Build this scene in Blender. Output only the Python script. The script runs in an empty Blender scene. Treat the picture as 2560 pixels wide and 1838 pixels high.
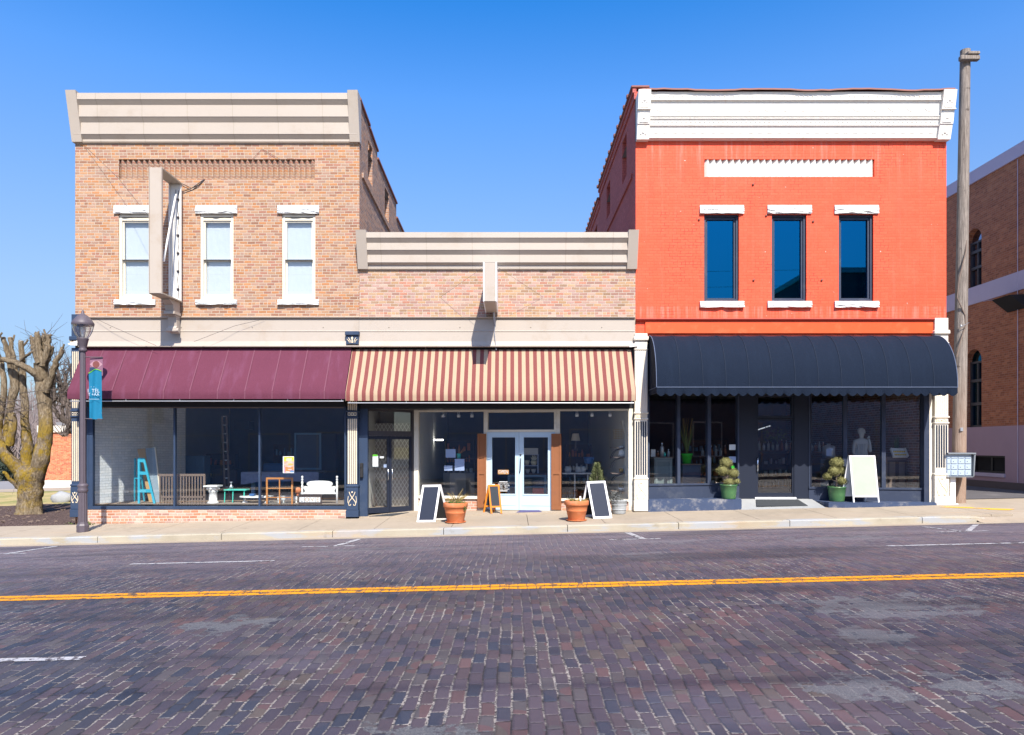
import bpy, bmesh, math, random
from mathutils import Vector, Matrix
R = math.radians
scene = bpy.context.scene
C = scene.collection

# ---------------------------------------------------------------- camera
DIST, FQ, UQ, VQ, EYE = 18.8, 1550.4, 1134.0, 988.0, 1.84
cam_data = bpy.data.cameras.new('camera')
cam = bpy.data.objects.new('camera', cam_data)
C.objects.link(cam)
cam.location = (0, -DIST, EYE)
cam.rotation_euler = (R(90), 0, 0)
cam_data.sensor_width = 36
cam_data.lens = 36 * 1750 / 2560
cam_data.shift_y = 196 / 2560
cam_data.clip_start = 0.1
cam_data.clip_end = 3000
scene.camera = cam

# ---------------------------------------------------------------- sky, sun, exposure
SUN = Vector((0.25, -1.0, 1.10)).normalized()          # towards the sun
SUN_EL = math.asin(SUN.z)
SUN_AZ = math.atan2(SUN.x, SUN.y)
world = bpy.data.worlds.new('World')
scene.world = world
world.use_nodes = True
wn = world.node_tree
for n in list(wn.nodes): wn.nodes.remove(n)
sky = wn.nodes.new('ShaderNodeTexSky')
sky.sky_type = 'NISHITA'
sky.sun_disc = False
sky.sun_elevation = SUN_EL
sky.sun_rotation = SUN_AZ
sky.altitude = 300
sky.air_density = 0.9
sky.dust_density = 1.2
sky.ozone_density = 4.0
hs = wn.nodes.new('ShaderNodeHueSaturation')
tc = wn.nodes.new('ShaderNodeTexCoord'); sx = wn.nodes.new('ShaderNodeSeparateXYZ'); wn.links.new(tc.outputs['Generated'], sx.inputs[0])
def sky_range(lo, hi, a, b):                            # the air is deeper blue overhead, paler low down
    r = wn.nodes.new('ShaderNodeMapRange'); wn.links.new(sx.outputs[2], r.inputs['Value'])
    for k, v in (('From Min', lo), ('From Max', hi), ('To Min', a), ('To Max', b)): r.inputs[k].default_value = v
    return r.outputs[0]
wn.links.new(sky_range(.18, .54, .98, 1.34), hs.inputs['Saturation'])
wn.links.new(sky_range(.10, .44, .46, 1.08), hs.inputs['Value'])
hs.inputs['Hue'].default_value = .503
bg = wn.nodes.new('ShaderNodeBackground')
bg.inputs['Strength'].default_value = 0.15
wo = wn.nodes.new('ShaderNodeOutputWorld')
wn.links.new(sky.outputs[0], hs.inputs['Color'])
wn.links.new(hs.outputs[0], bg.inputs['Color'])
wn.links.new(bg.outputs[0], wo.inputs[0])

sun_data = bpy.data.lights.new('sun', 'SUN')
sun_data.energy = 4.6
sun_data.angle = R(0.5)
sun_data.color = (1.0, 0.93, 0.83)
sun = bpy.data.objects.new('sun', sun_data)
C.objects.link(sun)
sun.location = (20, -60, 60)
sun.rotation_euler = SUN.to_track_quat('Z', 'Y').to_euler()

vs = scene.view_settings
vs.view_transform = 'Standard'
vs.look = 'None'
vs.exposure = 0.94
vs.gamma = 1.0
vs.use_curve_mapping = False

# ---------------------------------------------------------------- measuring helpers
def FX(u, y=0.0): return (u - UQ) * (DIST + y) / FQ
def FZ(v, y=0.0): return EYE + (VQ - v) * (DIST + y) / FQ
def at(u, v, y=0.0): return Vector((FX(u, y), y, FZ(v, y)))
def gz(x):                                             # the street climbs to the right
    return 0.0235 * max(-45, min(45, x))

# ---------------------------------------------------------------- mesh builder
class M:
    def __init__(s): s.v = []; s.f = []; s.xf = None; s.sm = set()
    def add(s, vs_, fs, smooth=False):
        b = len(s.v)
        for p in vs_:
            p = Vector(p)
            s.v.append(s.xf(p) if s.xf else p)
        for f in fs:
            if smooth: s.sm.add(len(s.f))
            s.f.append(tuple(b + i for i in f))
        return s
    def quad(s, a, b, c, d): return s.add([a, b, c, d], [(0, 1, 2, 3)])
    def box(s, x0, x1, y0, y1, z0, z1):
        if x1 < x0: x0, x1 = x1, x0
        if y1 < y0: y0, y1 = y1, y0
        if z1 < z0: z0, z1 = z1, z0
        return s.add([(x0,y0,z0),(x1,y0,z0),(x1,y1,z0),(x0,y1,z0),(x0,y0,z1),(x1,y0,z1),(x1,y1,z1),(x0,y1,z1)],
                     [(0,3,2,1),(4,5,6,7),(0,1,5,4),(1,2,6,5),(2,3,7,6),(3,0,4,7)])
    def cbox(s, x0, x1, y0, y1, z0, z1, c=0.01):        # box with chamfered edges
        if x1 < x0: x0, x1 = x1, x0
        if y1 < y0: y0, y1 = y1, y0
        if z1 < z0: z0, z1 = z1, z0
        c = min(c, (x1-x0)*.45, (y1-y0)*.45, (z1-z0)*.45)
        bm = bmesh.new()
        bmesh.ops.create_cube(bm, size=1)
        for v in bm.verts:
            v.co = Vector(((x0+x1)/2 + v.co.x*(x1-x0), (y0+y1)/2 + v.co.y*(y1-y0), (z0+z1)/2 + v.co.z*(z1-z0)))
        bmesh.ops.bevel(bm, geom=bm.edges[:], offset=c, segments=1, affect='EDGES')
        s.bm(bm); return s
    def bm(s, bm, smooth=False, mat=None):
        bm.verts.index_update()
        s.add([(mat @ v.co if mat else v.co.copy()) for v in bm.verts], [tuple(v.index for v in f.verts) for f in bm.faces], smooth)
        bm.free(); return s
    def obox(s, c, ax, ay, az, hx, hy, hz):             # oriented box
        c = Vector(c); ax = Vector(ax).normalized(); ay = Vector(ay).normalized(); az = Vector(az).normalized()
        P = [c + ax*hx*i + ay*hy*j + az*hz*k for k in (-1,1) for i, j in ((-1,-1),(1,-1),(1,1),(-1,1))]
        return s.add(P, [(0,3,2,1),(4,5,6,7),(0,1,5,4),(1,2,6,5),(2,3,7,6),(3,0,4,7)])
    def bar(s, a, b, w, d, side=None):                  # square bar from a to b
        a = Vector(a); b = Vector(b); z = (b-a).normalized()
        ref = Vector(side) if side else (Vector((0,1,0)) if abs(z.y) < .9 else Vector((1,0,0)))
        x = ref.cross(z).normalized(); y = z.cross(x)
        return s.obox((a+b)/2, x, y, z, w/2, d/2, (b-a).length/2)
    def prism(s, poly, axis, d0, d1):                   # poly: 2D loop; axis 'x': (y,z), 'y': (x,z), 'z': (x,y)
        def P(p, d):
            return {'x': (d, p[0], p[1]), 'y': (p[0], d, p[1]), 'z': (p[0], p[1], d)}[axis]
        n = len(poly)
        vv = [P(p, d0) for p in poly] + [P(p, d1) for p in poly]
        ff = [tuple(range(n))[::-1], tuple(range(n, 2*n))] + [(i, (i+1) % n, n + (i+1) % n, n+i) for i in range(n)]
        return s.add(vv, ff)
    def tube(s, pts, rad, n=8, cap=True, smooth=True):
        pts = [Vector(p) for p in pts]
        if not isinstance(rad, (list, tuple)): rad = [rad]*len(pts)
        vv = []; ff = []
        up = None
        for i, p in enumerate(pts):
            t = (pts[min(i+1, len(pts)-1)] - pts[max(i-1, 0)]).normalized()
            if up is None: up = Vector((0,1,0)) if abs(t.y) < .8 else Vector((1,0,0))
            x = up.cross(t).normalized(); up = t.cross(x).normalized()
            for k in range(n):
                a = 2*math.pi*k/n
                vv.append(p + (x*math.cos(a) + up*math.sin(a))*rad[i])
        for i in range(len(pts)-1):
            for k in range(n):
                ff.append((i*n+k, i*n+(k+1) % n, (i+1)*n+(k+1) % n, (i+1)*n+k))
        s.add(vv, ff, smooth)
        if cap:
            m = (len(pts)-1)*n
            s.add(vv[:n], [tuple(range(n))[::-1]]); s.add(vv[m:], [tuple(range(n))])
        return s
    def lathe(s, prof, c=(0,0,0), n=20, smooth=True, sq=None):   # prof: (radius, z)
        c = Vector(c); vv = []; ff = []
        for r, z in prof:
            for k in range(n):
                a = 2*math.pi*k/n + (math.pi/n if sq else 0)
                vv.append(c + Vector((r*math.cos(a), r*math.sin(a), z)))
        for i in range(len(prof)-1):
            for k in range(n):
                ff.append((i*n+k, i*n+(k+1) % n, (i+1)*n+(k+1) % n, (i+1)*n+k))
        s.add(vv, ff, smooth)
        s.add(vv[:n], [tuple(range(n))[::-1]]); s.add(vv[-n:], [tuple(range(n))])
        return s
    def ball(s, c, r, sub=2, jit=0.0, sc=(1,1,1), rng=None):
        bm = bmesh.new(); bmesh.ops.create_icosphere(bm, subdivisions=sub, radius=1)
        for v in bm.verts:
            k = r*(1 + (rng.uniform(-jit, jit) if rng else 0))
            v.co = Vector((v.co.x*k*sc[0], v.co.y*k*sc[1], v.co.z*k*sc[2])) + Vector(c)
        return s.bm(bm, True)
    def leaves(s, c, r, n, size, rng, sc=(1,1,1), shell=.65):
        c = Vector(c)
        for _ in range(n):
            d = Vector((rng.gauss(0,1), rng.gauss(0,1), rng.gauss(0,1))).normalized()
            p = c + Vector((d.x*sc[0], d.y*sc[1], d.z*sc[2]))*r*rng.uniform(shell, 1.06)
            a = Vector((rng.gauss(0,1), rng.gauss(0,1), rng.gauss(0,1))).normalized()
            b = (d*.6 + a*.6).normalized(); t = b.cross(a).normalized() if abs(b.dot(a)) < .98 else b.orthogonal()
            k = size*rng.uniform(.6, 1.4)
            s.add([p - t*k*.4, p + b*k*.6 , p + t*k*.4, p + b*k*1.1 + t*k*.1], [(0,1,2),(1,3,2)])
        return s
    def build(s, name, mat, parent=None, rot_free=True):
        me = bpy.data.meshes.new(name)
        off = Vector((0,0,0)); q = parent
        while q is not None: off += q.location; q = q.parent
        me.from_pydata([tuple(v - off) for v in s.v], [], s.f)
        if s.sm:
            for i in s.sm: me.polygons[i].use_smooth = True
        me.update()
        bm = bmesh.new(); bm.from_mesh(me); bmesh.ops.recalc_face_normals(bm, faces=bm.faces[:]); bm.to_mesh(me); bm.free()
        if mat: me.materials.append(mat)
        o = bpy.data.objects.new(name, me)
        C.objects.link(o)
        if parent: o.parent = parent
        return o

def thing(name, label, cat, loc=(0,0,0), group=None):
    o = bpy.data.objects.new(name, None); C.objects.link(o)
    o.location = loc; o.empty_display_size = .2
    o['label'] = label; o['category'] = cat
    if group: o['group'] = group
    return o
def tag(o, label, cat, group=None):
    o['label'] = label; o['category'] = cat
    if group: o['group'] = group
    return o
def struct(name, m, mat):
    o = m.build(name, mat); o['kind'] = 'structure'; return o
def copy_thing(t, loc, label):
    r = t.copy(); C.objects.link(r); r.location = loc; r['label'] = label
    for ch in list(t.children):
        c = ch.copy(); C.objects.link(c); c.parent = r
        for g in list(ch.children):
            d = g.copy(); C.objects.link(d); d.parent = c
    return r

def text_mesh(m, body, size, origin, xdir=(1,0,0), zdir=(0,0,1), align='CENTER', depth=.002, sx=1.0, bold=0.0):
    cu = bpy.data.curves.new('lettering', 'FONT'); cu.body = body; cu.size = size
    cu.align_x = align; cu.align_y = 'CENTER'; cu.extrude = depth; cu.offset = bold; cu.resolution_u = 2
    ob = bpy.data.objects.new('lettering', cu); C.objects.link(ob)
    dg = bpy.context.evaluated_depsgraph_get()
    me = bpy.data.meshes.new_from_object(ob.evaluated_get(dg))
    o = Vector(origin); x = Vector(xdir); z = Vector(zdir); y = x.cross(z)
    m.add([o + x*v.co.x*sx + z*v.co.y - y*v.co.z for v in me.vertices], [tuple(p.vertices) for p in me.polygons])
    bpy.data.objects.remove(ob); bpy.data.curves.remove(cu); bpy.data.meshes.remove(me)
    return m

# ---------------------------------------------------------------- material helpers
class NT:
    def __init__(s, name):
        s.m = bpy.data.materials.new(name); s.m.use_nodes = True
        s.t = s.m.node_tree
        for n in list(s.t.nodes): s.t.nodes.remove(n)
        s.out = s.t.nodes.new('ShaderNodeOutputMaterial')
    def n(s, typ, **kw):
        nd = s.t.nodes.new('ShaderNode' + typ)
        for k, v in kw.items(): setattr(nd, k, v)
        return nd
    def set(s, sock, v):
        if isinstance(v, bpy.types.NodeSocket): s.t.links.new(v, sock)
        elif v is not None:
            if sock.type == 'RGBA' and hasattr(v, '__len__') and len(v) == 3: v = (*v, 1)
            sock.default_value = v
    def math(s, op, a, b=None, c=None, clamp=False):
        nd = s.n('Math', operation=op); nd.use_clamp = clamp
        for i, v in enumerate((a, b, c)):
            if v is not None: s.set(nd.inputs[i], v)
        return nd.outputs[0]
    def mix(s, f, a, b, blend='MIX'):
        nd = s.n('Mix', data_type='RGBA', blend_type=blend)
        s.set(nd.inputs[0], f); s.set(nd.inputs[6], a); s.set(nd.inputs[7], b)
        return nd.outputs[2]
    def noise(s, vec, scale, detail=3, rough=.55, dist=0.0):
        nd = s.n('TexNoise'); s.set(nd.inputs['Vector'], vec)
        nd.inputs['Scale'].default_value = scale; nd.inputs['Detail'].default_value = detail
        nd.inputs['Roughness'].default_value = rough; nd.inputs['Distortion'].default_value = dist
        return nd.outputs[0]
    def ramp(s, f, stops, interp='LINEAR'):
        nd = s.n('ValToRGB'); cr = nd.color_ramp; cr.interpolation = interp
        while len(cr.elements) < len(stops): cr.elements.new(0.5)
        for e, (p, c) in zip(cr.elements, stops):
            e.position = p; e.color = (*c, 1) if hasattr(c, '__len__') else (c, c, c, 1)
        s.set(nd.inputs[0], f); return nd.outputs[0]
    def smooth(s, v, lo, hi, a=0.0, b=1.0):
        nd = s.n('MapRange', interpolation_type='SMOOTHSTEP')
        s.set(nd.inputs['Value'], v); s.set(nd.inputs['From Min'], lo); s.set(nd.inputs['From Max'], hi)
        s.set(nd.inputs['To Min'], a); s.set(nd.inputs['To Max'], b)
        return nd.outputs[0]
    def obj(s): return s.n('TexCoord').outputs['Object']
    def pos(s): return s.n('NewGeometry').outputs['Position']
    def sep(s, v):
        nd = s.n('SeparateXYZ'); s.set(nd.inputs[0], v); return nd.outputs[0], nd.outputs[1], nd.outputs[2]
    def comb(s, x, y, z=0.0):
        nd = s.n('CombineXYZ'); s.set(nd.inputs[0], x); s.set(nd.inputs[1], y); s.set(nd.inputs[2], z); return nd.outputs[0]
    def vmath(s, op, a, b):
        nd = s.n('VectorMath', operation=op); s.set(nd.inputs[0], a); s.set(nd.inputs[1], b); return nd.outputs[0]
    def white(s, vec):
        nd = s.n('TexWhiteNoise', noise_dimensions='3D'); s.set(nd.inputs['Vector'], vec)
        return nd.outputs['Value'], nd.outputs['Color']
    def bump(s, h, strength=.4, dist=.01):
        nd = s.n('Bump'); nd.inputs['Strength'].default_value = strength; nd.inputs['Distance'].default_value = dist
        s.set(nd.inputs['Height'], h); return nd.outputs[0]
    def bsdf(s, col, rough=.7, normal=None, metal=0.0, spec=.4, emit=None, es=0.0):
        nd = s.n('BsdfPrincipled'); s.set(nd.inputs['Base Color'], col); s.set(nd.inputs['Roughness'], rough)
        s.set(nd.inputs['Metallic'], metal); nd.inputs['Specular IOR Level'].default_value = spec
        if normal is not None: s.set(nd.inputs['Normal'], normal)
        if emit is not None: s.set(nd.inputs['Emission Color'], emit); nd.inputs['Emission Strength'].default_value = es
        s.t.links.new(nd.outputs[0], s.out.inputs[0]); return nd

def plain(name, col, rough=.7, var=.12, scale=4.0, bump=.15, metal=0.0, spec=.4, fine=40.0, bd=.004, dirt=None, dirt_amt=.35, dirt_scale=1.3):
    t = NT(name); p = t.obj()
    n1 = t.noise(p, scale, 5, .6); n2 = t.noise(p, fine, 3)
    k = t.math('ADD', t.math('MULTIPLY', n1, 2*var), 1 - var)
    k = t.math('MULTIPLY', k, t.math('ADD', t.math('MULTIPLY', n2, var), 1 - var*.5))
    c = t.mix(1.0, col, t.comb(k, k, k), 'MULTIPLY')
    if dirt is not None:
        f = t.smooth(t.noise(p, dirt_scale, 6, .7), .5, .72, 0, dirt_amt)
        c = t.mix(f, c, dirt)
    t.bsdf(c, t.math('ADD', t.math('MULTIPLY', n2, .15), rough-.07), t.bump(t.math('ADD', n1, n2), bump, bd), metal, spec)
    return t.m

def brick(name, palette, w=.21, h=.0745, joint=.011, mortar=(.5,.44,.37), var=.25, bump=.5, rough=.85, stain=None, stain_amt=.3, wob=.006, swap=False, extra=None):
    t = NT(name); p = t.obj()
    x, y, z = t.sep(p)
    nx, ny, nz = t.sep(t.n('NewGeometry').outputs['True Normal'])
    fx = t.math('GREATER_THAN', t.math('ABSOLUTE', nx), .6)
    fz = t.math('GREATER_THAN', t.math('ABSOLUTE', nz), .6)
    a = t.math('ADD', t.math('MULTIPLY', y, fx), t.math('MULTIPLY', x, t.math('SUBTRACT', 1.0, fx)))
    b = t.math('ADD', t.math('MULTIPLY', y, fz), t.math('MULTIPLY', z, t.math('SUBTRACT', 1.0, fz)))
    wn_ = t.math('SUBTRACT', t.noise(p, 2.5, 2), .5)
    b = t.math('ADD', b, t.math('MULTIPLY', wn_, wob*4))
    a = t.math('ADD', a, t.math('MULTIPLY', t.math('SUBTRACT', t.noise(p, 9, 2), .5), wob*3))
    row = t.math('FLOOR', t.math('DIVIDE', b, h))
    rv, _ = t.white(t.comb(row, 7.3, 1.1))
    # every sixth course is headers
    hd = t.math('LESS_THAN', t.math('MODULO', t.math('ADD', row, 6000.0), 6.0), .5)
    ww = t.math('SUBTRACT', w, t.math('MULTIPLY', hd, w*.5))
    aa = t.math('ADD', t.math('DIVIDE', a, ww), t.math('ADD', t.math('MULTIPLY', t.math('MODULO', t.math('ADD', row, 6000.0), 2.0), .5), t.math('MULTIPLY', rv, .22)))
    col = t.math('FLOOR', aa)
    fa = t.math('MULTIPLY', t.math('SUBTRACT', aa, col), ww)
    fb = t.math('MULTIPLY', t.math('FRACT', t.math('DIVIDE', b, h)), h)
    ea = t.math('MINIMUM', fa, t.math('SUBTRACT', ww, fa)); eb = t.math('MINIMUM', fb, t.math('SUBTRACT', h, fb))
    e = t.math('MINIMUM', ea, eb)
    e = t.math('ADD', e, t.math('MULTIPLY', t.math('SUBTRACT', t.noise(p, 45, 2), .5), joint*.5))
    mask = t.smooth(e, joint*.3, joint*.75)
    v1, c1 = t.white(t.comb(col, row, 3.7))
    v2, _ = t.white(t.comb(col, row, 9.1))
    n = len(palette)
    c = t.ramp(v1, [(i/n, q) for i, q in enumerate(palette)], 'CONSTANT')
    fine = t.noise(p, 60, 3, .65)
    k = t.math('ADD', t.math('MULTIPLY', v2, var), 1 - var*.6)
    k = t.math('MULTIPLY', k, t.math('ADD', t.math('MULTIPLY', fine, .5), .75))
    big = t.noise(p, .55, 4, .6)
    k = t.math('MULTIPLY', k, t.math('ADD', t.math('MULTIPLY', big, .4), .8))
    c = t.mix(1.0, c, t.comb(k, k, k), 'MULTIPLY')
    c = t.mix(mask, mortar, c)
    if stain is not None:
        f = t.smooth(t.noise(p, 1.1, 6, .65), .48, .75, 0, stain_amt)
        c = t.mix(f, c, stain)
    if extra: c = extra(t, p, c, mask, v1, v2)
    hgt = t.math('ADD', t.math('MULTIPLY', mask, 1.0), t.math('MULTIPLY', fine, .5))
    t.bsdf(c, rough, t.bump(hgt, bump, .012), spec=.25)
    return t.m

def glass(name, tint=(.92,.96,.97), fac=None, refl=(1,1,1), wavy=.0):
    t = NT(name)
    tr = t.n('BsdfTransparent'); t.set(tr.inputs[0], tint)
    gl = t.n('BsdfGlossy'); t.set(gl.inputs[0], refl); gl.inputs['Roughness'].default_value = .008
    if wavy:
        nm = t.bump(t.noise(t.obj(), 1.6, 1), wavy, .05); t.set(gl.inputs['Normal'], nm)
    if fac is None:
        fac = 0.0
    g = t.n('NewGeometry'); dt = t.n('VectorMath', operation='DOT_PRODUCT'); t.set(dt.inputs[0], g.outputs['Normal']); t.set(dt.inputs[1], g.outputs['Incoming'])
    k = t.math('SUBTRACT', 1.0, t.math('ABSOLUTE', dt.outputs['Value']), clamp=True)
    f = t.math('ADD', .115 + fac, t.math('MULTIPLY', t.math('POWER', k, 5.0), .9 - fac), clamp=True)
    mx = t.n('MixShader'); t.set(mx.inputs[0], f)
    t.t.links.new(tr.outputs[0], mx.inputs[1]); t.t.links.new(gl.outputs[0], mx.inputs[2])
    t.t.links.new(mx.outputs[0], t.out.inputs[0])
    return t.m
# ---------------------------------------------------------------- materials
MT = {}
MT['tan_brick'] = brick('tan_brick', [(.355,.188,.098),(.385,.175,.078),(.32,.195,.14),(.335,.21,.15),(.265,.135,.085),(.365,.212,.125),(.31,.15,.102),(.39,.228,.138)], mortar=(.42,.355,.285), stain=(.40,.31,.255), stain_amt=.22, joint=.013)
MT['pink_brick'] = brick('pink_brick', [(.39,.245,.19),(.41,.19,.13),(.30,.185,.115),(.37,.24,.145),(.36,.225,.19),(.41,.275,.215),(.31,.175,.135),(.39,.235,.13)], mortar=(.45,.385,.32), joint=.012, stain=(.45,.35,.29), stain_amt=.35)
MT['base_brick'] = brick('base_brick', [(.42,.21,.13),(.46,.25,.19),(.40,.17,.10),(.48,.33,.26),(.36,.2,.16)], mortar=(.56,.46,.38), joint=.014, stain=(.56,.45,.38), stain_amt=.55)
MT['side_brick'] = brick('side_brick', [(.32,.18,.12),(.38,.19,.11),(.27,.17,.135),(.40,.23,.15),(.24,.14,.105)], mortar=(.40,.34,.29), joint=.012)
MT['brown_brick'] = brick('brown_brick', [(.33,.112,.055),(.37,.125,.06),(.29,.098,.05),(.40,.145,.07)], mortar=(.36,.215,.155), joint=.009, var=.2)
MT['orange_brick'] = brick('orange_brick', [(.50,.17,.075),(.46,.14,.065),(.54,.21,.10),(.40,.11,.055)], mortar=(.5,.34,.25), joint=.008)
MT['opposite_brick'] = brick('opposite_brick', [(.16,.075,.05),(.19,.09,.06),(.13,.065,.05)], mortar=(.2,.17,.15))
MT['white_brick'] = brick('white_brick', [(.74,.76,.77),(.70,.73,.75),(.77,.78,.78)], mortar=(.5,.54,.56), joint=.008, var=.08, bump=.6)
MT['inner_brick'] = brick('inner_brick', [(.27,.15,.11),(.32,.17,.125),(.22,.14,.115),(.26,.19,.16)], mortar=(.42,.36,.33), joint=.012)

def painted_extra(t, p, c, mask, v1, v2):
    x, y, z = t.sep(p)
    # pale streaks run down below the white stonework
    st = t.noise(t.comb(t.math('MULTIPLY', x, 3.2), 0.0, t.math('MULTIPLY', z, .16)), 2.2, 5, .7)
    top = t.smooth(z, 8.6, 10.2); mid = t.math('MULTIPLY', t.smooth(z, 8.1, 9.0), t.smooth(z, 9.12, 9.1))
    f = t.math('MULTIPLY', t.smooth(st, .5, .72), t.math('ADD', t.math('MULTIPLY', top, .27), .04))
    c = t.mix(f, c, (.78, .42, .36))
    # bare joints and chips where the paint has gone
    pn = t.smooth(t.noise(p, .55, 3, .6), .47, .60)
    j = t.math('MULTIPLY', t.math('MULTIPLY', t.math('SUBTRACT', 1.0, mask), pn), t.smooth(t.noise(p, 6, 2), .42, .56))
    fade = t.smooth(t.noise(p, .8, 5, .65), .42, .7); c = t.mix(t.math('MULTIPLY', fade, .12), c, (.72,.19,.115))
    sill = t.math('MULTIPLY', t.smooth(z, 4.85, 5.5), t.smooth(z, 5.62, 5.55)); c = t.mix(t.math('MULTIPLY', t.math('MULTIPLY', sill, t.smooth(st, .44, .62)), .2), c, (.76,.40,.34))
    grime = t.smooth(t.noise(t.comb(t.math('MULTIPLY', x, 2.0), 3.0, t.math('MULTIPLY', z, .4)), 1.4, 5, .65), .52, .72); c = t.mix(t.math('MULTIPLY', grime, .2), c, (.42,.05,.025))
    c = t.mix(t.math('MULTIPLY', j, .9), c, (.16, .02, .014))
    ch = t.math('MULTIPLY', t.smooth(t.noise(p, 11, 2, .4), .73, .76), t.smooth(t.noise(p, .9, 2), .5, .6))
    c = t.mix(t.math('MULTIPLY', ch, .8), c, (.75, .6, .55))
    return c
MT['red_paint'] = brick('red_paint', [(.72,.086,.036),(.705,.09,.039),(.73,.082,.034)], mortar=(.65,.072,.030), joint=.010, var=.07, bump=.32, rough=.62, extra=painted_extra)
MT['maroon_paint'] = brick('maroon_paint', [(.44,.12,.105),(.42,.115,.10),(.46,.13,.11)], mortar=(.30,.08,.07), var=.12, bump=.6)
MT['orange_paint'] = plain('orange_paint', (.70,.075,.012), .5, .1, 1.2, .12, dirt=(.75,.2,.08), dirt_amt=.4, dirt_scale=2.2)
MT['dark_red_trim'] = plain('dark_red_trim', (.33,.03,.018), .6)
MT['beige_metal'] = plain('beige_metal', (.385,.335,.285), .5, .05, .8, .05, spec=.35, dirt=(.31,.235,.165), dirt_amt=.45, dirt_scale=1.1)
MT['cornice_metal'] = plain('cornice_metal', (.38,.33,.28), .5, .05, .7, .05, dirt=(.30,.24,.18), dirt_amt=.45, dirt_scale=1.0)
MT['beige_dark'] = plain('beige_dark', (.30,.26,.21), .6, .06)
def streaky(name, col, dirt, amt, rough=.6):
    t = NT(name); p = t.obj(); x, y, z = t.sep(p)
    n = t.noise(t.comb(t.math('MULTIPLY', x, 3.0), y, t.math('MULTIPLY', z, .5)), 2.0, 6, .7)
    g = t.noise(p, 25, 4, .6)
    c = t.mix(t.smooth(n, .52, .8, 0, amt), col, dirt)
    k = t.math('ADD', .92, t.math('MULTIPLY', g, .16)); c = t.mix(1.0, c, t.comb(k, k, k), 'MULTIPLY')
    t.bsdf(c, rough, t.bump(t.math('ADD', g, n), .2, .006)); return t.m
MT['white_paint'] = streaky('white_paint', (.70,.68,.63), (.50,.36,.22), .45)
MT['white_stone'] = plain('white_stone', (.66,.66,.63), .85, .1, 7, 1.0, fine=18, bd=.03)
MT['pale_stone'] = plain('pale_stone', (.60,.62,.62), .85, .1, 7, 1.0, fine=18, bd=.03)
MT['cream_frame'] = plain('cream_frame', (.64,.60,.50), .6, .06, 5, .1, dirt=(.4,.34,.26), dirt_amt=.4, dirt_scale=4)
MT['cream'] = plain('cream', (.60,.53,.41), .6, .06)
MT['blind'] = plain('blind', (.47,.485,.51), .9, .06, 3, .25, fine=10, bd=.02)
MT['navy'] = plain('navy', (.024,.043,.085), .5, .12, 3, .1, spec=.35, dirt=(.07,.09,.13), dirt_amt=.35, dirt_scale=2)
MT['dark_navy'] = plain('dark_navy', (.012,.017,.032), .5, .1, spec=.3)
MT['slate_navy'] = plain('slate_navy', (.028,.039,.070), .55, .14, 2, .12, spec=.3, dirt=(.09,.1,.12), dirt_amt=.4, dirt_scale=2.5)
MT['plinth_navy'] = plain('plinth_navy', (.035,.055,.11), .6, .15, 2.5, .3, dirt=(.30,.29,.28), dirt_amt=.75, dirt_scale=2.8)
MT['black_frame'] = plain('black_frame', (.012,.012,.014), .45, .1)
MT['void'] = plain('void', (.008,.008,.01), .9, .1)
MT['dark_frame'] = plain('dark_frame', (.045,.04,.045), .45, .1)
MT['ornament'] = plain('ornament', (.66,.56,.40), .6)
MT['flute_white'] = plain('flute_white', (.62,.55,.42), .6)
MT['flute_navy'] = plain('flute_navy', (.012,.02,.04), .6)
MT['pilaster_white'] = plain('pilaster_white', (.66,.61,.52), .6, .06, 4, .12, dirt=(.52,.42,.3), dirt_amt=.35, dirt_scale=2)

def awning_cloth(name, col, seam=None, pale=None, dusty=.25):
    t = NT(name); p = t.obj(); x, y, z = t.sep(p)
    g = t.noise(p, 180, 2); b = t.noise(p, 1.1, 5, .65); v = t.noise(t.comb(t.math('MULTIPLY', x, 2.5), y, t.math('MULTIPLY', z, .35)), 1.6, 4, .6)
    k = t.math('ADD', .8, t.math('ADD', t.math('MULTIPLY', g, .22), t.math('MULTIPLY', b, .2)))
    c = t.mix(1.0, col, t.comb(k, k, k), 'MULTIPLY')
    if pale: c = t.mix(t.smooth(v, .5, .78, 0, dusty), c, pale)
    wr = t.math('ADD', t.math('MULTIPLY', g, .25), t.math('ADD', v, b))
    t.bsdf(c, .85, t.bump(wr, .6, .04), spec=.15); return t.m
MT['burgundy'] = awning_cloth('burgundy', (.112,.031,.054), pale=(.175,.07,.125), dusty=.4)
MT['burgundy_seam'] = plain('burgundy_seam', (.135,.042,.07), .8)
MT['black_canvas'] = awning_cloth('black_canvas', (.0058,.0118,.026), pale=(.011,.020,.04), dusty=.3)
MT['canvas_trim'] = plain('canvas_trim', (.10,.13,.2), .8)
def stripes():
    t = NT('striped_canvas'); p = t.obj(); x, y, z = t.sep(p)
    q = t.math('FRACT', t.math('DIVIDE', t.math('ADD', x, 40.0), .2015))
    band = t.math('LESS_THAN', q, .5)
    fine = t.math('LESS_THAN', t.math('FRACT', t.math('MULTIPLY', q, 10.0)), .28)
    red = t.mix(t.math('MULTIPLY', fine, .5), (.155,.04,.038), (.28,.14,.115))
    edge = t.math('MULTIPLY', t.math('LESS_THAN', t.math('ABSOLUTE', t.math('SUBTRACT', q, .06)), .03), 0.0)
    c = t.mix(band, (.36,.265,.18), red)
    b = t.noise(p, 1.3, 5, .65); g = t.noise(p, 160, 2)
    k = t.math('ADD', .86, t.math('ADD', t.math('MULTIPLY', b, .2), t.math('MULTIPLY', g, .1)))
    c = t.mix(1.0, c, t.comb(k, k, k), 'MULTIPLY')
    t.bsdf(c, .85, t.bump(t.math('ADD', b, t.noise(t.comb(t.math('MULTIPLY', x, 2.5), y, t.math('MULTIPLY', z, .4)), 1.6, 4, .6)), .5, .04), spec=.15); return t.m
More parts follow.
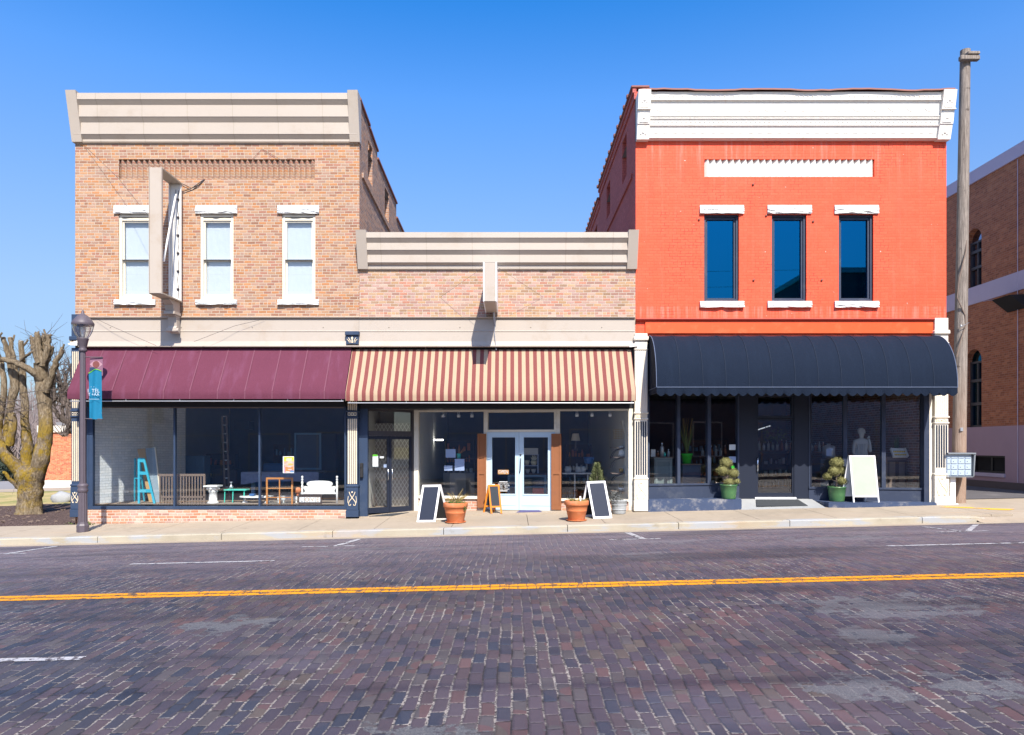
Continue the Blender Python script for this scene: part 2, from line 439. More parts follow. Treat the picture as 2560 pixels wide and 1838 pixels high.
MT['striped'] = stripes()

MT['glass'] = glass('glass', (.90,.95,.96))
MT['shop_glass'] = glass('shop_glass', (.93,.96,.97), .0)
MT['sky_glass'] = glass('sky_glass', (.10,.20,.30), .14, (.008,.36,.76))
MT['lamp_glass'] = glass('lamp_glass', (.85,.88,.9), .08)
MT['chrome'] = plain('chrome', (.6,.62,.65), .25, .05, metal=1.0, bump=0)
MT['aluminium'] = plain('aluminium', (.72,.74,.76), .4, .05, spec=.5)
MT['iron_brown'] = plain('iron_brown', (.085,.070,.085), .5, .12, 5, .15, spec=.4)
MT['terracotta'] = plain('terracotta', (.50,.155,.055), .8, .1, 5, .15, dirt=(.6,.36,.24), dirt_amt=.35, dirt_scale=4)
MT['soil'] = plain('soil', (.05,.035,.025), .95, .3, 20, .8)
MT['leaf_green'] = plain('leaf_green', (.085,.13,.03), .7, .35, 6, .2)
MT['leaf_dry'] = plain('leaf_dry', (.30,.22,.07), .8, .35, 6, .2)
MT['topiary_leaf'] = plain('topiary_leaf', (.17,.165,.06), .8, .45, 9, .3)
MT['conifer_leaf'] = plain('conifer_leaf', (.13,.15,.06), .8, .4, 9, .3)
MT['silver_leaf'] = plain('silver_leaf', (.13,.135,.13), .8, .4, 9, .3)
MT['evergreen'] = plain('evergreen', (.02,.032,.02), .8, .5, 3, .3)
MT['pot_green'] = plain('pot_green', (.05,.14,.055), .3, .3, 4, .15, spec=.5, dirt=(.12,.2,.06), dirt_amt=.6, dirt_scale=5)
MT['zinc'] = plain('zinc', (.34,.36,.37), .55, .15, 6, .2, dirt=(.22,.2,.17), dirt_amt=.5, dirt_scale=5)
MT['board_white'] = plain('board_white', (.74,.74,.74), .5, .04)
MT['chalk_navy'] = plain('chalk_navy', (.009,.015,.034), .6, .12, 1.5, .05, spec=.3)
MT['chalk_grey'] = plain('chalk_grey', (.03,.034,.042), .6, .2, 2, .08, spec=.3)
MT['board_orange'] = plain('board_orange', (.62,.20,.015), .5, .1, 6, .1)
MT['shutter'] = plain('shutter', (.23,.085,.032), .7, .2, 3, .4, fine=70, dirt=(.12,.05,.03), dirt_amt=.4, dirt_scale=3)
MT['door_blue'] = plain('door_blue', (.42,.55,.66), .55, .05, 3, .08, dirt=(.33,.42,.5), dirt_amt=.25, dirt_scale=3)
MT['paper'] = plain('paper', (.70,.71,.71), .9, .04)
MT['paper_blue'] = plain('paper_blue', (.33,.40,.58), .9, .06)
MT['ink'] = plain('ink', (.02,.02,.03), .8)
MT['teal'] = plain('teal', (.0,.135,.25), .8, .2, 3, .3)
MT['lime'] = plain('lime', (.12,.50,.03), .6)
MT['white'] = plain('white', (.76,.76,.74), .6, .04)
MT['blue_paint'] = plain('blue_paint', (.035,.34,.46), .5, .08)
MT['slab_grey'] = plain('slab_grey', (.22,.28,.33), .5, .08)
MT['cardboard'] = plain('cardboard', (.42,.27,.13), .9, .08)
MT['weathered_wood'] = plain('weathered_wood', (.17,.125,.10), .85, .2, 6, .4)
MT['honey_wood'] = plain('honey_wood', (.46,.19,.05), .55, .12, 6, .2)
MT['aqua'] = plain('aqua', (.05,.50,.40), .5, .08)
MT['lace'] = plain('lace', (.16,.19,.30), .9, .5, 14, .4)
MT['dark_wood'] = plain('dark_wood', (.05,.03,.025), .6, .2)
MT['grey_blue'] = plain('grey_blue', (.10,.2,.32), .6, .1)
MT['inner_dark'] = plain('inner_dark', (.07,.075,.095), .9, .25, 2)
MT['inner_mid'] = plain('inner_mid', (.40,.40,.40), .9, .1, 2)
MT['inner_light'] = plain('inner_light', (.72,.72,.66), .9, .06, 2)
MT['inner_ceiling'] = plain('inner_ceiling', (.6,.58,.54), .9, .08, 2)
MT['inner_floor'] = plain('inner_floor', (.26,.21,.17), .7, .15, 4)
MT['plaster'] = plain('plaster', (.50,.52,.53), .8, .08, 5)
MT['steel'] = plain('steel', (.45,.47,.5), .35, .06, metal=.6)
MT['bottle'] = plain('bottle', (.28,.34,.38), .2, .15, spec=.6)
MT['amber'] = plain('amber', (.18,.06,.02), .2, .15, spec=.6)
MT['brass'] = plain('brass', (.55,.36,.09), .35, .1, metal=.5)
MT['bright_green'] = plain('bright_green', (.03,.45,.03), .4, .08)
MT['yellow'] = plain('yellow', (.85,.58,.02), .7, .1)
MT['red_pattern'] = plain('red_pattern', (.45,.10,.11), .8, .7, 30, .1)
MT['bowl_cream'] = plain('bowl_cream', (.50,.48,.34), .5, .1)
MT['bucket_blue'] = plain('bucket_blue', (.02,.10,.28), .5, .1)
MT['mat_dark'] = plain('mat_dark', (.035,.04,.045), .95, .25, 20, .5)
MT['mat_purple'] = plain('mat_purple', (.075,.065,.16), .95, .25, 20, .5)
MT['mail_grey'] = plain('mail_grey', (.40,.48,.56), .45, .05, 3, .05, metal=.2)
MT['mail_dark'] = plain('mail_dark', (.17,.19,.21), .5, .1)
MT['stucco'] = plain('stucco', (.36,.24,.28), .9, .1, 1.5, .25)
MT['stucco_pale'] = plain('stucco_pale', (.46,.38,.46), .9, .08, 1.5, .2)
MT['stucco_low'] = plain('stucco_low', (.10,.075,.075), .9, .1)
MT['stone_pale'] = plain('stone_pale', (.55,.52,.46), .9, .1)
MT['roof_grey'] = plain('roof_grey', (.16,.16,.17), .9, .15)
MT['coping'] = plain('coping', (.20,.075,.055), .7, .2)
MT['rock'] = plain('rock', (.30,.31,.32), .9, .15, 4, .8, bd=.03)
MT['rubber_black'] = plain('rubber_black', (.015,.015,.017), .7)

def lattice():
    t = NT('lattice_paper'); p = t.obj(); x, y, z = t.sep(p)
    a = t.math('MULTIPLY', t.math('ADD', x, y), 9.0); b = t.math('MULTIPLY', z, 5.2)
    f1 = t.math('ABSOLUTE', t.math('SINE', t.math('MULTIPLY', t.math('ADD', a, b), 3.1416)))
    f2 = t.math('ABSOLUTE', t.math('SINE', t.math('MULTIPLY', t.math('SUBTRACT', a, b), 3.1416)))
    m = t.smooth(t.math('MINIMUM', f1, f2), .18, .34)
    t.bsdf(t.mix(m, (.76,.75,.68), (.36,.34,.30)), .85); return t.m
MT['lattice'] = lattice()

def concrete(name, col, dark, speck=.1, lines=None, paint=None):
    t = NT(name); p = t.pos()
    x, y, z = t.sep(p)
    b = t.noise(p, .45, 6, .62); m = t.noise(p, 3.5, 5, .6); g = t.noise(p, 70, 3, .7)
    c = t.mix(t.smooth(b, .42, .68), col, dark)
    k = t.math('ADD', .80, t.math('ADD', t.math('MULTIPLY', m, .22), t.math('MULTIPLY', g, .18)))
    c = t.mix(1.0, c, t.comb(k, k, k), 'MULTIPLY')
    if paint:
        q = t.noise(t.comb(t.math('MULTIPLY', x, .55), y, t.math('MULTIPLY', z, 2.0)), 1.5, 5, .6)
        c = t.mix(t.smooth(q, .50, .60, 0, .8), c, paint)
    st = t.noise(t.comb(t.math('MULTIPLY', x, .25), t.math('MULTIPLY', y, 3.0), z), 1.2, 4, .6)
    c = t.mix(t.smooth(st, .55, .75, 0, .35), c, (.40,.265,.155))
    sp = t.noise(p, 1.7, 7, .75); c = t.mix(t.smooth(sp, .56, .70, 0, .42), c, tuple(q*.52 for q in dark))
    dr = t.noise(p, 9.0, 3, .5); c = t.mix(t.smooth(dr, .70, .76, 0, .5), c, tuple(q*.35 for q in dark))
    t.bsdf(c, .9, t.bump(t.math('ADD', g, m), .25, .006), spec=.2); return t.m
MT['sidewalk'] = concrete('sidewalk', (.335,.28,.215), (.285,.24,.185))
MT['kerb'] = concrete('kerb', (.36,.325,.255), (.29,.255,.19), paint=(.30,.32,.345))
MT['apron'] = concrete('apron', (.30,.31,.31), (.25,.26,.27))

def road_mat():
    t = NT('brick_paving'); p0 = t.pos(); x0, y0, z0 = t.sep(p0)
    wx = t.math('SUBTRACT', t.noise(p0, .42, 3, .5), .5); wy = t.math('SUBTRACT', t.noise(t.vmath('ADD', p0, (31.0, 7.0, 0.0)), .5, 2), .5)
    wf = t.math('SUBTRACT', t.noise(p0, 3.0, 2), .5)
    x = t.math('ADD', x0, t.math('ADD', t.math('MULTIPLY', wx, .24), t.math('MULTIPLY', wf, .016)))
    y = t.math('ADD', y0, t.math('ADD', t.math('MULTIPLY', wy, .3), t.math('MULTIPLY', wf, .02)))
    h, w = .116, .262
    rd = t.math('DIVIDE', x, h); row = t.math('FLOOR', rd)
    rv, _ = t.white(t.comb(row, 2.3, 5.5))
    aa = t.math('ADD', t.math('DIVIDE', y, w), t.math('ADD', t.math('MULTIPLY', t.math('MODULO', t.math('ADD', row, 6000.0), 2.0), .5), t.math('MULTIPLY', rv, .25)))
    col = t.math('FLOOR', aa)
    fb = t.math('MULTIPLY', t.math('SUBTRACT', rd, row), h); fa = t.math('MULTIPLY', t.math('SUBTRACT', aa, col), w)
    ea = t.math('MINIMUM', fa, t.math('SUBTRACT', w, fa)); eb = t.math('MINIMUM', fb, t.math('SUBTRACT', h, fb))
    # rounded corners: smooth minimum
    e = t.math('SMOOTH_MIN', t.math('ADD', ea, .0035), eb, .022)
    e = t.math('ADD', e, t.math('MULTIPLY', t.math('SUBTRACT', t.noise(p0, 28, 3), .5), .016))
    v1, c1 = t.white(t.comb(col, row, 3.7)); v2, _ = t.white(t.comb(col, row, 8.2)); v3, _ = t.white(t.comb(col, row, 12.9))
    area = t.noise(p0, .33, 3, .55)
    sel = t.math('ADD', t.math('MULTIPLY', v1, .72), t.math('MULTIPLY', t.smooth(area, .34, .66), .28))
    pal = [(.022,.028,.047),(.029,.034,.053),(.038,.038,.055),(.049,.042,.059),(.057,.046,.062),(.061,.048,.061),(.068,.050,.059),(.066,.058,.063),(.088,.053,.056),(.082,.066,.060)]  # brick tones with the purple of reflected sky mixed in
    c = t.ramp(sel, [(i*.098+.01, q) for i, q in enumerate(pal)], 'CONSTANT')
    fine = t.noise(p0, 120, 3, .7); sp = t.noise(p0, 14, 4, .6)
    k = t.math('ADD', .52, t.math('ADD', t.math('MULTIPLY', v2, .26), t.math('ADD', t.math('MULTIPLY', fine, .38), t.math('MULTIPLY', sp, .25))))
    c = t.mix(1.0, c, t.comb(k, k, k), 'MULTIPLY')
    # joints: dark, filled with pale grit along stretches
    grit = t.smooth(t.noise(p0, .8, 4, .6), .42, .62); gn = t.smooth(t.noise(p0, 45, 2), .36, .56)
    gy = t.smooth(t.noise(t.vmath('ADD', p0, (9.0, 3.0, 0.0)), 4.0, 3), .38, .56)
    jc = t.mix(t.math('MULTIPLY', t.math('MULTIPLY', gn, gy), t.math('ADD', .45, t.math('MULTIPLY', grit, .55))), (.020,.018,.020), (.29,.26,.235))
    wid = t.math('ADD', .0072, t.math('MULTIPLY', grit, .0065))
    mask = t.smooth(e, t.math('MULTIPLY', wid, .45), wid)
    c = t.mix(mask, jc, c)
    # worn patches of grey grit
    pn = t.noise(t.comb(x0, t.math('MULTIPLY', y0, 1.5), 0.0), 2.6, 7, .72); pa = t.noise(t.vmath('ADD', p0, (3.0, 40.0, 0.0)), .22, 2)
    def spot(cx, cy, rx, ry):
        dx = t.math('DIVIDE', t.math('SUBTRACT', x0, cx), rx); dy = t.math('DIVIDE', t.math('SUBTRACT', y0, cy), ry)
        return t.math('SUBTRACT', 1.0, t.math('SQRT', t.math('ADD', t.math('MULTIPLY', dx, dx), t.math('MULTIPLY', dy, dy))))
    s = spot(4.3, -10.75, 1.25, .75)
    for q in ((3.55, -11.9, .5, .5), (2.75, -13.25, .5, .35), (3.6, -13.3, .5, .4), (2.3, -6.6, .5, .5), (3.3, -4.9, .9, .45), (-3.2, -10.9, .6, .45), (-.6, -13.9, .5, .25), (.6, -14.1, .5, .25), (-7.2, -9.9, 1.2, .4), (-2.5, -4.9, 2.4, .3), (6.5, -4.9, 1.5, .5)):
        s = t.math('MAXIMUM', s, spot(*q))
    pf = t.smooth(t.math('ADD', t.math('SUBTRACT', t.math('MULTIPLY', s, .27), t.math('MULTIPLY', t.smooth(e, .0, .03), .035)), t.math('MULTIPLY', pn, 1.38)), .752, .785)
    pf = t.math('MULTIPLY', pf, t.smooth(s, -.5, .0))
    speck = t.ramp(t.noise(p0, 90, 3, .8), [(.35, (.055,.058,.066)), (.55, (.10,.105,.115)), (.7, (.21,.205,.20))])
    c = t.mix(t.math('MULTIPLY', pf, .85), c, speck)
    # dust gathered towards the far gutter and thin dusty veils
    dn = t.noise(t.comb(t.math('MULTIPLY', x0, .35), t.math('MULTIPLY', y0, 1.6), 0.0), 1.0, 6, .68)
    df = t.math('MULTIPLY', t.smooth(y0, -8.8, -2.5), t.smooth(dn, .30, .66))
    c = t.mix(t.math('MULTIPLY', df, .66), c, (.19,.16,.175))
    far = t.smooth(y0, -10.0, -6.0, 0, .22); c = t.mix(far, c, (.14,.115,.145))
    oil = t.smooth(t.noise(t.comb(t.math('MULTIPLY', x0, .12), t.math('MULTIPLY', y0, .9), 8.0), 1.3, 5, .6), .50, .68, 0, .55); c = t.mix(oil, c, (.022,.023,.030))
    vf = t.smooth(t.noise(t.comb(t.math('MULTIPLY', x0, .5), y0, 4.0), .7, 5, .65), .5, .72, 0, .28)
    c = t.mix(vf, c, (.105,.098,.125))
    def track(cy): return t.smooth(t.math('ABSOLUTE', t.math('SUBTRACT', t.math('ADD', y0, t.math('MULTIPLY', wy, .5)), cy)), .16, .48, 1, 0)
    tr = track(-7.0)
    for cy in (-8.35, -9.95, -11.35, -12.9, -14.2): tr = t.math('MAXIMUM', tr, track(cy))
    tr = t.math('MULTIPLY', tr, t.smooth(t.noise(t.comb(t.math('MULTIPLY', x0, .2), y0, 2.0), 1.0, 4, .6), .35, .6))
    c = t.mix(t.math('MULTIPLY', tr, .18), c, (.030,.031,.042))
    hgt = t.math('ADD', t.math('MULTIPLY', t.smooth(e, 0.0, .024), 1.0), t.math('ADD', t.math('MULTIPLY', fine, .16), t.math('MULTIPLY', v3, .25)))
    hgt = t.math('MULTIPLY', hgt, t.math('SUBTRACT', 1.0, t.math('MULTIPLY', pf, .7)))
    t.bsdf(c, t.math('SUBTRACT', t.math('SUBTRACT', .72, t.math('MULTIPLY', v3, .14)), t.math('MULTIPLY', tr, .12)), t.bump(hgt, .6, .016), spec=.38); return t.m
MT['road'] = road_mat()
def worn_paint(name, col, under, amt=.5):
    t = NT(name); p = t.pos(); x, y, z = t.sep(p)
    col_j = t.math('ABSOLUTE', t.math('SUBTRACT', t.math('FRACT', t.math('DIVIDE', t.math('ADD', x, t.math('MULTIPLY', t.noise(p, .6, 2), .3)), .116)), .5))
    jn = t.smooth(col_j, .43, .49)
    n = t.noise(p, 7, 5, .7)
    f = t.math('MAXIMUM', t.math('MULTIPLY', jn, t.smooth(n, .38, .5)), t.smooth(n, .70-.16*amt, .78-.16*amt))
    t.bsdf(t.mix(f, col, under), .75, spec=.25); return t.m
MT['yellow_line'] = worn_paint('yellow_line', (.60,.245,.008), (.085,.062,.05), 1.0)
MT['white_line'] = worn_paint('white_line', (.36,.36,.375), (.075,.065,.075), 1.15)
MT['yellow_mark'] = plain('yellow_mark', (.70,.38,.03), .8, .1)

def asphalt(name, col):
    t = NT(name); p = t.pos(); b = t.noise(p, .6, 5, .6); g = t.noise(p, 60, 3, .75)
    k = t.math('ADD', .6, t.math('ADD', t.math('MULTIPLY', b, .4), t.math('MULTIPLY', g, .4)))
    c = t.mix(1.0, col, t.comb(k, k, k), 'MULTIPLY'); c = t.mix(t.smooth(b, .58, .66, 0, .5), c, (.18,.17,.17))
    t.bsdf(c, .9, t.bump(g, .4, .01), spec=.2); return t.m
MT['asphalt'] = asphalt('asphalt', (.10,.095,.10))
MT['side_asphalt'] = asphalt('side_asphalt', (.22,.21,.21))
def grassy():
    t = NT('dry_grass'); p = t.pos(); b = t.noise(p, .7, 5, .65); g = t.noise(p, 25, 4, .7)
    c = t.mix(t.smooth(b, .4, .65), (.42,.33,.16), (.24,.24,.09)); k = t.math('ADD', .55, t.math('MULTIPLY', g, .8))
    t.bsdf(t.mix(1.0, c, t.comb(k, k, k), 'MULTIPLY'), .95, t.bump(g, .8, .04), spec=.1); return t.m
MT['grass'] = grassy()
def mulchy():
    t = NT('mulch'); p = t.pos(); g = t.noise(p, 22, 4, .75); v = t.n('TexVoronoi'); v.inputs['Scale'].default_value = 26; t.set(v.inputs['Vector'], p)
    c = t.ramp(t.math('ADD', t.math('MULTIPLY', g, .6), t.math('MULTIPLY', v.outputs['Distance'], .5)), [(.25, (.02,.014,.013)), (.5, (.07,.048,.044)), (.75, (.17,.12,.105))])
    t.bsdf(c, .95, t.bump(v.outputs['Distance'], .9, .04), spec=.1); return t.m
MT['mulch'] = mulchy()
def bark(name, base, moss_amt, pale):
    t = NT(name); p = t.obj(); x, y, z = t.sep(p)
    g = t.noise(t.comb(t.math('MULTIPLY', x, 3.0), t.math('MULTIPLY', y, 3.0), t.math('MULTIPLY', z, .8)), 6, 6, .72)
    b = t.noise(p, 1.9, 4, .6)
    c = t.ramp(g, [(.3, tuple(q*.45 for q in base)), (.5, base), (.72, pale)])
    if moss_amt:
        f = t.smooth(t.noise(t.vmath('ADD', p, (4.0, 2.0, 9.0)), 2.6, 6, .72), .42, .56, 0, moss_amt)
        f = t.math('MULTIPLY', f, t.math('MULTIPLY', t.smooth(z, 3.6, 2.4), t.smooth(z, .1, 1.1, .35, 1.0))); f = t.math('MULTIPLY', f, t.smooth(g, .25, .5))
        c = t.mix(f, c, (.33,.22,.02))
    t.bsdf(c, .9, t.bump(t.math('ADD', t.math('MULTIPLY', g, 2.0), b), 1.0, .07), spec=.15); return t.m
MT['bark'] = bark('bark', (.24,.185,.12), .9, (.42,.36,.27))
MT['bark_grey'] = bark('bark_grey', (.15,.12,.105), 0, (.28,.23,.2))
MT['twig_haze'] = plain('twig_haze', (.22,.18,.175), .95, .25, 1)
def polewood():
    t = NT('pole_wood'); p = t.obj(); x, y, z = t.sep(p)
    g = t.noise(t.comb(t.math('MULTIPLY', x, 14.0), t.math('MULTIPLY', y, 14.0), t.math('MULTIPLY', z, .5)), 3.5, 7, .78)
    b = t.noise(p, .8, 4); k = t.noise(p, 4.2, 3)
    c = t.ramp(g, [(.3, (.055,.045,.04)), (.5, (.23,.195,.17)), (.68, (.40,.355,.31))])
    c = t.mix(t.smooth(z, 4.2, 1.0, 0, .45), c, (.40,.24,.15)); c = t.mix(t.smooth(k, .68, .74, 0, .7), c, (.06,.045,.04))
    t.bsdf(c, .9, t.bump(g, .9, .03), spec=.15); return t.m
MT['pole_wood'] = polewood()
# ---------------------------------------------------------------- ground, road, pavement
def sheet(m, xs, ys, zf):
    n = len(xs)
    vv = [(x, y, zf(x, y)) for y in ys for x in xs]
    ff = [(j*n+i, j*n+i+1, (j+1)*n+i+1, (j+1)*n+i) for j in range(len(ys)-1) for i in range(n-1)]
    m.add(vv, ff, True); return m
def lin(a, b, n): return [a + (b-a)*i/n for i in range(n+1)]
def road_z(x, y): return gz(x) - .10 - .11*((y + 9.2)/6.8)**2
def walk_z(x, y): return gz(x) + .0227*y if y < 0 else gz(x)

struct('ground', sheet(M(), [-900,-300,-120,-45,0,45,120,300,900], [-300,-120,-40,0,40,120,300,900], lambda x, y: gz(x)-.5), MT['grass'])
struct('road', sheet(M(), lin(-60, 60, 60), lin(-16.0, -2.72, 24), road_z), MT['road'])
gm = M(); sheet(gm, lin(-60, 60, 60), [-2.78, -2.60, -2.42], lambda x, y: gz(x) - .199 - .01*(y+2.42))
struct('gutter', gm, MT['sidewalk'])
# kerb: long cast blocks with narrow joints, dropped at the drive on the right
km = M(); x = -60.3; rg = random.Random(4)
while x < 11.2:
    L = rg.choice((2.6, 2.9, 3.1)); x1 = min(x+L, 11.5)
    j = .008
    for a, b in ((x+j, x1-j),):
        n = 3; pr = [(-2.42, -.30), (-2.425, -.075), (-2.40, -.055), (-2.20, -.05), (-2.20, -.30)]
        vv = []; 
        for k in range(n+1):
            xx = a + (b-a)*k/n
            drop = 0 if xx < 10.6 else .12*((xx-10.6)/.9)**1.5
            bend = 0 if xx < 10.6 else .25*((xx-10.6)/.9)**2
            vv += [(xx, q+bend, gz(xx)+w - (drop if w > -.2 else 0)) for q, w in pr]
        ff = [(k*5+i, k*5+(i+1) % 5, (k+1)*5+(i+1) % 5, (k+1)*5+i) for k in range(n) for i in range(5)]
        km.add(vv, ff + [(0,1,2,3,4), tuple(n*5+i for i in (4,3,2,1,0))])
    x = x1
struct('kerb', km, MT['kerb'])
kb = M(); sheet(kb, lin(-60, 10.4, 40), [-2.3, .1], lambda x, y: gz(x) - .12); struct('pavement_bed', kb, MT['soil'])
sm = M(); x = -60.0
while x < 11.6:
    x1 = min(x+1.83, 11.9); g = .006
    for y0, y1 in ((-2.195, -1.0), (-1.0, .0)):
        a, b = x+g, x1-g; c, d = y0+g*.6, y1-g*.6
        def P(q, r): return (q, r, walk_z(q, r))
        sm.add([P(a,c), P(b,c), P(b,d), P(a,d), (a,c,walk_z(a,c)-.05), (b,c,walk_z(b,c)-.05), (b,d,walk_z(b,d)-.05), (a,d,walk_z(a,d)-.05)],
               [(0,1,2,3), (0,1,5,4), (1,2,6,5), (2,3,7,6), (3,0,4,7)])
    x = x1
struct('sidewalk', sm, MT['sidewalk'])
# drive apron and alley on the right
def apron_z(x, y): return gz(x) - .19 + .14*max(0, min(1, (y+2.55)/.5)) + .05*max(0, min(1, (y+2.05)/2))
struct('driveway', sheet(M(), lin(10.9, 16.6, 10), lin(-2.75, 1.35, 16), lambda x, y: apron_z(x, y) - .012), MT['sidewalk'])
struct('alley', sheet(M(), lin(11.2, 16.6, 8), lin(1.34, 60, 20), lambda x, y: gz(x)+.002 + .004*max(0, y-1.3)), MT['asphalt'])
struct('street_corner_pavement', sheet(M(), lin(16.55, 50, 10), [-2.6, 0], lambda x, y: gz(x)-.02), MT['sidewalk'])
# open lot on the left
struct('mulch_bed', sheet(M(), lin(-46, -11.6, 24), lin(.0, 7.2, 10), lambda x, y: gz(x) + .012 + .09*math.sin(x*2.1+y)*.35 + (.06 if y > .2 else -.02)), MT['mulch'])
struct('lawn', sheet(M(), lin(-60, -11.6, 16), lin(7.1, 18, 8), lambda x, y: gz(x) + .03), MT['grass'])
struct('lot_pavement', sheet(M(), lin(-60, -11.6, 10), lin(18, 21.2, 3), lambda x, y: gz(x) + .04), MT['sidewalk'])
struct('side_street', sheet(M(), lin(-90, -22, 10), lin(21.2, 40, 4), lambda x, y: gz(x) + .03), MT['side_asphalt'])
# the pavement on the camera's side
struct('near_pavement', sheet(M(), lin(-60, 60, 30), lin(-24.0, -16.15, 6), lambda x, y: gz(x) - .05), MT['sidewalk'])
nk = M()
for i in range(60):
    a = -60+2*i; b = a+1.99
    nk.add([(a,-16.15,gz(a)-.049),(b,-16.15,gz(b)-.049),(b,-15.98,gz(b)-.049),(a,-15.98,gz(a)-.049),(a,-15.98,gz(a)-.35),(b,-15.98,gz(b)-.35)], [(0,1,2,3),(3,2,5,4)])
struct('near_kerb', nk, MT['kerb'])

# painted markings
def strip(m, x0, x1, y0, y1, dz=.004, yb=None):
    n = max(1, int(abs(x1-x0)/.5)); xs = lin(x0, x1, n)
    sheet(m, xs, [y0, y1], lambda x, y: road_z(x, y) + dz); return m
ym = M()
strip(ym, -60, 60, -9.325, -9.180); strip(ym, -60, 60, -9.140, -8.995)
struct('yellow_centre_line', ym, MT['yellow_line'])
wm = M()
strip(wm, -6.85, -4.25, -6.30, -6.20); strip(wm, 6.75, 11.5, -6.25, -6.15); strip(wm, -17, -13.5, -6.3, -6.2)
strip(wm, -9.5, -4.15, -12.08, -11.97); strip(wm, 5.5, 8.1, -12.1, -12.0); strip(wm, -.15, 2.6, -12.1+5.85, -12.0+5.85) if False else None
struct('white_lane_dashes', wm, MT['white_line'])
tm = M()
for cx, stem, bar_ in ((-10.5, 1, 1.0), (-3.66, 1, 1.0), (2.72, 1, 1.0), (9.5, 1, 1.0)):
    strip(tm, cx-bar_*.7, cx+bar_*.4, -4.30, -4.22)
    dx = .2 if cx < 0 else (-.1 if cx < 5 else 1.05)
    P = lambda x, y: (x, y, road_z(x, y)+.006)
    tm.quad(P(cx-.07, -4.215), P(cx+.07, -4.215), P(cx+dx+.07, -2.9), P(cx+dx-.07, -2.9))
    if cx > 5: tm.quad(P(cx-.08,-4.21), P(cx-.16,-4.21), P(cx-.36,-3.1), P(cx-.28,-3.1))
struct('parking_marks', tm, MT['white_line'])
cm = M()
def top_z(x, y): return max(walk_z(x, y) if x < 11.95 else -9, apron_z(x, y) - .012) + .006
for k in range(8):
    f0, f1 = k/8, (k+1)/8
    cm.quad(*[(x, y, top_z(x, y)) for x, y in ((11.1+1.2*f0,-.62-.85*f0), (11.1+1.2*f1,-.62-.85*f1), (11.35+1.25*f1,-.52-.75*f1), (11.35+1.25*f0,-.52-.75*f0))])
struct('yellow_pavement_mark', cm, MT['yellow_mark'])
# ---------------------------------------------------------------- building helpers
def wall_xz(m, x0, x1, z0, z1, y, ops=(), dep=.22):
    """front wall in the plane y with rectangular openings and their reveals"""
    xs = sorted({x0, x1, *[o[0] for o in ops], *[o[1] for o in ops]}); zs = sorted({z0, z1, *[o[2] for o in ops], *[o[3] for o in ops]})
    for i in range(len(xs)-1):
        for j in range(len(zs)-1):
            a, b, c, d = xs[i], xs[i+1], zs[j], zs[j+1]
            if any(o[0] <= a and b <= o[1] and o[2] <= c and d <= o[3] for o in ops): continue
            m.quad((a,y,c), (b,y,c), (b,y,d), (a,y,d))
    for a, b, c, d in ops:
        m.quad((a,y,c), (a,y,d), (a,y+dep,d), (a,y+dep,c)); m.quad((b,y,c), (b,y+dep,c), (b,y+dep,d), (b,y,d))
        m.quad((a,y,d), (b,y,d), (b,y+dep,d), (a,y+dep,d)); m.quad((a,y,c), (a,y+dep,c), (b,y+dep,c), (b,y,c))
    return m
def wall_yz(m, x, segs, z0, ops=(), dep=.2):
    """side wall in the plane x; segs: (y0, y1, top0, top1); openings are blind recesses going in by dep (signed)"""
    for y0, y1, t0, t1 in segs:
        ys = sorted({y0, y1, *[q for o in ops for q in o[:2] if y0 < q < y1]})
        for i in range(len(ys)-1):
            a, b = ys[i], ys[i+1]
            ta = t0+(t1-t0)*(a-y0)/(y1-y0); tb = t0+(t1-t0)*(b-y0)/(y1-y0)
            cut = [o for o in ops if o[0] <= a+1e-6 and b <= o[1]+1e-6]
            z = z0
            for o in sorted(cut, key=lambda q: q[2]):
                m.quad((x,a,z), (x,b,z), (x,b,o[2]), (x,a,o[2])); z = o[3]
            m.quad((x,a,z), (x,b,z), (x,b,tb), (x,a,ta))
    for a, b, c, d in ops:
        X = x+dep
        m.quad((X,a,c), (X,b,c), (X,b,d), (X,a,d)); m.quad((x,a,c), (X,a,c), (X,a,d), (x,a,d)); m.quad((x,b,c), (X,b,c), (X,b,d), (x,b,d))
        m.quad((x,a,c), (X,a,c), (X,b,c), (x,b,c)); m.quad((x,a,d), (X,a,d), (X,b,d), (x,b,d))
    return m
def frame(m, x0, x1, z0, z1, y0, y1, t, tb=None, tt=None):
    tb = t if tb is None else tb; tt = t if tt is None else tt
    m.box(x0, x0+t, y0, y1, z0, z1); m.box(x1-t, x1, y0, y1, z0, z1)
    m.box(x0+t, x1-t, y0, y1, z0, z0+tb); m.box(x0+t, x1-t, y0, y1, z1-tt, z1); return m
def rough_block(name, mat, parent, x0, x1, y0, y1, z0, z1, seed):
    rg = random.Random(seed); bm = bmesh.new(); bmesh.ops.create_cube(bm, size=1)
    for v in bm.verts: v.co = Vector(((x0+x1)/2+v.co.x*(x1-x0), (y0+y1)/2+v.co.y*(y1-y0), (z0+z1)/2+v.co.z*(z1-z0)))
    bmesh.ops.subdivide_edges(bm, edges=bm.edges[:], cuts=7, use_grid_fill=True)
    for v in bm.verts:
        if v.co.y < y0+1e-4:
            lo = (z1-v.co.z)/(z1-z0)
            v.co.y -= rg.uniform(0, .05)*(.15+lo)
        if v.co.z < z0+1e-4: v.co.z += rg.uniform(-.006, .008)
    return M().bm(bm).build(name, mat, parent)
def tooth_panel(parent, mat, x0, x1, z0, z1, n, d=.095):
    m = M(); w = (x1-x0)/n
    m.quad((x0,d,z0), (x1,d,z0), (x1,d,z1), (x0,d,z1))
    for i in range(n):
        a = x0+i*w; zt = z1-.001
        m.prism([(a, d), (a+w*.6, .003), (a+w, d)], 'z', z0, zt)
    return m.build('dogtooth_panel', mat, parent)
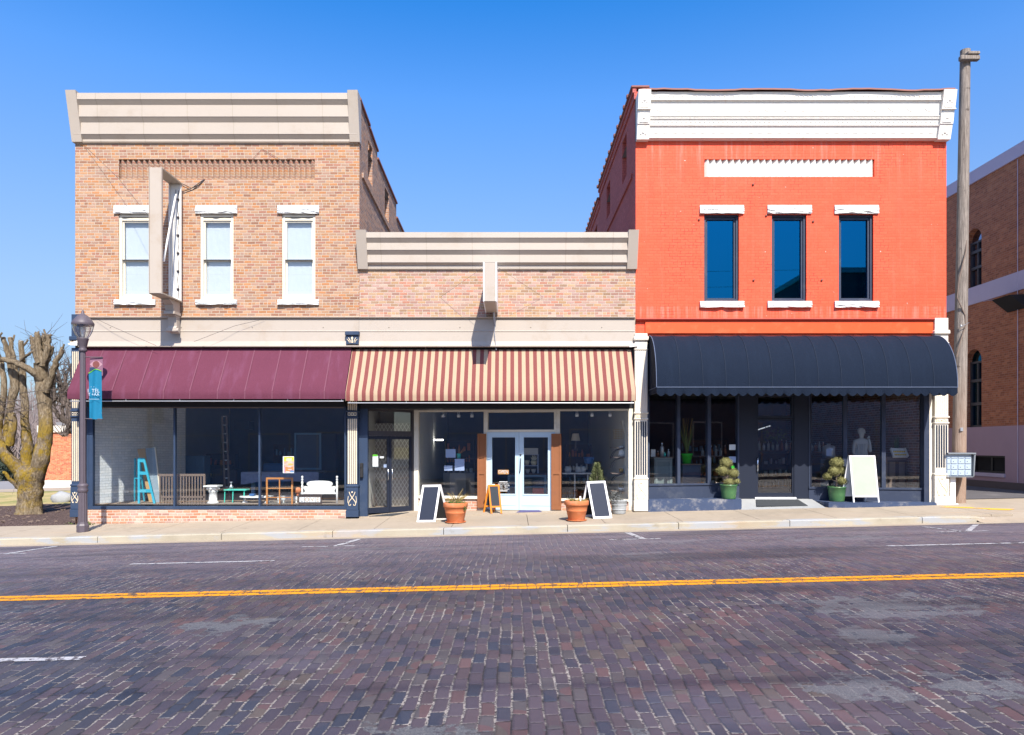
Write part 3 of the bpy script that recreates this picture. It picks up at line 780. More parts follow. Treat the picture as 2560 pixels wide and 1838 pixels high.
def shaped_cornice(parent, mat_name, u0, u1, v0, v1, prof, mat_end, ends, seams=(), name='cornice'):
    """prof: list of (v, projection) from top to bottom seen on the facade; extruded along x"""
    m = M(); x0, x1 = FX(u0), FX(u1)
    loop = [(-p, z) for p, z in prof] + [(.25, prof[-1][1]), (.25, prof[0][1])]
    m.prism(loop, 'x', x0+.02, x1-.02)
    c = m.build(name, MT[mat_name], parent)
    return c
class Slant:
    """a vertical plane through two ground points; q() turns a pixel into (s, z) on it"""
    def __init__(s, ua, ya, ub, yb):
        s.a = Vector((FX(ua, ya), ya, 0)); s.b = Vector((FX(ub, yb), yb, 0))
        s.e = (s.b-s.a).normalized(); s.inn = Vector((-s.e.y, s.e.x, 0)); s.L = (s.b-s.a).length
    def s_(s, u):
        k = (u-UQ)/FQ
        return (k*(s.a.y+DIST) - s.a.x)/(s.e.x - k*s.e.y)
    def z_(s, u, v):
        d = s.a.y + s.s_(u)*s.e.y + DIST
        return EYE + (VQ-v)*d/FQ
    def xf(s, p): return s.a + s.e*p.x + s.inn*p.y + Vector((0,0,p.z))
    def M(s): m = M(); m.xf = s.xf; return m
def scroll(cx, cz, y, k, m, r=.011):
    """wrought X-scroll ornament"""
    for sgn in (-1, 1):
        pts = []
        for i in range(13):
            t = i/12
            pts.append((cx+sgn*k*(.34*math.cos(t*2.2)+.02), y, cz+k*(.62-1.1*t)))
        m.tube([(cx-sgn*k*.30, y, cz+k*.62), (cx-sgn*k*.2, y, cz+k*.35), (cx, y, cz+k*.02), (cx+sgn*k*.26, y, cz-k*.28), (cx+sgn*k*.36, y, cz-k*.5), (cx+sgn*k*.30, y, cz-k*.72), (cx+sgn*k*.16, y, cz-k*.72), (cx+sgn*k*.14, y, cz-k*.58)], r, 5)
        m.tube([(cx-sgn*k*.37, y, cz+k*.2), (cx-sgn*k*.42, y, cz-k*.1), (cx-sgn*k*.41, y, cz-k*.45)], r*.8, 5)
    m.ball((cx, y, cz+k*.58), r*2.4, 1); m.ball((cx, y, cz-k*.0), r*1.6, 1)
def pilaster(parent, u0, u1, vtop, vbot, body, flute, flute_sections, band_v, panel_v, base_v, n_fl, mat_orn, cap_v=None, wide=.04, yb=-.10):
    x0, x1 = FX(u0), FX(u1); w = x1-x0; Z = lambda v: FZ(v)
    m = M()
    m.box(x0, x1, yb, .22, Z(vbot), Z(vtop))
    e = .028
    zb0, zb1 = Z(vbot), Z(base_v)
    m.cbox(x0-e, x1+e, yb-e*1.6, .2, zb0, zb1, .012)
    m.cbox(x0-e*.6, x1+e*.6, yb-e*.9, .2, zb1+.002, Z(panel_v[0])+.03, .01)
    m.cbox(x0-e, x1+e, yb-e*1.4, .2, Z(panel_v[0])+.032, Z(panel_v[0])+.10, .02)
    if band_v:
        m.cbox(x0-e*.9, x1+e*.9, yb-e*1.5, .2, Z(band_v)+.055, Z(band_v)+.10, .012)
        m.cbox(x0-e*.7, x1+e*.7, yb-e*1.2, .2, Z(band_v)-.10, Z(band_v)-.055, .012)
    if cap_v:
        m.cbox(x0-e*1.2, x1+e*1.2, yb-e*2, .2, Z(cap_v)-.05, Z(cap_v)+.06, .02)
        m.cbox(x0-e*.6, x1+e*.6, yb-e, .2, Z(cap_v)-.30, Z(cap_v)-.26, .01)
    p = m.build('pilaster', body, parent)
    f = M()
    for va, vb_ in flute_sections:
        for i in range(n_fl):
            cx = x0 + w*(i+.75)/(n_fl+.5); hw = w*.062
            f.cbox(cx-hw, cx+hw, yb-.012, yb+.02, Z(vb_), Z(va), .008)
    f.build('flutes', flute, p)
    o = M(); k = min(w*1.0, .36)
    scroll((x0+x1)/2, (Z(panel_v[0])+Z(panel_v[1]))/2, yb-e*.9-.004, k*.95, o)
    if band_v:
        o.box(x0+w*.08, x1-w*.08, yb-.014, yb+.01, Z(band_v)-.045, Z(band_v)+.045)
    o.build('ornament', mat_orn, p)
    if band_v:
        d = M(); zc = Z(band_v); xc = (x0+x1)/2
        for dx in (-.28, .28):
            for sg in (-1, 1): d.bar((xc+dx*w-.04, yb-.018, zc-sg*.033), (xc+dx*w+.04, yb-.018, zc+sg*.033), .014, .006)
        d.ball((xc, yb-.016, zc), .022, 1)
        d.build('band_motif', body, p)
    return p
def shop_box(parent, x0, x1, y0, y1, z0, z1, side_l, side_r, back, floor='inner_floor', ceil='inner_ceiling'):
    M().quad((x0,y0,z0), (x1,y0,z0), (x1,y1,z0), (x0,y1,z0)).build('shop_floor', MT[floor], parent)
    M().quad((x0,y0,z1), (x1,y0,z1), (x1,y1,z1), (x0,y1,z1)).build('shop_ceiling', MT[ceil], parent)
    M().box(x0-.1, x0, y0, y1, z0, z1).build('shop_side_wall', MT[side_l], parent)
    M().box(x1, x1+.1, y0, y1, z0, z1).build('shop_side_wall', MT[side_r], parent)
    M().quad((x0,y1,z0), (x1,y1,z0), (x1,y1,z1), (x0,y1,z1)).build('shop_back_wall', MT[back], parent)

# ---------------------------------------------------------------- left building: tall tan brick
LB = thing('brick_building', 'two storey tan brick shop building with ribbed beige cornice and three white blinded windows', 'building', (FX(481), 0, gz(FX(481))))
lx0, lx1 = FX(166.5), FX(796.0)
wins = [(299.7, 'l'), (480, 'm'), (661.3, 'r')]
ops = []
for cu, _ in wins: ops.append((FX(cu-37), FX(cu+37), FZ(664), FZ(474)))
ops.append((FX(263), FX(697), FZ(397), FZ(353)))
m = wall_xz(M(), lx0, lx1, FZ(770), 10.9, 0, ops, .2)
side_ops = [(1.13, 1.75, 9.45, 10.55), (3.75, 4.5, 9.25, 10.2), (7.2, 8.0, 8.9, 9.6)]
segs = [(0, 1.28, 11.12, 11.0), (1.28, 2.5, 10.93, 10.78), (2.5, 6.0, 10.55, 10.40), (6.0, 13, 9.9, 9.7), (13, 24, 9.4, 9.1)]
m.quad((lx0,.0,0-.3), (lx0,24,-.3), (lx0,24,9.1), (lx0,0,10.9))
m.quad((lx0,24,-.3), (lx1,24,-.3), (lx1,24,9.1), (lx0,24,9.1))
m.build('brick_wall', MT['tan_brick'], LB)
sw = wall_yz(M(), lx1, segs, 4.0, side_ops, -.14)
for y0, y1, t0, t1 in segs: sw.quad((lx1-.3,y0,t0-.5), (lx1-.3,y1,t1-.5), (lx1-.3,y1,t1), (lx1-.3,y0,t0)); sw.quad((lx1,y0,t0), (lx1,y1,t1), (lx1-.3,y1,t1), (lx1-.3,y0,t0)); sw.quad((lx1,y0,t0-.6),(lx1-.3,y0,t0-.6),(lx1-.3,y0,t0),(lx1,y0,t0))
sw.prism([(.3, 9.30), (.3, 9.16), (11.5, 8.66), (11.5, 8.80)], 'x', lx1-.02, lx1+.05)
sw.build('side_wall', MT['side_brick'], LB)
cp = M()
for y0, y1, t0, t1 in segs: cp.add([(lx1+.05,y0-.02,t0+.003),(lx1+.05,y1,t1+.003),(lx1-.35,y1,t1+.003),(lx1-.35,y0-.02,t0+.003),(lx1+.05,y0-.02,t0+.06),(lx1+.05,y1,t1+.06),(lx1-.35,y1,t1+.06),(lx1-.35,y0-.02,t0+.06)], [(0,1,2,3),(4,5,6,7),(0,1,5,4),(1,2,6,5),(2,3,7,6),(3,0,4,7)])
cp.build('coping', MT['coping'], LB)
av = M()
av.prism([(8.6+.28*math.cos(a), 7.75+(.28*math.sin(a) if math.sin(a) > 0 else .8*math.sin(a))) for a in [i*math.pi/8 for i in range(16)]], 'x', lx1-.05, lx1+.012); av.build('side_vent', MT['void'], LB)
M().quad((lx0,.2,10.3), (lx1,.2,10.3), (lx1,24,9.0), (lx0,24,9.0)).build('roof', MT['roof_grey'], LB)
tooth_panel(LB, MT['tan_brick'], FX(263), FX(697), FZ(397), FZ(353), 36)
# ribbed cornice: three sloping faces each with a soffit below
def ribbed_cornice(parent, u0, u1, v0, v1, nseam, seam_u):
    H = FZ(v0, -.30) - FZ(v1, 0); zt = FZ(v0, -.30)
    # (drop fraction, projection)
    k = H/1.19 if v1-v0 > 100 else H/.92
    steps = (.175, .10, .31, .105, .31, .095, .055) if v1-v0 > 100 else (.155, .10, .195, .095, .21, .05, .075)
    pr = [(.30, zt)]; z = zt; p = .30
    for i, h in enumerate(steps):
        z -= h*k
        if i % 2 == 0: p += .004; pr.append((p, z+.012)); pr.append((p-.012, z))
        else: p = max(.03, p-.088); pr.append((p, z))
    pr += [(p+.006, z-.02), (.012, z-.03), (.006, zt-H)]
    m = M(); m.prism([(-p, z) for p, z in pr] + [(.18, pr[-1][1]), (.18, pr[0][1])], 'x', FX(u0)+.04, FX(u1)-.04)
    c = m.build('cornice', MT['cornice_metal'], parent)
    for ux, out in ((u0, -1), (u1, 1)):
        e = M(); xa = FX(ux); w = .24
        a0, a1 = (xa-.03, xa+w) if out < 0 else (xa-w, xa+.03)
        e.prism([(-.37, zt+.045), (-.09, zt-H*.985), (.10, zt-H*.985), (.10, zt+.045)], 'x', a0, a1)
        e.build('end_cap', MT['beige_metal'], c)
    s = M()
    for u in seam_u:
        x = FX(u)
        for i in range(len(pr)-1):
            (p0, z0), (p1, z1) = pr[i], pr[i+1]
            s.add([(x-.006,-p0-.003,z0), (x+.006,-p0-.003,z0), (x+.006,-p1-.003,z1), (x-.006,-p1-.003,z1)], [(0,1,2,3)])
    x = FX(u0)+.3
    while x < FX(u1)-.3:
        s.box(x-.015, x+.015, -.24, -.2, zt, zt+.02); x += .38
    s.build('seams', MT['beige_dark'], c)
    return c
ribbed_cornice(LB, 166, 796, 206, 319, 0, (226, 324, 423, 522, 576+44, 719))
for i, (cu, _) in enumerate(wins):
    x0, x1, z0, z1 = FX(cu-37), FX(cu+37), FZ(664), FZ(475.5)
    fr = M(); frame(fr, x0+.003, x1-.003, z0, z1, .03, .17, .07, .10, .06)
    fr.box(x0+.07, x1-.07, .035, .16, z1-.15, z1-.09)
    zm = FZ(575)
    w = fr.build('window', MT['cream_frame'], LB)
    s = M(); frame(s, x0+.07, x1-.07, zm-.02, z1-.15, .07, .11, .045, .035); frame(s, x0+.07, x1-.07, z0+.10, zm+.02, .115, .15, .045, .06, .035)
    s.build('sash', MT['cream_frame'], w)
    M().box(x0+.07, x1-.07, .055, .069, zm-.012, zm+.012).build('meeting_rail', MT['ink'], w)
    g = M(); g.quad((x0+.1,.135,z0+.15), (x1-.1,.135,z0+.15), (x1-.1,.135,zm), (x0+.1,.135,zm)); g.quad((x0+.1,.09,zm), (x1-.1,.09,zm), (x1-.1,.09,z1-.19), (x0+.1,.09,z1-.19)); g.build('pane', MT['glass'], w)
    b = M(); rg = random.Random(i); n = 14
    for zz0, zz1, yy in ((z0+.11, zm, .172), (zm, z1-.155, .172)):
        vv = [(x0+.09+(x1-x0-.18)*k/n, yy+.003*math.sin(k*1.9+i+j)+rg.uniform(-.001,.001), zz0+(zz1-zz0)*j/6 + (.03*math.sin(math.pi*k/n)*(j == 0) if i != 1 else .05*(k/n)*(j == 0))) for j in range(7) for k in range(n+1)]
        b.add(vv, [(j*(n+1)+k, j*(n+1)+k+1, (j+1)*(n+1)+k+1, (j+1)*(n+1)+k) for j in range(6) for k in range(n)], True)
    b.build('blind', MT['blind'], w)
    M().quad((x0,.24,z0), (x1,.24,z0), (x1,.24,z1), (x0,.24,z1)).build('backing', MT['inner_dark'], w)
    rough_block('lintel', MT['pale_stone'], w, FX(cu-46), FX(cu+46), -.035, .15, FZ(474.3), FZ(456), 10+i)
    rough_block('sill', MT['pale_stone'], w, FX(cu-45.5), FX(cu+45.5), -.045, .15, FZ(676), FZ(664.8), 20+i)
# beige sheet-metal fascia above the awnings (one length per building)
def fascia(parent, x0, x1):
    m = M(); t, b = FZ(703.5), FZ(770)
    m.prism([(-.10, t), (-.115, t-.012), (-.10, t-.03), (-.05, t-.035), (-.05, FZ(733)), (-.062, FZ(734)), (-.062, FZ(735.4)), (-.05, FZ(736)), (-.055, FZ(757)), (-.085, FZ(766)), (-.16, b+.02), (-.155, b), (.0, b), (.0, t)], 'x', x0, x1)
    f = m.build('fascia', MT['beige_metal'], parent)
    d = M(); d.box(x0, x1, -.0535, -.05, t-.066, t-.036)  # darker strip paints the shadow line below the drip ledge
    x = x0+.8
    while x < x1-.2:
        d.ball((x, -.053, FZ(726)), .016, 1); x += 1.9
    d.build('bolts_and_shadow_strip', MT['beige_dark'], f)
    return f
fascia(LB, FX(181), lx1-.002)
# lower front: header, window bay, brick sill
zs0, zs1 = FZ(1122), FZ(901)
hd = M(); hd.box(FX(180), FX(764), .02, .3, zs1, FZ(771)); hd.build('header', MT['black_frame'], LB)
gx0, gx1 = FX(203), FX(763)
w = M(); frame(w, FX(190), FX(766), FZ(1128.5), zs1, .04, .16, .05, FZ(1122)-FZ(1128.5), .01)
w.box(FX(190)+.05, gx0, .045, .15, zs0, zs1-.01)
for u in (384, 573): w.box(FX(u)-.024, FX(u)+.024, .045, .15, zs0, zs1-.01)
lw = w.build('shop_window', MT['navy'], LB)
mu = [gx0, FX(384)-.024, FX(384)+.024, FX(573)-.024, FX(573)+.024, FX(766)-.05]
for i in range(3): M().quad((mu[2*i],.09,zs0), (mu[2*i+1],.09,zs0), (mu[2*i+1],.09,zs1-.01), (mu[2*i],.09,zs1-.01)).build('pane', MT['shop_glass'], lw)
M().box(gx0, FX(763), .04, .088, zs1-.035, zs1-.011).build('head_trim', MT['weathered_wood'], lw)
bk = M(); bk.add([(lx0,.06,-.6),(FX(766),.06,-.6),(FX(766),.06,FZ(1128.5)-.002),(lx0,.06,FZ(1128.5)-.002),(lx0,.3,-.6),(FX(766),.3,-.6),(FX(766),.3,FZ(1128.5)-.002),(lx0,.3,FZ(1128.5)-.002)], [(0,1,2,3),(4,5,6,7),(0,1,5,4),(3,2,6,7),(1,2,6,5),(0,3,7,4)])
bk.build('brick_sill_wall', MT['base_brick'], LB)
pilaster(LB, 163.5, 181, 772, 1145, MT['navy'], MT['ornament'], [(780, 905), (934, 1066)], 917, (1080, 1122), 1128, 4, MT['ornament'])
pilaster(LB, 770.5, 794, 900, 1145, MT['navy'], MT['ornament'], [(884, 910), (928, 1072)], 918, (1082, 1124), 1130, 5, MT['ornament'])
def fan_block(parent, u0, u1, v0, v1):
    x0, x1, z0, z1 = FX(u0), FX(u1), FZ(v1), FZ(v0)
    m = M(); m.box(x0, x1, -.14, -.03, z0, z1); m.cbox(x0-.02, x1+.02, -.19, -.03, z1-.10, z1+.01, .015)
    b = m.build('capital', MT['navy'], parent); o = M(); cx = (x0+x1)/2
    o.prism([(cx-.02,z0+.03), (cx+.02,z0+.03), (cx+.012,z0+.11), (cx+.03,z0+.16), (cx,z0+.20), (cx-.03,z0+.16), (cx-.012,z0+.11)], 'y', -.155, -.14)
    for sg in (-1, 1):
        o.tube([(cx+sg*.045,-.147,z0+.03), (cx+sg*.055,-.147,z0+.09), (cx+sg*.10,-.147,z0+.17)], [.006,.013,.009], 5)
        o.tube([(cx+sg*.075,-.147,z0+.03), (cx+sg*.09,-.147,z0+.08), (cx+sg*.14,-.147,z0+.13)], [.006,.011,.008], 5)
    o.build('fan_motif', MT['ornament'], b)
fan_block(LB, 769, 796.5, 737, 764)
fan_block(LB, 163.5, 180, 748, 766); M().box(FX(163.5), FX(180.8), -.10, .1, FZ(748), FZ(698)).build('corner_block', MT['navy'], LB)
M().prism([(FX(160), FZ(764)), (FX(181), FZ(757)), (FX(181), FZ(768)), (FX(165), FZ(767))], 'y', -.2, -.192).build('loose_flashing', MT['white_paint'], LB)
# inside of the left shop
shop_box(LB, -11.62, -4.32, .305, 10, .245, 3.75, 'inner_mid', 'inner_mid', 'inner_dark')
wm_ = M(); wm_.add([(-11.46,.305,.246),(-10.45,3.6,.246),(-10.45,3.6,3.74),(-11.46,.305,3.74)], [(0,1,2,3)]); wm_.add([(-10.45,3.6,.246),(-11.6,3.6,.246),(-11.6,3.6,3.74),(-10.45,3.6,3.74)], [(0,1,2,3)])
wm_.build('display_wall', MT['white_brick'], LB)

# burgundy awning
def awning(name, label, u0, u1, vt, vb, vv, p, mat, seams=None, matseam=None, yb=-.02):
    x0, x1 = FX(u0), FX(u1); zt = FZ(vt, yb); zv = FZ(vv, -p); zb = FZ(vb, -p)
    t = thing(name, label, 'awning', ((x0+x1)/2, yb, zb))
    nx = 44; m = M(); rg = random.Random(int(u0))
    rows = [(yb, zt), (yb+(-p-yb)*.33, zt+(zv-zt)*.335), (yb+(-p-yb)*.66, zt+(zv-zt)*.675), (-p, zv), (-p-.006, (zv+zb)/2), (-p+.003, zb)]
    vt_ = []
    for j, (y, z) in enumerate(rows):
        for i in range(nx+1):
            f = i/nx; sag = (.012*abs(math.sin(f*math.pi*9)) if j in (1, 2) else 0) + (.006*math.sin(f*41+j) if j > 3 else 0)
            vt_.append((x0+(x1-x0)*f, y+(0 if j < 4 else sag), z-(sag if j < 4 else 0)))
    m.add(vt_, [(j*(nx+1)+i, j*(nx+1)+i+1, (j+1)*(nx+1)+i+1, (j+1)*(nx+1)+i) for j in range(5) for i in range(nx)], True)
    cl = m.build('canopy', mat, t)
    e = M()
    for x in (x0, x1):
        e.add([(x,yb,zt), (x,-p,zv), (x,-p,zb), (x,yb,zb+.02)], [(0,1,2,3)])
    e.build('side_flap', mat, t)
    if seams:
        s = M()
        for u in seams:
            x = FX(u)
            s.add([(x-.014,yb-.006,zt+.004),(x+.014,yb-.006,zt+.004),(x+.014,-p-.008,zv+.004),(x-.014,-p-.008,zv+.004),(x-.014,-p-.014,zb),(x+.014,-p-.014,zb)], [(0,1,2,3),(3,2,5,4)])
        s.build('seam', matseam, t)
    f = M(); f.tube([(x0+.05,-p+.03,zb-.055), (x1-.05,-p+.03,zb-.055)], .014, 6)
    n = int((x1-x0)/1.35)
    for i in range(n+1):
        x = x0+.1+(x1-x0-.2)*i/n
        f.tube([(x,-p+.03,zb-.055), (x,-p+.03,zb+.12)], .009, 5); f.tube([(x,-p+.03,zb+.02), (x,yb,zb+.1)], .012, 5); f.tube([(x,-p+.04,zv-.02), (x,yb-.01,zt-.05)], .012, 5)
    f.build('frame', MT['steel'], t)
    return t
awning('awning', 'plain burgundy canvas awning over the wide shop window', 188.5, 779.3, 770.5, 884, 866, .75, MT['burgundy'], (232, 283, 341, 393, 449, 508, 566, 624, 683, 735), MT['burgundy_seam'])
# ---------------------------------------------------------------- middle building: low pinkish brick
MB_ = thing('low_brick_shop', 'single storey pinkish brick shop with ribbed beige cornice between the two taller buildings', 'building', (FX(1102), 0, 0))
mx0, mx1 = FX(796.3), FX(1407.6)
m = M()
wall_xz(m, mx0, mx1, FZ(770), FZ(516), 0.0); m.quad((mx0,0,FZ(516)), (mx1,0,FZ(516)), (mx1,.3,FZ(516)), (mx0,.3,FZ(516))); m.quad((mx0,.3,FZ(516)), (mx1,.3,FZ(516)), (mx1,.3,6.8), (mx0,.3,6.8))
m.build('brick_wall', MT['pink_brick'], MB_)
M().quad((mx0,.3,6.9), (mx1,.3,6.9), (mx1,24,6.2), (mx0,24,6.2)).build('roof', MT['roof_grey'], MB_)
M().quad((mx0,24,-.3), (mx1,24,-.3), (mx1,24,6.2), (mx0,24,6.2)).build('rear_wall', MT['side_brick'], MB_)
ribbed_cornice(MB_, 796.5, 1407.5, 514.5, 599, 0, (846.5, 946.5, 1047, 1150.5, 1252, 1355))
fascia(MB_, mx0, FX(1405.5))
def white_tongue():
    m = M(); m.prism([(FX(1392), FZ(765)), (FX(1411), FZ(763)), (FX(1411), FZ(769)), (FX(1392), FZ(771))], 'y', -.17, -.16); return m.build('flashing', MT['white_paint'], MB_)
white_tongue()
awning('awning', 'cream and dark red striped canvas awning over the shop with blue doors', 780.5, 1397.5, 775, 888, 868, .76, MT['striped'])
M().box(FX(795), FX(1404), .045, .3, FZ(905.5), FZ(772)).build('header', MT['black_frame'], MB_)

# entry slab inside the recess
SD = Slant(813, .2, 917, .93); SM = Slant(917, .93, 1401, .05)
A3 = [SD.a, SD.b, SM.b]
def slab_z(x, y): return gz(x) + .03 + .055*y
sl = M(); top = [(FX(796), -.02), (FX(1404), -.02), (FX(1404), .3), (SM.b.x, .25), (SM.a.x, 1.1), (SD.a.x, .4), (FX(796), .3)]
sl.add([(x,y,slab_z(x,y)) for x, y in top] + [(FX(796),-.02,-.4),(FX(1404),-.02,-.4)], [(0,1,2,3,4,5,6), (0,1,8,7)])
sl.build('entry_slab', MT['sidewalk'], MB_)
sf = M(); zt = FZ(905.5)+.002; sf.add([(x,y,zt) for x, y in [(FX(796),.05),(FX(1404),.05),(FX(1404),.3),(SM.b.x,.4),(SM.a.x,1.3),(SD.a.x,.6),(FX(796),.5)]], [(0,1,2,3,4,5,6)])
sf.build('recess_soffit', MT['dark_frame'], MB_)
M().box(FX(794.2), FX(813), .06, .22, slab_z(-4, 0)-.02, zt).build('jamb', MT['navy'], MB_)
wb = M(); wb.cbox(FX(797.5), FX(804), -.03, .058, FZ(1058), FZ(1026), .01); wb.box(FX(798.5), FX(803), -.045, -.03, FZ(1036), FZ(1031))
tag(wb.build('wall_letterbox', MT['rubber_black']), 'small dark letterbox on the jamb beside the black glass doors', 'letterbox')

# black glazed double door standing askew in the recess
def build_black_doors():
    s0, s1 = SD.s_(806), SD.s_(916.5); Z = SD.z_
    zb = slab_z(-3.3, .5)+.012
    zt_ = zt; zr0, zr1 = Z(860, 962), Z(860, 955)
    m = SD.M(); m.box(s0, s0+.07, 0, .1, zb, zt_); m.box(s1-.06, s1, 0, .1, zb, zt_); m.box(s0+.07, s1-.06, 0, .1, zt_-.05, zt_); m.box(s0+.07, s1-.06, 0, .1, Z(860,966), Z(860,955))
    f = m.build('entrance_frame', MT['dark_frame'], MB_)
    g = SD.M(); g.quad((s0+.07,.05,Z(860,955)), (s1-.06,.05,Z(860,955)), (s1-.06,.05,zt_-.05), (s0+.07,.05,zt_-.05)); g.build('transom_pane', MT['shop_glass'], f)
    smid = (SD.s_(863)); ztp = Z(860, 966)-.004
    for a, b, hx in ((s0+.072, smid-.004, smid-.06), (smid+.004, s1-.062, smid+.06)):
        d = SD.M(); frame(d, a, b, zb+.01, ztp, .015, .07, .062, .15, .085); dr = d.build('glazed_door', MT['dark_navy'], MB_)
        p = SD.M(); p.quad((a+.06,.04,zb+.15), (b-.06,.04,zb+.15), (b-.06,.04,ztp-.08), (a+.06,.04,ztp-.08)); p.build('pane', MT['shop_glass'], dr)
        h = SD.M(); h.tube([(hx,.0,zb+.9), (hx,-.05,zb+.92), (hx,-.05,zb+1.2), (hx,.0,zb+1.22)], .012, 6); h.build('handle', MT['chrome'], dr)
build_black_doors()
def on(S, name, mat, u0, u1, v0, v1, d=.03, th=.004):
    m = S.M(); um = (u0+u1)/2; m.box(S.s_(u0), S.s_(u1), d, d+th, S.z_(um, v1), S.z_(um, v0)); return m.build(name, mat)
def noticed():
    o = on(SD, 'taped_notice', MT['paper'], 827, 839.5, 1010, 1034, .062); tag(o, 'white paper with a lime green top taped inside the left black door', 'paper notice')
    c = SD.M(); c.box(SD.s_(827), SD.s_(838), .058, .061, SD.z_(833, 1011), SD.z_(833, 1007)); k = c.build('green_top', MT['lime'], o)
    tag(on(SD, 'door_sticker', MT['paper_blue'], 851.5, 859, 1029, 1036, .062), 'small blue sticker low on the edge of the left black door', 'sticker')
    tag(on(SD, 'paper_scrap', MT['paper'], 843, 852, 1011, 1015.5, .062), 'torn white paper strip beside the notice on the black door', 'paper scrap')
noticed()

# cream framed storefront running back to the recess
def build_storefront():
    S = SM; s = S.s_; Z = S.z_
    top = zt
    def zat(u, v): return Z(u, v)
    # left window 918..1076, doors 1076..1232, right window 1232..1403
    m = S.M()
    def gb(u): 
        p = S.xf(Vector((s(u), 0, 0))); return slab_z(p.x, p.y)
    a, b = s(917.5), s(1077)
    sill = zat(1000, 1099); 
    m.box(a, a+.13, -.03, .10, gb(918)+.0, top); m.box(b-.07, b, -.02, .10, sill, top)
    m.box(a+.13, b-.07, -.02, .10, top-.05, top); m.box(a+.13, b-.07, -.06, .12, sill-.07, sill)
    w1 = m.build('shop_window', MT['cream_frame'], MB_)
    S.M().quad((a+.13,.05,sill), (b-.07,.05,sill), (b-.07,.05,top-.05), (a+.13,.05,top-.05)).build('pane', MT['shop_glass'], w1)
    q = S.M(); q.add([(a+.13,.0,gb(930)), (b,.0,gb(1077)), (b,.0,sill-.07), (a+.13,.0,sill-.07), (a+.13,.1,gb(930)), (b,.1,gb(1077)), (b,.1,sill-.07), (a+.13,.1,sill-.07)], [(0,1,2,3),(4,5,6,7),(3,2,6,7),(1,2,6,5)]); q.build('brick_bulkhead', MT['base_brick'], MB_)
    # right window
    a2, b2 = s(1232), s(1402); sill2 = zat(1320, 1105.5)
    m = S.M(); m.box(b2-.12, b2, -.03, .10, gb(1400), top); m.box(a2, a2+.10, -.02, .10, sill2, top)
    m.box(a2+.10, b2-.12, -.02, .10, top-.05, top); m.box(a2+.10, b2-.12, -.06, .12, sill2-.06, sill2)
    w2 = m.build('shop_window', MT['cream_frame'], MB_)
    S.M().quad((a2+.10,.05,sill2), (b2-.12,.05,sill2), (b2-.12,.05,top-.05), (a2+.10,.05,top-.05)).build('pane', MT['shop_glass'], w2)
    q = S.M(); q.add([(a2,.0,gb(1232)), (b2-.12,.0,gb(1395)), (b2-.12,.0,sill2-.06), (a2,.0,sill2-.06), (a2,.1,gb(1232)), (b2-.12,.1,gb(1395)), (b2-.12,.1,sill2-.06), (a2,.1,sill2-.06)], [(0,1,2,3),(4,5,6,7),(3,2,6,7),(0,3,7,4)]); q.build('brick_bulkhead', MT['base_brick'], MB_)
    # door frame and transom
    c, d = s(1076), s(1232); zd = zat(1150, 957); zth = gb(1150)+.012
    m = S.M(); m.box(c+.003, c+.06, -.025, .11, zd, top-.003); m.box(d-.06, d-.003, -.025, .11, zd, top-.003)
    m.box(c+.06, d-.06, -.025, .11, top-.075, top-.003); m.box(c+.06, d-.06, -.035, .11, zd, zd+.06); m.box(c+.003, c+.03, -.02, .11, zth, zd); m.box(d-.03, d-.003, -.02, .11, zth, zd)
    df = m.build('door_frame', MT['cream_frame'], MB_)
    S.M().quad((c+.06,.05,zd+.06), (d-.06,.05,zd+.06), (d-.06,.05,top-.075), (c+.06,.05,top-.075)).build('transom_pane', MT['shop_glass'], df)
    mid = s(1149.5)
    for k, (e0, e1) in enumerate(((c+.034, mid-.004), (mid+.004, d-.034))):
        m = S.M(); w = e1-e0
        gl0, gl1 = (s(1089.5), s(1141)) if k == 0 else (s(1160), s(1213.5)); g0, g1 = zat(1150, 1094.5), zat(1150, 969)
        m.box(e0, gl0, .0, .06, zth, zd-.005); m.box(gl1, e1, .0, .06, zth, zd-.005); m.box(gl0, gl1, .0, .06, zth, g0); m.box(gl0, gl1, .0, .06, g1, zd-.005)
        dr = m.build('double_door', MT['door_blue'], MB_)
        b = S.M(); frame(b, gl0-.03, gl1+.03, g0-.03, g1+.03, -.012, -.001, .028); b.box(e0+.08, e1-.08, -.008, -.001, zth+.12, zth+.15); b.build('glazing_bead', MT['door_blue'], dr)
        S.M().quad((gl0,.03,g0), (gl1,.03,g0), (gl1,.03,g1), (gl0,.03,g1)).build('pane', MT['shop_glass'], dr)
        if k == 1:
            h = S.M(); hx = e0+.045; zh = zat(1152, 1031); h.tube([(hx,-.01,zh+.19), (hx+.005,-.05,zh+.16), (hx,-.06,zh), (hx-.01,-.05,zh-.15), (hx-.03,-.02,zh-.2)], [.014,.014,.012,.012,.016], 6); h.ball((hx,-.015,zh+.29), .028, 1); h.build('handle', MT['dark_frame'], dr)
    # shutters at either side
    for k, (u0, u1, v0, v1) in enumerate(((1058.5, 1077.5, 961, 1124), (1221.5, 1243.5, 961, 1129))):
        um = (u0+u1)/2; x0, x1, z0, z1 = s(u0), s(u1), zat(um, v1), zat(um, v0); zm = zat(um, 1048)
        m = S.M(); frame(m, x0, x1, z0, z1, -.085, -.04, .05, .1, .07); m.box(x0+.05, x1-.05, -.085, -.04, zm-.035, zm+.035); m.box(x0+.05, x1-.05, -.065, -.045, z0+.1, zm-.035); m.box(x0+.05, x1-.05, -.065, -.045, zm+.035, z1-.07)
        m.build('shutter', MT['shutter'], MB_)
    return zth
ZTH = build_storefront()
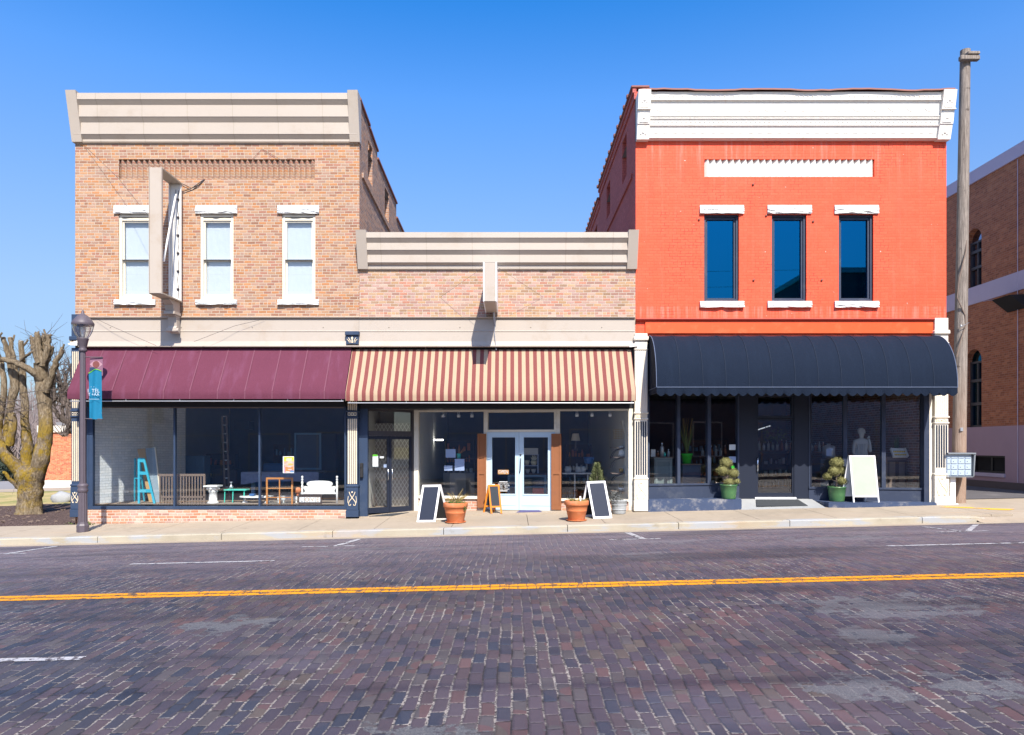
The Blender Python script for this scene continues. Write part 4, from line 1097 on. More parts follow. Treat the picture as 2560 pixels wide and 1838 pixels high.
# inside
fl = M(); fz = .075
fl.add([(SD.a.x,.5,fz), (SM.a.x,1.05,fz), (SM.b.x,.3,fz), (3.25,.3,fz), (3.25,10,fz), (-4.05,10,fz), (-4.05,.5,fz)], [(0,1,2,3,4,5,6)]); fl.build('shop_floor', MT['inner_floor'], MB_)
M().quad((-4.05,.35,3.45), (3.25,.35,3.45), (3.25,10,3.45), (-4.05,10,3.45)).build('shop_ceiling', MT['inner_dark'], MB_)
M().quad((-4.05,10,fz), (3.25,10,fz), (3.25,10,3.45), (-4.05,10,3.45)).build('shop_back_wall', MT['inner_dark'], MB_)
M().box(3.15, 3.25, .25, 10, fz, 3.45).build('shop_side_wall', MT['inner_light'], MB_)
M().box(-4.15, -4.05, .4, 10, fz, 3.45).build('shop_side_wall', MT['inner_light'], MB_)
M().box(-2.72, -2.66, 1.02, 10, fz, 3.45).build('partition', MT['inner_light'], MB_)
M().quad((-4.05,2.6,fz), (-2.72,2.6,fz), (-2.72,2.6,3.45), (-4.05,2.6,3.45)).build('partition', MT['inner_light'], MB_)
ls = M(); ls.box(FX(829, 1.9), FX(907, 1.9), 1.9, 1.93, fz, FZ(938, 1.9)); tag(ls.build('lattice_screen', MT['lattice']), 'cream screen with a diamond lattice pattern standing behind the black doors', 'screen')

# projecting signs
def box_sign(name, label, x0, x1, yf, yb, z0, z1, open_side):
    t = thing(name, label, 'blade sign', ((x0+x1)/2, yb, z0))
    e = .028
    if open_side:
        m = M(); m.cbox(x0, x1, yf, yf+.05, z0, z1, .008); m.box(x0-.014, x0, yf-.01, yf+.06, z0-.01, z1+.01); m.box(x1, x1+.014, yf-.01, yf+.06, z0-.01, z1+.01); m.build('front_panel', MT['beige_metal'], t)
        m = M(); m.box(x0, x1, yb-.05, yb, z0, z1); m.box(x0-.01, x0+.01, yb-.10, yb-.05, z0, z1); m.build('back_panel', MT['white_paint'], t)
        m = M(); m.cbox(x0-.018, x1+.018, yf+.052, yb-.002, z1-.035, z1+.012, .006); m.build('top_panel', MT['beige_dark'], t); m = M(); m.cbox(x0-.018, x1+.018, yf+.052, yb-.002, z0-.012, z0+.03, .006); m.build('bottom_panel', MT['beige_dark'], t)
        m = M(); xm = x0+.05
        m.bar((x1-.06, yb-.2, z1-.35), (x1-.04, yf+.2, z0+.85), .035, .035); m.build('loose_tube', MT['white'], t)
        m = M(); m.tube([(x1-.1,yb-.12,z1-.2), (x1-.16,yb-.2,z1-1.3), (x1-.1,yb-.3,z0+.6)], .008, 5)
        pts = [(x1-.07, yb-.06, z0+.1+k*(z1-z0-.3)/12) for k in range(13)]; m.tube([(p[0]+.02*math.sin(i*2.3), p[1], p[2]) for i, p in enumerate(pts)], .008, 4)
        for p in pts[1::2]: m.cbox(p[0]-.035, p[0]+.035, p[1]-.03, p[1], p[2]-.02, p[2]+.02, .004)
        m.build('wiring', MT['dark_frame'], t)
        # console bracket below
        m = M(); bx0, bx1 = x0+.02, x0+.24
        m.prism([(yb, z0), (yf+.55, z0), (yf+.55, z0-.05), (yb-.38, z0-.14), (yb-.33, z0-.30), (yb-.26, z0-.32), (yb-.26, z0-.40), (yb-.20, z0-.42), (yb-.16, z0-.66), (yb-.2, z0-.72), (yb-.2, z0-.80), (yb, z0-.84)], 'x', bx0, bx1)
        m.box(bx0-.03, bx1+.03, yb-.36, yb, z0-.37, z0-.30); m.tube([(bx0-.05,yb-.15,z0-.77), (bx1+.05,yb-.15,z0-.77)], .055, 10)
        m.build('console', MT['beige_metal'], t)
        m = M(); m.tube([(x1,yb-.02,z1-.05), (x1+.2,.0,z1-.13), (x1+.38,-.03,z1-.02), (x1+.55,-.01,z1+.16)], .012, 5); m.tube([(x1,yb-.02,z1-.0), (x1+.2,.0,z1-.07), (x1+.4,-.03,z1+.05), (x1+.55,-.01,z1+.17)], .010, 5); m.build('cable', MT['dark_frame'], t)
    else:
        m = M(); m.cbox(x0+.03, x1-.03, yf, yf+.06, z0, z1, .01); m.build('front_panel', MT['beige_metal'], t)
        m = M(); m.box(x0, x0+.03, yf-.012, yb, z0, z1+.01); m.box(x1-.03, x1, yf-.012, yb, z0, z1+.01); m.box(x0+.03, x1-.03, yf+.06, yb, z1-.03, z1+.01); m.build('side_panels', MT['aluminium'], t)
        m = M(); m.box(x0+.03, x1-.03, yf+.062, yb, z0, z0+.03); m.build('bottom_panel', MT['cornice_metal'], t)
        m = M(); m.tube([(x0+.23,yb-.1,z0), (x0+.24,yb-.08,z0-.2), (x0+.26,yb-.02,z0-.32)], .03, 6); m.tube([(x0+.26,yb-.02,z0-.3), (x0+.245,-.1,z0-.55), (x0+.29,-.1,z0-1.0)], .008, 5)
        m.build('bracket', MT['steel'], t)
        m = M()
        for xx, dx in ((x0+.05, -1.25), (x1-.05, 1.25)): m.tube([(xx,yf+.3,z1), (xx+dx,-.02,z1-.52)], .003, 4)
        m.build('stay_wire', MT['dark_frame'], t)
    return t
box_sign('empty_sign_frame', 'tall empty beige sign box with open sides in front of the left upstairs window', FX(331, -1.23), FX(357, -1.23), -1.23, -.13, FZ(650, -1.23), FZ(371, -1.23), True)
box_sign('blank_sign', 'blank off-white sign box projecting above the striped awning', FX(1070, -1.55), FX(1100.5, -1.55), -1.55, -.06, FZ(668, -1.55), FZ(582, -1.55), False)
# guy wires and anchors on the facades
def wire(label, pts, r=.0045):
    m = M(); m.tube(pts, r, 4); return tag(m.build('guy_wire', MT['dark_frame']), label, 'guy wire', 'old sign wires on the facades')
wire('thin guy wire slanting from below the tan cornice to the empty sign box', [at(186, 322, -.02), at(262, 395, -.4), at(330, 480, -1.0)])
wire('short guy wire above the dogtooth panel near the right of the tan wall', [at(658, 375, -.05), at(580, 330, -.02), at(560, 352, -.03)])
wire('guy wire from behind the lamp head across the beige fascia', [at(212, 706, -.12), at(245, 722, -.2), at(346, 766, -.3)])
wire('guy wire drooping over the fascia to a hook near the middle of the burgundy awning', [at(585, 707, -.1), at(520, 722, -.2), at(430, 757, -.35)])
# ---------------------------------------------------------------- right building: painted red brick
RB = thing('red_building', 'two storey red painted brick shop with white moulded cornice and three dark blue windows', 'building', (FX(1752), 0, 0))
rx0, rx1 = FX(1408), FX(2096)
rw = [1598, 1747.7, 1896]
ops = [(FX(c-38.5), FX(c+38.5), FZ(667), FZ(475)) for c in rw] + [(FX(1560), FX(1937), FZ(392), FZ(353))]
m = wall_xz(M(), rx0, rx1, FZ(745), 11.35, 0, ops, .24)
m.quad((rx0,0,FZ(745)), (rx1,0,FZ(745)), (rx1,.3,FZ(745)), (rx0,.3,FZ(745)))
m.build('painted_brick_wall', MT['red_paint'], RB)
segs = [(0, 7.6, 11.46, 11.5), (7.6, 13, 11.15, 11.12), (13, 28, 10.9, 10.8)]
sops = [(1.5, 2.3, 9.7, 10.95), (4.9, 5.8, 9.75, 10.9), (8.5, 9.4, 9.5, 10.5)]
sw = wall_yz(M(), rx0, segs, 4.0, sops, .14)
sw.prism([(.5, 9.36), (.5, 9.22), (20, 9.4), (20, 9.54)], 'x', rx0-.05, rx0+.02)
for y0, y1, t0, t1 in segs:
    sw.quad((rx0,y0,t0),(rx0,y1,t1),(rx0+.3,y1,t1),(rx0+.3,y0,t0)); sw.quad((rx0+.3,y0,t0-.9),(rx0+.3,y1,t1-.9),(rx0+.3,y1,t1),(rx0+.3,y0,t0)); sw.quad((rx0,y1,t1-.6),(rx0+.3,y1,t1-.6),(rx0+.3,y1,t1),(rx0,y1,t1))
    sw.prism([(y0+.01,t0-.30),(y1-.01,t1-.30),(y1-.01,t1-.12),(y0+.01,t0-.12)], 'x', rx0-.04, rx0+.02)
    sw.prism([(y0+.01,t0-.12),(y1-.01,t1-.12),(y1-.01,t1-.02),(y0+.01,t0-.02)], 'x', rx0-.08, rx0+.02)
sw.build('side_wall', MT['maroon_paint'], RB)
cp = M()
for y0, y1, t0, t1 in segs:
    y = y0
    while y < y1-.3:
        z = t0+(t1-t0)*(y-y0)/(y1-y0); cp.cbox(rx0-.12, rx0+.38, y, y+.60, z+.002, z+.075, .02); cp.cbox(rx0-.15, rx0+.40, y+.56, y+.68, z+.004, z+.12, .02); y += .62
cp.build('coping_tiles', MT['coping'], RB)
M().prism([(2.6+.25*math.cos(a), 8.05+(.25*math.sin(a) if math.sin(a) > 0 else .8*math.sin(a))) for a in [i*math.pi/8 for i in range(16)]], 'x', rx0-.012, rx0+.05).build('side_vent', MT['void'], RB)
M().quad((rx0,.3,10.6), (rx1,.3,10.6), (rx1,28,9.6), (rx0,28,9.6)).build('roof', MT['roof_grey'], RB)
o2 = M(); o2.quad((rx1,0,-.2), (rx1,28,-.2), (rx1,28,10.9), (rx1,0,11.35)); o2.quad((rx0,28,-.2), (rx1,28,-.2), (rx1,28,10.8), (rx0,28,10.8)); o2.build('rear_walls', MT['white_brick'], RB)  # unseen walls, made white to bounce light onto the alley wall
tp = tooth_panel(RB, MT['white_paint'], FX(1560), FX(1937), FZ(392), FZ(353), 27)
# moulded white cornice
def white_cornice():
    zt = FZ(205, -.32); zb = FZ(313, 0); H = zt-zb
    pr = [(0,.36),(.02,.37),(.03,.36),(.05,.35),(.155,.33),(.165,.35),(.178,.35),(.205,.295),(.215,.285),(.50,.25),(.512,.275),(.524,.275),(.55,.24),(.562,.26),(.574,.26),(.592,.235),(.60,.225),(.70,.205),(.71,.225),(.72,.225),(.745,.19),(.755,.185),(.95,.12),(.96,.14),(.97,.14),(.99,.10),(1.0,.05)]
    m = M(); m.prism([(-p, zt-f*H) for f, p in pr] + [(.15, zb), (.15, zt)], 'x', FX(1412), FX(2094))
    c = m.build('cornice', MT['white_paint'], RB)
    for a, b in ((1408, 1435), (2069, 2097)):
        e = M(); x0, x1 = FX(a)-.0, FX(b)
        e.prism([(-.45, zt+.02), (-.355, zt-.40*H), (-.33, zt-.42*H), (-.275, zt-.70*H), (-.25, zt-.72*H), (-.16, zb-.02), (.1, zb-.02), (.1, zt+.02)], 'x', x0, x1)
        e.prism([(-.452, zt-.04), (-.378, zt-.36*H), (-.33, zt-.36*H), (-.33, zt-.04)], 'x', x0+.05, x1-.05)
        e.prism([(-.333, zt-.47*H), (-.295, zt-.67*H), (-.2, zt-.67*H), (-.2, zt-.47*H)], 'x', x0+.05, x1-.05)
        e.box(x0-.012, x1+.012, -.385, -.2, zt-.405*H, zt-.385*H)
        for fz_, dp in ((.2, -.415), (.57, -.315), (.86, -.205)): e.ball(((x0+x1)/2, dp+.01, zt-fz_*H), .05, 2, sc=(1,.5,1)); e.ball(((x0+x1)/2-.06, dp+.015, zt-fz_*H-.05), .03, 2, sc=(1,.5,1)); e.ball(((x0+x1)/2+.06, dp+.015, zt-fz_*H-.05), .03, 2, sc=(1,.5,1))
        e.ball(((x0+x1)/2, -.25, zt+.03), .17, 2, sc=(1,.9,.55))
        e.build('end_bracket', MT['white_paint'], c)
    o = M(); xa, xb = FX(1440), FX(2066); n = 62
    for i in range(n):
        x = xa+(xb-xa)*(i+.5)/n
        o.ball((x, -.343, zt-.10*H), .024, 1, sc=(1,.6,1)); o.ball((x, -.216, zt-.645*H), .026, 1, sc=(1.3,.6,.8))
    k = 16; wv = (xb-xa)/k
    for i in range(k):
        cx = xa+(i+.5)*wv
        o.tube([(cx-wv*.42+wv*.84*j/10, -.274+.012*math.sin(math.pi*j/10), zt-.30*H-.13*math.sin(math.pi*j/10)) for j in range(11)], .009, 5); o.ball((cx-wv*.5, -.276, zt-.28*H), .022, 1, sc=(1,.4,1.3))
    k = 30; wv = (xb-xa)/k
    for i in range(k):
        cx = xa+(i+.5)*wv; o.box(cx-.06, cx+.06, -.152, -.14, zt-.875*H, zt-.82*H)
    o.build('relief_ornament', MT['white_paint'], c)
    r = M(); rg = random.Random(8); n = 40; vv = []
    for i in range(n+1):
        x = FX(1412)+(FX(2094)-FX(1412))*i/n; z = zt+.028+rg.uniform(0, .018)+.02*math.sin(i*.5)
        vv += [(x,-.43,z-.03), (x,-.42,z+.015), (x,.2,z+.03)]
    r.add(vv, [(i*3+j, i*3+j+1, i*3+j+4, i*3+j+3) for i in range(n) for j in range(2)]); r.build('rusty_capping', MT['coping'], c)
white_cornice()
for i, c in enumerate(rw):
    x0, x1, z0, z1 = FX(c-38.5), FX(c+38.5), FZ(666.5), FZ(475)
    m = M(); frame(m, x0+.004, x1-.004, z0, z1, .06, .2, .055, .06, .05); frame(m, x0+.059, x1-.059, z0+.06, z1-.05, .10, .2, .05, .03, .07)
    w = m.build('window', MT['slate_navy'], RB)
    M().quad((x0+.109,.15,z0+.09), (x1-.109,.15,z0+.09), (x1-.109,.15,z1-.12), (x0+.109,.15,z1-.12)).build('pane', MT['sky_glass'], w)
    M().quad((x0,.5,z0), (x1,.5,z0), (x1,.5,z1), (x0,.5,z1)).build('backing', MT['void'], w)  # black sheet put in for the unlit room
    rough_block('lintel', MT['white_stone'], w, FX(c-48.5), FX(c+49), -.035, .15, FZ(474.3), FZ(455.5), 30+i)
    rough_block('sill', MT['white_stone'], w, FX(c-48.5), FX(c+49), -.05, .15, FZ(682), FZ(668), 40+i)
ir = M()
rg = random.Random(3)
for u, v in ((1548, 487), (1697, 478), (1801, 491), (1668, 409), (1669, 621), (1820, 621)): ir.ball(at(u, v, -.01), .035, 1); ir.bar(at(u+3, v-4, -.012), at(u-2, v+1, -.012), .02, .02)
ir.build('wall_ties', MT['coping'], RB)
b = M(); b.prism([(-.10, FZ(707)), (-.11, FZ(708.4)), (-.09, FZ(711)), (.0, FZ(711.5)), (.0, FZ(706))], 'x', rx0, FX(2066)); b.build('ledge', MT['dark_red_trim'], RB)
b = M(); b.box(rx0+.25, FX(2065.5), -.045, -.002, FZ(739), FZ(711.6)); b.box(rx0+.25, FX(2065.5), -.06, -.045, FZ(739), FZ(737)); b.build('orange_band', MT['orange_paint'], RB)
b = M(); b.box(FX(1432.5), FX(2066), .05, .3, FZ(872), FZ(739.2)); b.build('header', MT['black_frame'], RB)
pilaster(RB, 1404.5, 1432.3, 740, 1132, MT['pilaster_white'], MT['flute_navy'], [(934, 1052)], 922, (1066, 1104), 1108, 5, MT['ornament'], 752)
pilaster(RB, 2065.8, 2095, 706, 1121, MT['pilaster_white'], MT['flute_navy'], [(942, 1036)], 931, (1056, 1096), 1099, 5, MT['ornament'], 738)
# fine reeding on the upper pilaster shafts
for u0, u1, va, vb_ in ((1404.5, 1432.3, 776, 905), (2065.8, 2095, 870, 918)):
    f = M(); x0, x1 = FX(u0), FX(u1)
    for i in range(6):
        cx = x0+(x1-x0)*(i+.7)/6.4; f.cbox(cx-.013, cx+.013, -.11, -.09, FZ(vb_), FZ(va), .006)
    f.build('reeding', MT['pilaster_white'], RB)

# rounded black awning
def black_awning():
    x0, x1 = FX(1436.5), FX(2065.5); zt = FZ(745.5); p = 1.05; zv = FZ(858, -p); zb = FZ(871, -p)
    t = thing('barrel_awning', 'rounded black canvas awning with a scalloped hem over the right shop', 'awning', ((x0+x1)/2, -.01, zb))
    prof = []; n = 12
    for i in range(n+1):
        a = math.pi/2*i/n; prof.append((-.01-(p-.01)*math.sin(a)**.92, zv+(zt-zv)*math.cos(a)**.95))
    nx = 90; m = M(); vv = []
    for j, (y, z) in enumerate(prof):
        for i in range(nx+1):
            f = i/nx; rib = abs(math.sin(f*math.pi*13)); s_ = .016*rib*math.sin(math.pi*j/n)
            vv.append((x0+(x1-x0)*f, y+s_, z-s_))
    m.add(vv, [(j*(nx+1)+i, j*(nx+1)+i+1, (j+1)*(nx+1)+i+1, (j+1)*(nx+1)+i) for j in range(n) for i in range(nx)], True)
    m.build('canopy', MT['black_canvas'], t)
    e = M()
    for x in (x0, x1):
        e.add([(x, y, z) for y, z in prof] + [(x,-.01,zv)], [tuple(range(n+2))]); e.add([(x,-.01,zv),(x,-p,zv),(x,-p,zb),(x,-.01,zb)], [(0,1,2,3)])
    e.build('end_panel', MT['black_canvas'], t)
    v = M(); ns = 33; w = (x1-x0)/ns; k = 8; vv = []
    tot = ns*k
    for i in range(tot+1):
        x = x0+(x1-x0)*i/tot; ph = (i % k)/k; d = .075*abs(math.sin(math.pi*ph)); wv = .01*math.sin(i*.35)
        vv += [(x,-p-.002,zv), (x,-p-.004+wv*.5,zb), (x,-p+wv,zb-d)]
    v.add(vv, [(i*3+j, i*3+j+1, i*3+j+4, i*3+j+3) for i in range(tot) for j in range(2)], True)
    for q in (0, 1, 2):                                   # return of the hem at the right end
        pass
    v.build('valance', MT['black_canvas'], t)
    sm_ = M()
    for k in range(1, 13):
        x = x0+(x1-x0)*k/13; sm_.tube([(x, y-.004, z+.004) for y, z in prof], .007, 4)
    sm_.build('seam', plain('awning_seam', (.012,.022,.043), .8), t)
    r = M(); r.tube([(x0,-p-.008,zv), (x1,-p-.008,zv)], .010, 5); r.tube([(x0-.004, y-.004, z+.004) for y, z in prof], .010, 5); r.tube([(x1+.004, y-.004, z+.004) for y, z in prof], .010, 5); r.tube([(x0,-p,zv),(x0,-.02,zv)], .008, 4)
    r.build('piping', MT['canvas_trim'], t)
    f = M()
    for i in range(8):
        x = x0+.15+(x1-x0-.3)*i/7; f.tube([(x, y*.97+.02, z-.04) for y, z in prof], .014, 5); f.tube([(x,-p+.03,zv),(x,.02,zv)], .012, 5)
    f.build('frame', MT['dark_frame'], t)
black_awning()
# shop front below it: splayed windows either side of a set back door
S1 = Slant(1436, .04, 1636, .58); S2 = Slant(1794, .60, 2046, .10); DY = .64
ztop = FZ(872)+.002
PL, PR = .415, .335
def splay(S, us, u0, u1, vs_, zplinth, n):
    s = S.s_; z0 = S.z_((u0+u1)/2, vs_)
    m = S.M()
    edges = [s(u0)] + [s(q) for pair in us for q in pair] + [s(u1)]
    for i in range(0, len(edges), 2): m.box(edges[i]+.0005, edges[i+1]-.0005, 0, .13, z0, ztop)
    m.box(edges[0], edges[-1], -.03, .14, z0-.05, z0-.001)
    w = m.build('shop_window', MT['slate_navy'], RB)
    for a, b in us: S.M().quad((s(a),.06,z0), (s(b),.06,z0), (s(b),.06,ztop), (s(a),.06,ztop)).build('pane', MT['shop_glass'], w)
    S.M().box(edges[0], edges[-1], .0, .14, zplinth-.1, z0-.051).build('bulkhead', MT['slate_navy'], RB)
splay(S1, ((1438.5, 1500.5), (1507, 1567.5), (1575, 1634)), 1435, 1637.5, 1071, PL, 3)
splay(S2, ((1794, 1868), (1877, 1953), (1962, 2041)), 1791.5, 2047, 1080, PR, 3)
def door_wall():
    y = DY; zf = .374
    ztp = ztop
    X = lambda u: FX(u, y); Z = lambda v: FZ(v, y)
    M().box(X(1634), X(1674.5), y-.02, y+.14, zf, ztp).build('pier', MT['dark_navy'], RB)
    M().box(X(1758.5), X(1797), y-.02, y+.14, zf, ztp).build('pier', MT['dark_navy'], RB)
    m = M(); frame(m, X(1674.5), X(1758.5), Z(927), ztp, y, y+.12, .06, .07, .05); fr = m.build('transom', MT['dark_navy'], RB)
    M().quad((X(1674.5)+.06,y+.06,Z(927)+.07), (X(1758.5)-.06,y+.06,Z(927)+.07), (X(1758.5)-.06,y+.06,ztp-.05), (X(1674.5)+.06,y+.06,ztp-.05)).build('pane', MT['shop_glass'], fr)
    m = M(); m.box(X(1674.5), X(1677), y, y+.1, zf, Z(927)); m.box(X(1757), X(1758.5), y, y+.1, zf, Z(927)); frame(m, X(1677), X(1757), Z(1101), Z(927)-.01, y+.012, y+.075, .03, Z(1092)-Z(1101), .05)
    d = m.build('door', MT['dark_navy'], RB)
    M().quad((X(1677)+.03,y+.04,Z(1092)), (X(1757)-.03,y+.04,Z(1092)), (X(1757)-.03,y+.04,Z(927)-.06), (X(1677)+.03,y+.04,Z(927)-.06)).build('pane', MT['shop_glass'], d)
    h = M(); h.tube([(X(1676.5),y+.0,Z(1043)), (X(1676.5),y-.06,Z(1043)), (X(1676.5),y-.06,Z(1013)), (X(1676.5),y,Z(1013))], .024, 8); h.build('handle', MT['chrome'], d)
    M().box(X(1671), X(1762), y-.06, y+.1, zf-.01, Z(1101.5)).build('threshold', MT['board_white'], d)
    rm = M(); xa, xb = FX(1640, -.1), FX(1822, -.1)
    rm.add([(xa,-.18,gz(6)+.0), (xb+.05,-.18,gz(8.3)+.0), (X(1797),y,zf), (X(1634),y,zf), (xa,-.18,-.1), (xb+.05,-.18,-.1), (X(1797),y,-.1), (X(1634),y,-.1)], [(0,1,2,3),(0,1,5,4),(1,2,6,5),(0,3,7,4)])
    rm.build('entry_ramp', MT['apron'], RB)
    mm = M(); c = [(FX(1676,0), .0), (FX(1790,0), .0), (X(1763), y-.12), (X(1671), y-.12)]
    def rz(yy): return gz(7)+.0+(zf-gz(7))*(yy+.18)/(y+.18)+.012
    mm.add([(a, b_, rz(b_)+.012) for a, b_ in c] + [(a, b_, rz(b_)-.0) for a, b_ in c], [(0,1,2,3),(0,1,5,4),(1,2,6,5),(2,3,7,6),(3,0,4,7)])
    tag(mm.build('door_mat', MT['mat_dark']), 'long dark grey door mat on the ramp to the right shop door', 'door mat')
door_wall()
def plinth(poly, zt, name):
    m = M(); bm = bmesh.new(); vs_ = [bm.verts.new((x, y, -.2)) for x, y in poly]; f = bm.faces.new(vs_)
    r = bmesh.ops.extrude_face_region(bm, geom=[f]); 
    for v in r['geom']:
        if isinstance(v, bmesh.types.BMVert): v.co.z = zt
    bmesh.ops.bevel(bm, geom=[e for e in bm.edges if abs(e.verts[0].co.z-zt) < 1e-4 and abs(e.verts[1].co.z-zt) < 1e-4], offset=.02, segments=2, affect='EDGES')
    m.bm(bm); return m.build(name, MT['plinth_navy'], RB)
p1 = S1.xf(Vector((S1.s_(1436), 0.1, 0))); p2 = S1.xf(Vector((S1.s_(1637), .1, 0)))
plinth([(FX(1433), -.16), (FX(1622), -.16), (FX(1640), -.10), (FX(1642, .3), .3), (p2.x, p2.y), (p1.x, p1.y+.2), (FX(1433), .2)], PL, 'step_plinth')
p1 = S2.xf(Vector((S2.s_(1794), .1, 0))); p2 = S2.xf(Vector((S2.s_(2046), .1, 0)))
plinth([(FX(1830), -.14), (FX(1860), -.28), (FX(1935), -.30), (FX(1965), -.24), (FX(2066), -.18), (FX(2066), .3), (p2.x, p2.y), (p1.x, p1.y), (FX(1797, .6), .55)], PR, 'step_plinth')
M().box(FX(2047), FX(2065), .0, .2, .1, ztop).build('jamb', MT['slate_navy'], RB)
M().box(FX(2058), FX(2064), -.012, -.001, .3, ztop).build('conduit', MT['pilaster_white'], RB)
# inside of the right shop
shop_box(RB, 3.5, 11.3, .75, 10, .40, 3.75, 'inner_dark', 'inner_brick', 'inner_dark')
# ---------------------------------------------------------------- things on the pavement
def qpt(u, v, y): return at(u, v, y)
def aboard(name, label, BL, BR, TL, TR, back, fmat, bmat, fw=.05, th=.025, back_mat=None, legs=0.0, handle=False):
    BL, BR, TL, TR = map(Vector, (BL, BR, TL, TR)); back = Vector(back)
    c = (BL+BR)/2; t = thing(name, label, 'sandwich board', (c.x+back.x/2, c.y+back.y/2, c.z))
    def panel(b0, b1, t0, t1, fm, bm_, nm, sgn):
        xd = (b1-b0).normalized(); zd = ((t0+t1)/2-(b0+b1)/2); H = zd.length; zd = zd/H; nd = xd.cross(zd)*sgn; W = (b1-b0).length; o = b0
        def P(a, h, d): return o + xd*a + zd*h + nd*d
        f = M()
        for a0, a1, h0, h1 in ((0,fw,0,H),(W-fw,W,0,H),(fw,W-fw,H-fw,H),(fw,W-fw,legs,legs+fw)):
            f.obox(P((a0+a1)/2,(h0+h1)/2,0), xd, nd, zd, (a1-a0)/2, th/2, (h1-h0)/2)
        fr = f.build(nm, fm, t)
        b = M(); b.obox(P(W/2,(legs+H)/2,0), xd, nd, zd, W/2-fw, th*.3, (H-legs)/2-fw); b.build('board', bm_, fr)
        if handle and sgn > 0:
            h = M(); h.obox(P(W/2,H+.004,.0), xd, nd, zd, .035, .01, .012); h.build('handle', MT['board_white'], fr)
    panel(BL, BR, TL, TR, fmat, bmat, 'front_panel', 1)
    off = Vector((0,.035,0))
    panel(BL+back, BR+back, TL+off, TR+off, fmat, back_mat or bmat, 'rear_panel', -1)
    hm = M(); hm.bar(TL+Vector((0,.017,-.02)), TR+Vector((0,.017,-.02)), .03, .05); hm.build('hinge', MT['steel'], t)
    return t
def gnd(p, z=None): p = Vector(p); p.z = walk_z(p.x, p.y) if z is None else z; return p
def G(u, y, z=None):
    x = FX(u, y); return Vector((x, y, walk_z(x, y)+.004 if z is None else z))
b0, b1 = G(923, -1.2), G(964.5, -1.24)
aboard('sandwich_board', 'white framed sandwich board with a blank navy panel left of the doorway pots', b0, b1, at(936, 1075, -.98), at(976.5, 1074.5, -1.0), (.31, .5, 0), MT['board_white'], MT['chalk_navy'], .05, .03, MT['rubber_black'])
b0, b1 = G(1314, -1.35), G(1355.5, -1.28)
aboard('sandwich_board', 'white framed sandwich board with a dark slate panel in front of the conifer', b0, b1, at(1300, 1067, -1.08), at(1340, 1066, -1.04), (-.3, .5, 0), MT['board_white'], MT['chalk_navy'], .05, .03, MT['rubber_black'])
z0 = slab_z(-.3, .05)
b0, b1 = Vector((FX(1087,.0), .0, slab_z(-.55,0)+.005)), Vector((FX(1112.5,-.02), -.02, slab_z(-.25,0)+.005))
aboard('sandwich_board', 'small orange wooden sandwich board with a blank grey panel beside the blue doors', b0, b1, at(1078.5, 1075.5, .12), at(1108, 1072.5, .12), (-.22, .30, 0), MT['board_orange'], MT['chalk_grey'], .045, .03, None, .16, True)
b0, b1 = Vector((FX(1889.5,-.2), -.2, PR+.004)), Vector((FX(1947.5,-.2), -.2, PR+.004))
aboard('sandwich_board', 'tall white framed sandwich board with a pale greenish blank sheet beside the right topiary', b0, b1, at(1880, 1009.5, -.02), at(1938, 1009.5, -.02), (-.16, .40, 0), MT['board_white'], plain('pale_green_sheet', (.33,.41,.31), .6, .12, 3, .1), .035, .03, MT['paper'], .14)

def pot_prof(r, h, kind='terracotta'):
    if kind == 'terracotta':
        return [(.0,.0),(r*.66,.0),(r*.68,.01),(r*.82,h*.45),(r*.835,h*.46),(r*.845,h*.50),(r*.84,h*.51),(r*.92,h*.76),(r*.98,h*.77),(r*1.0,h*.80),(r*1.0,h*.97),(r*.98,h),(r*.9,h),(r*.88,h*.93),(0,h*.93)]
    return [(0,0),(r*.78,0),(r*.80,.01),(r*.9,h*.5),(r*.98,h*.9),(r*1.02,h*.92),(r*1.02,h*.99),(r*.97,h),(r*.93,h*.96),(0,h*.94)]
def planter(name, label, c, r, h, mat, cat='planter', saucer=True, kind='terracotta', sq=(1,1)):
    t = thing(name, label, cat, c)
    m = M(); m.lathe(pot_prof(r, h, kind), c + Vector((0,0,.02 if saucer else .002)), 28); m.build('pot', mat, t)
    m = M(); m.lathe([(0,h*.93),(r*.86,h*.94),(r*.5,h*.965),(0,h*.97)], c + Vector((0,0,.022 if saucer else .004)), 16); m.build('soil', MT['soil'], t)
    if saucer: m = M(); m.lathe([(0,.003),(r*.78,.003),(r*.86,.03),(r*.83,.032),(r*.76,.016),(0,.016)], c, 24); m.build('saucer', mat, t)
    return t
def blade(m, a, b, w, droop=.0, n=5):
    a, b = Vector(a), Vector(b); d = (b-a); side = d.cross(Vector((0,1,.3))).normalized()
    vv = []
    for i in range(n+1):
        f = i/n; p = a+d*f+Vector((0,0,-droop*f*f)); k = w*(1-f)**.7+.001
        vv += [p-side*k, p+side*k]
    m.add(vv, [(2*i, 2*i+1, 2*i+3, 2*i+2) for i in range(n)])
c = G(1009, -1.42)
t = planter('planter', 'terracotta pot with spiky dry grass and trailing moss right of the first sandwich board', c, .305, .475, MT['terracotta'])
rg = random.Random(5); top = c + Vector((0,0,.475)); m = M()
for i in range(34):
    a = rg.uniform(0, 6.28); l = rg.uniform(.25, .5); m_ = top+Vector((rg.uniform(-.06,.06), rg.uniform(-.06,.06), 0)); blade(m, m_, m_+Vector((math.cos(a)*l*.75, math.sin(a)*l*.5, l*rg.uniform(.5,.95))), .009, .08)
m.build('spiky_leaves', MT['leaf_dry'], t)
m = M(); m.leaves(top+Vector((-.12,-.05,.02)), .14, 130, .035, rg, (1.2,1,.5), .2); m.leaves(top+Vector((.14,-.12,.0)), .15, 160, .035, rg, (1,1,.7), .2); m.leaves(top+Vector((.24,-.15,-.08)), .08, 60, .035, rg, (.8,.8,1.3), .2); m.build('trailing_foliage', MT['leaf_green'], t)
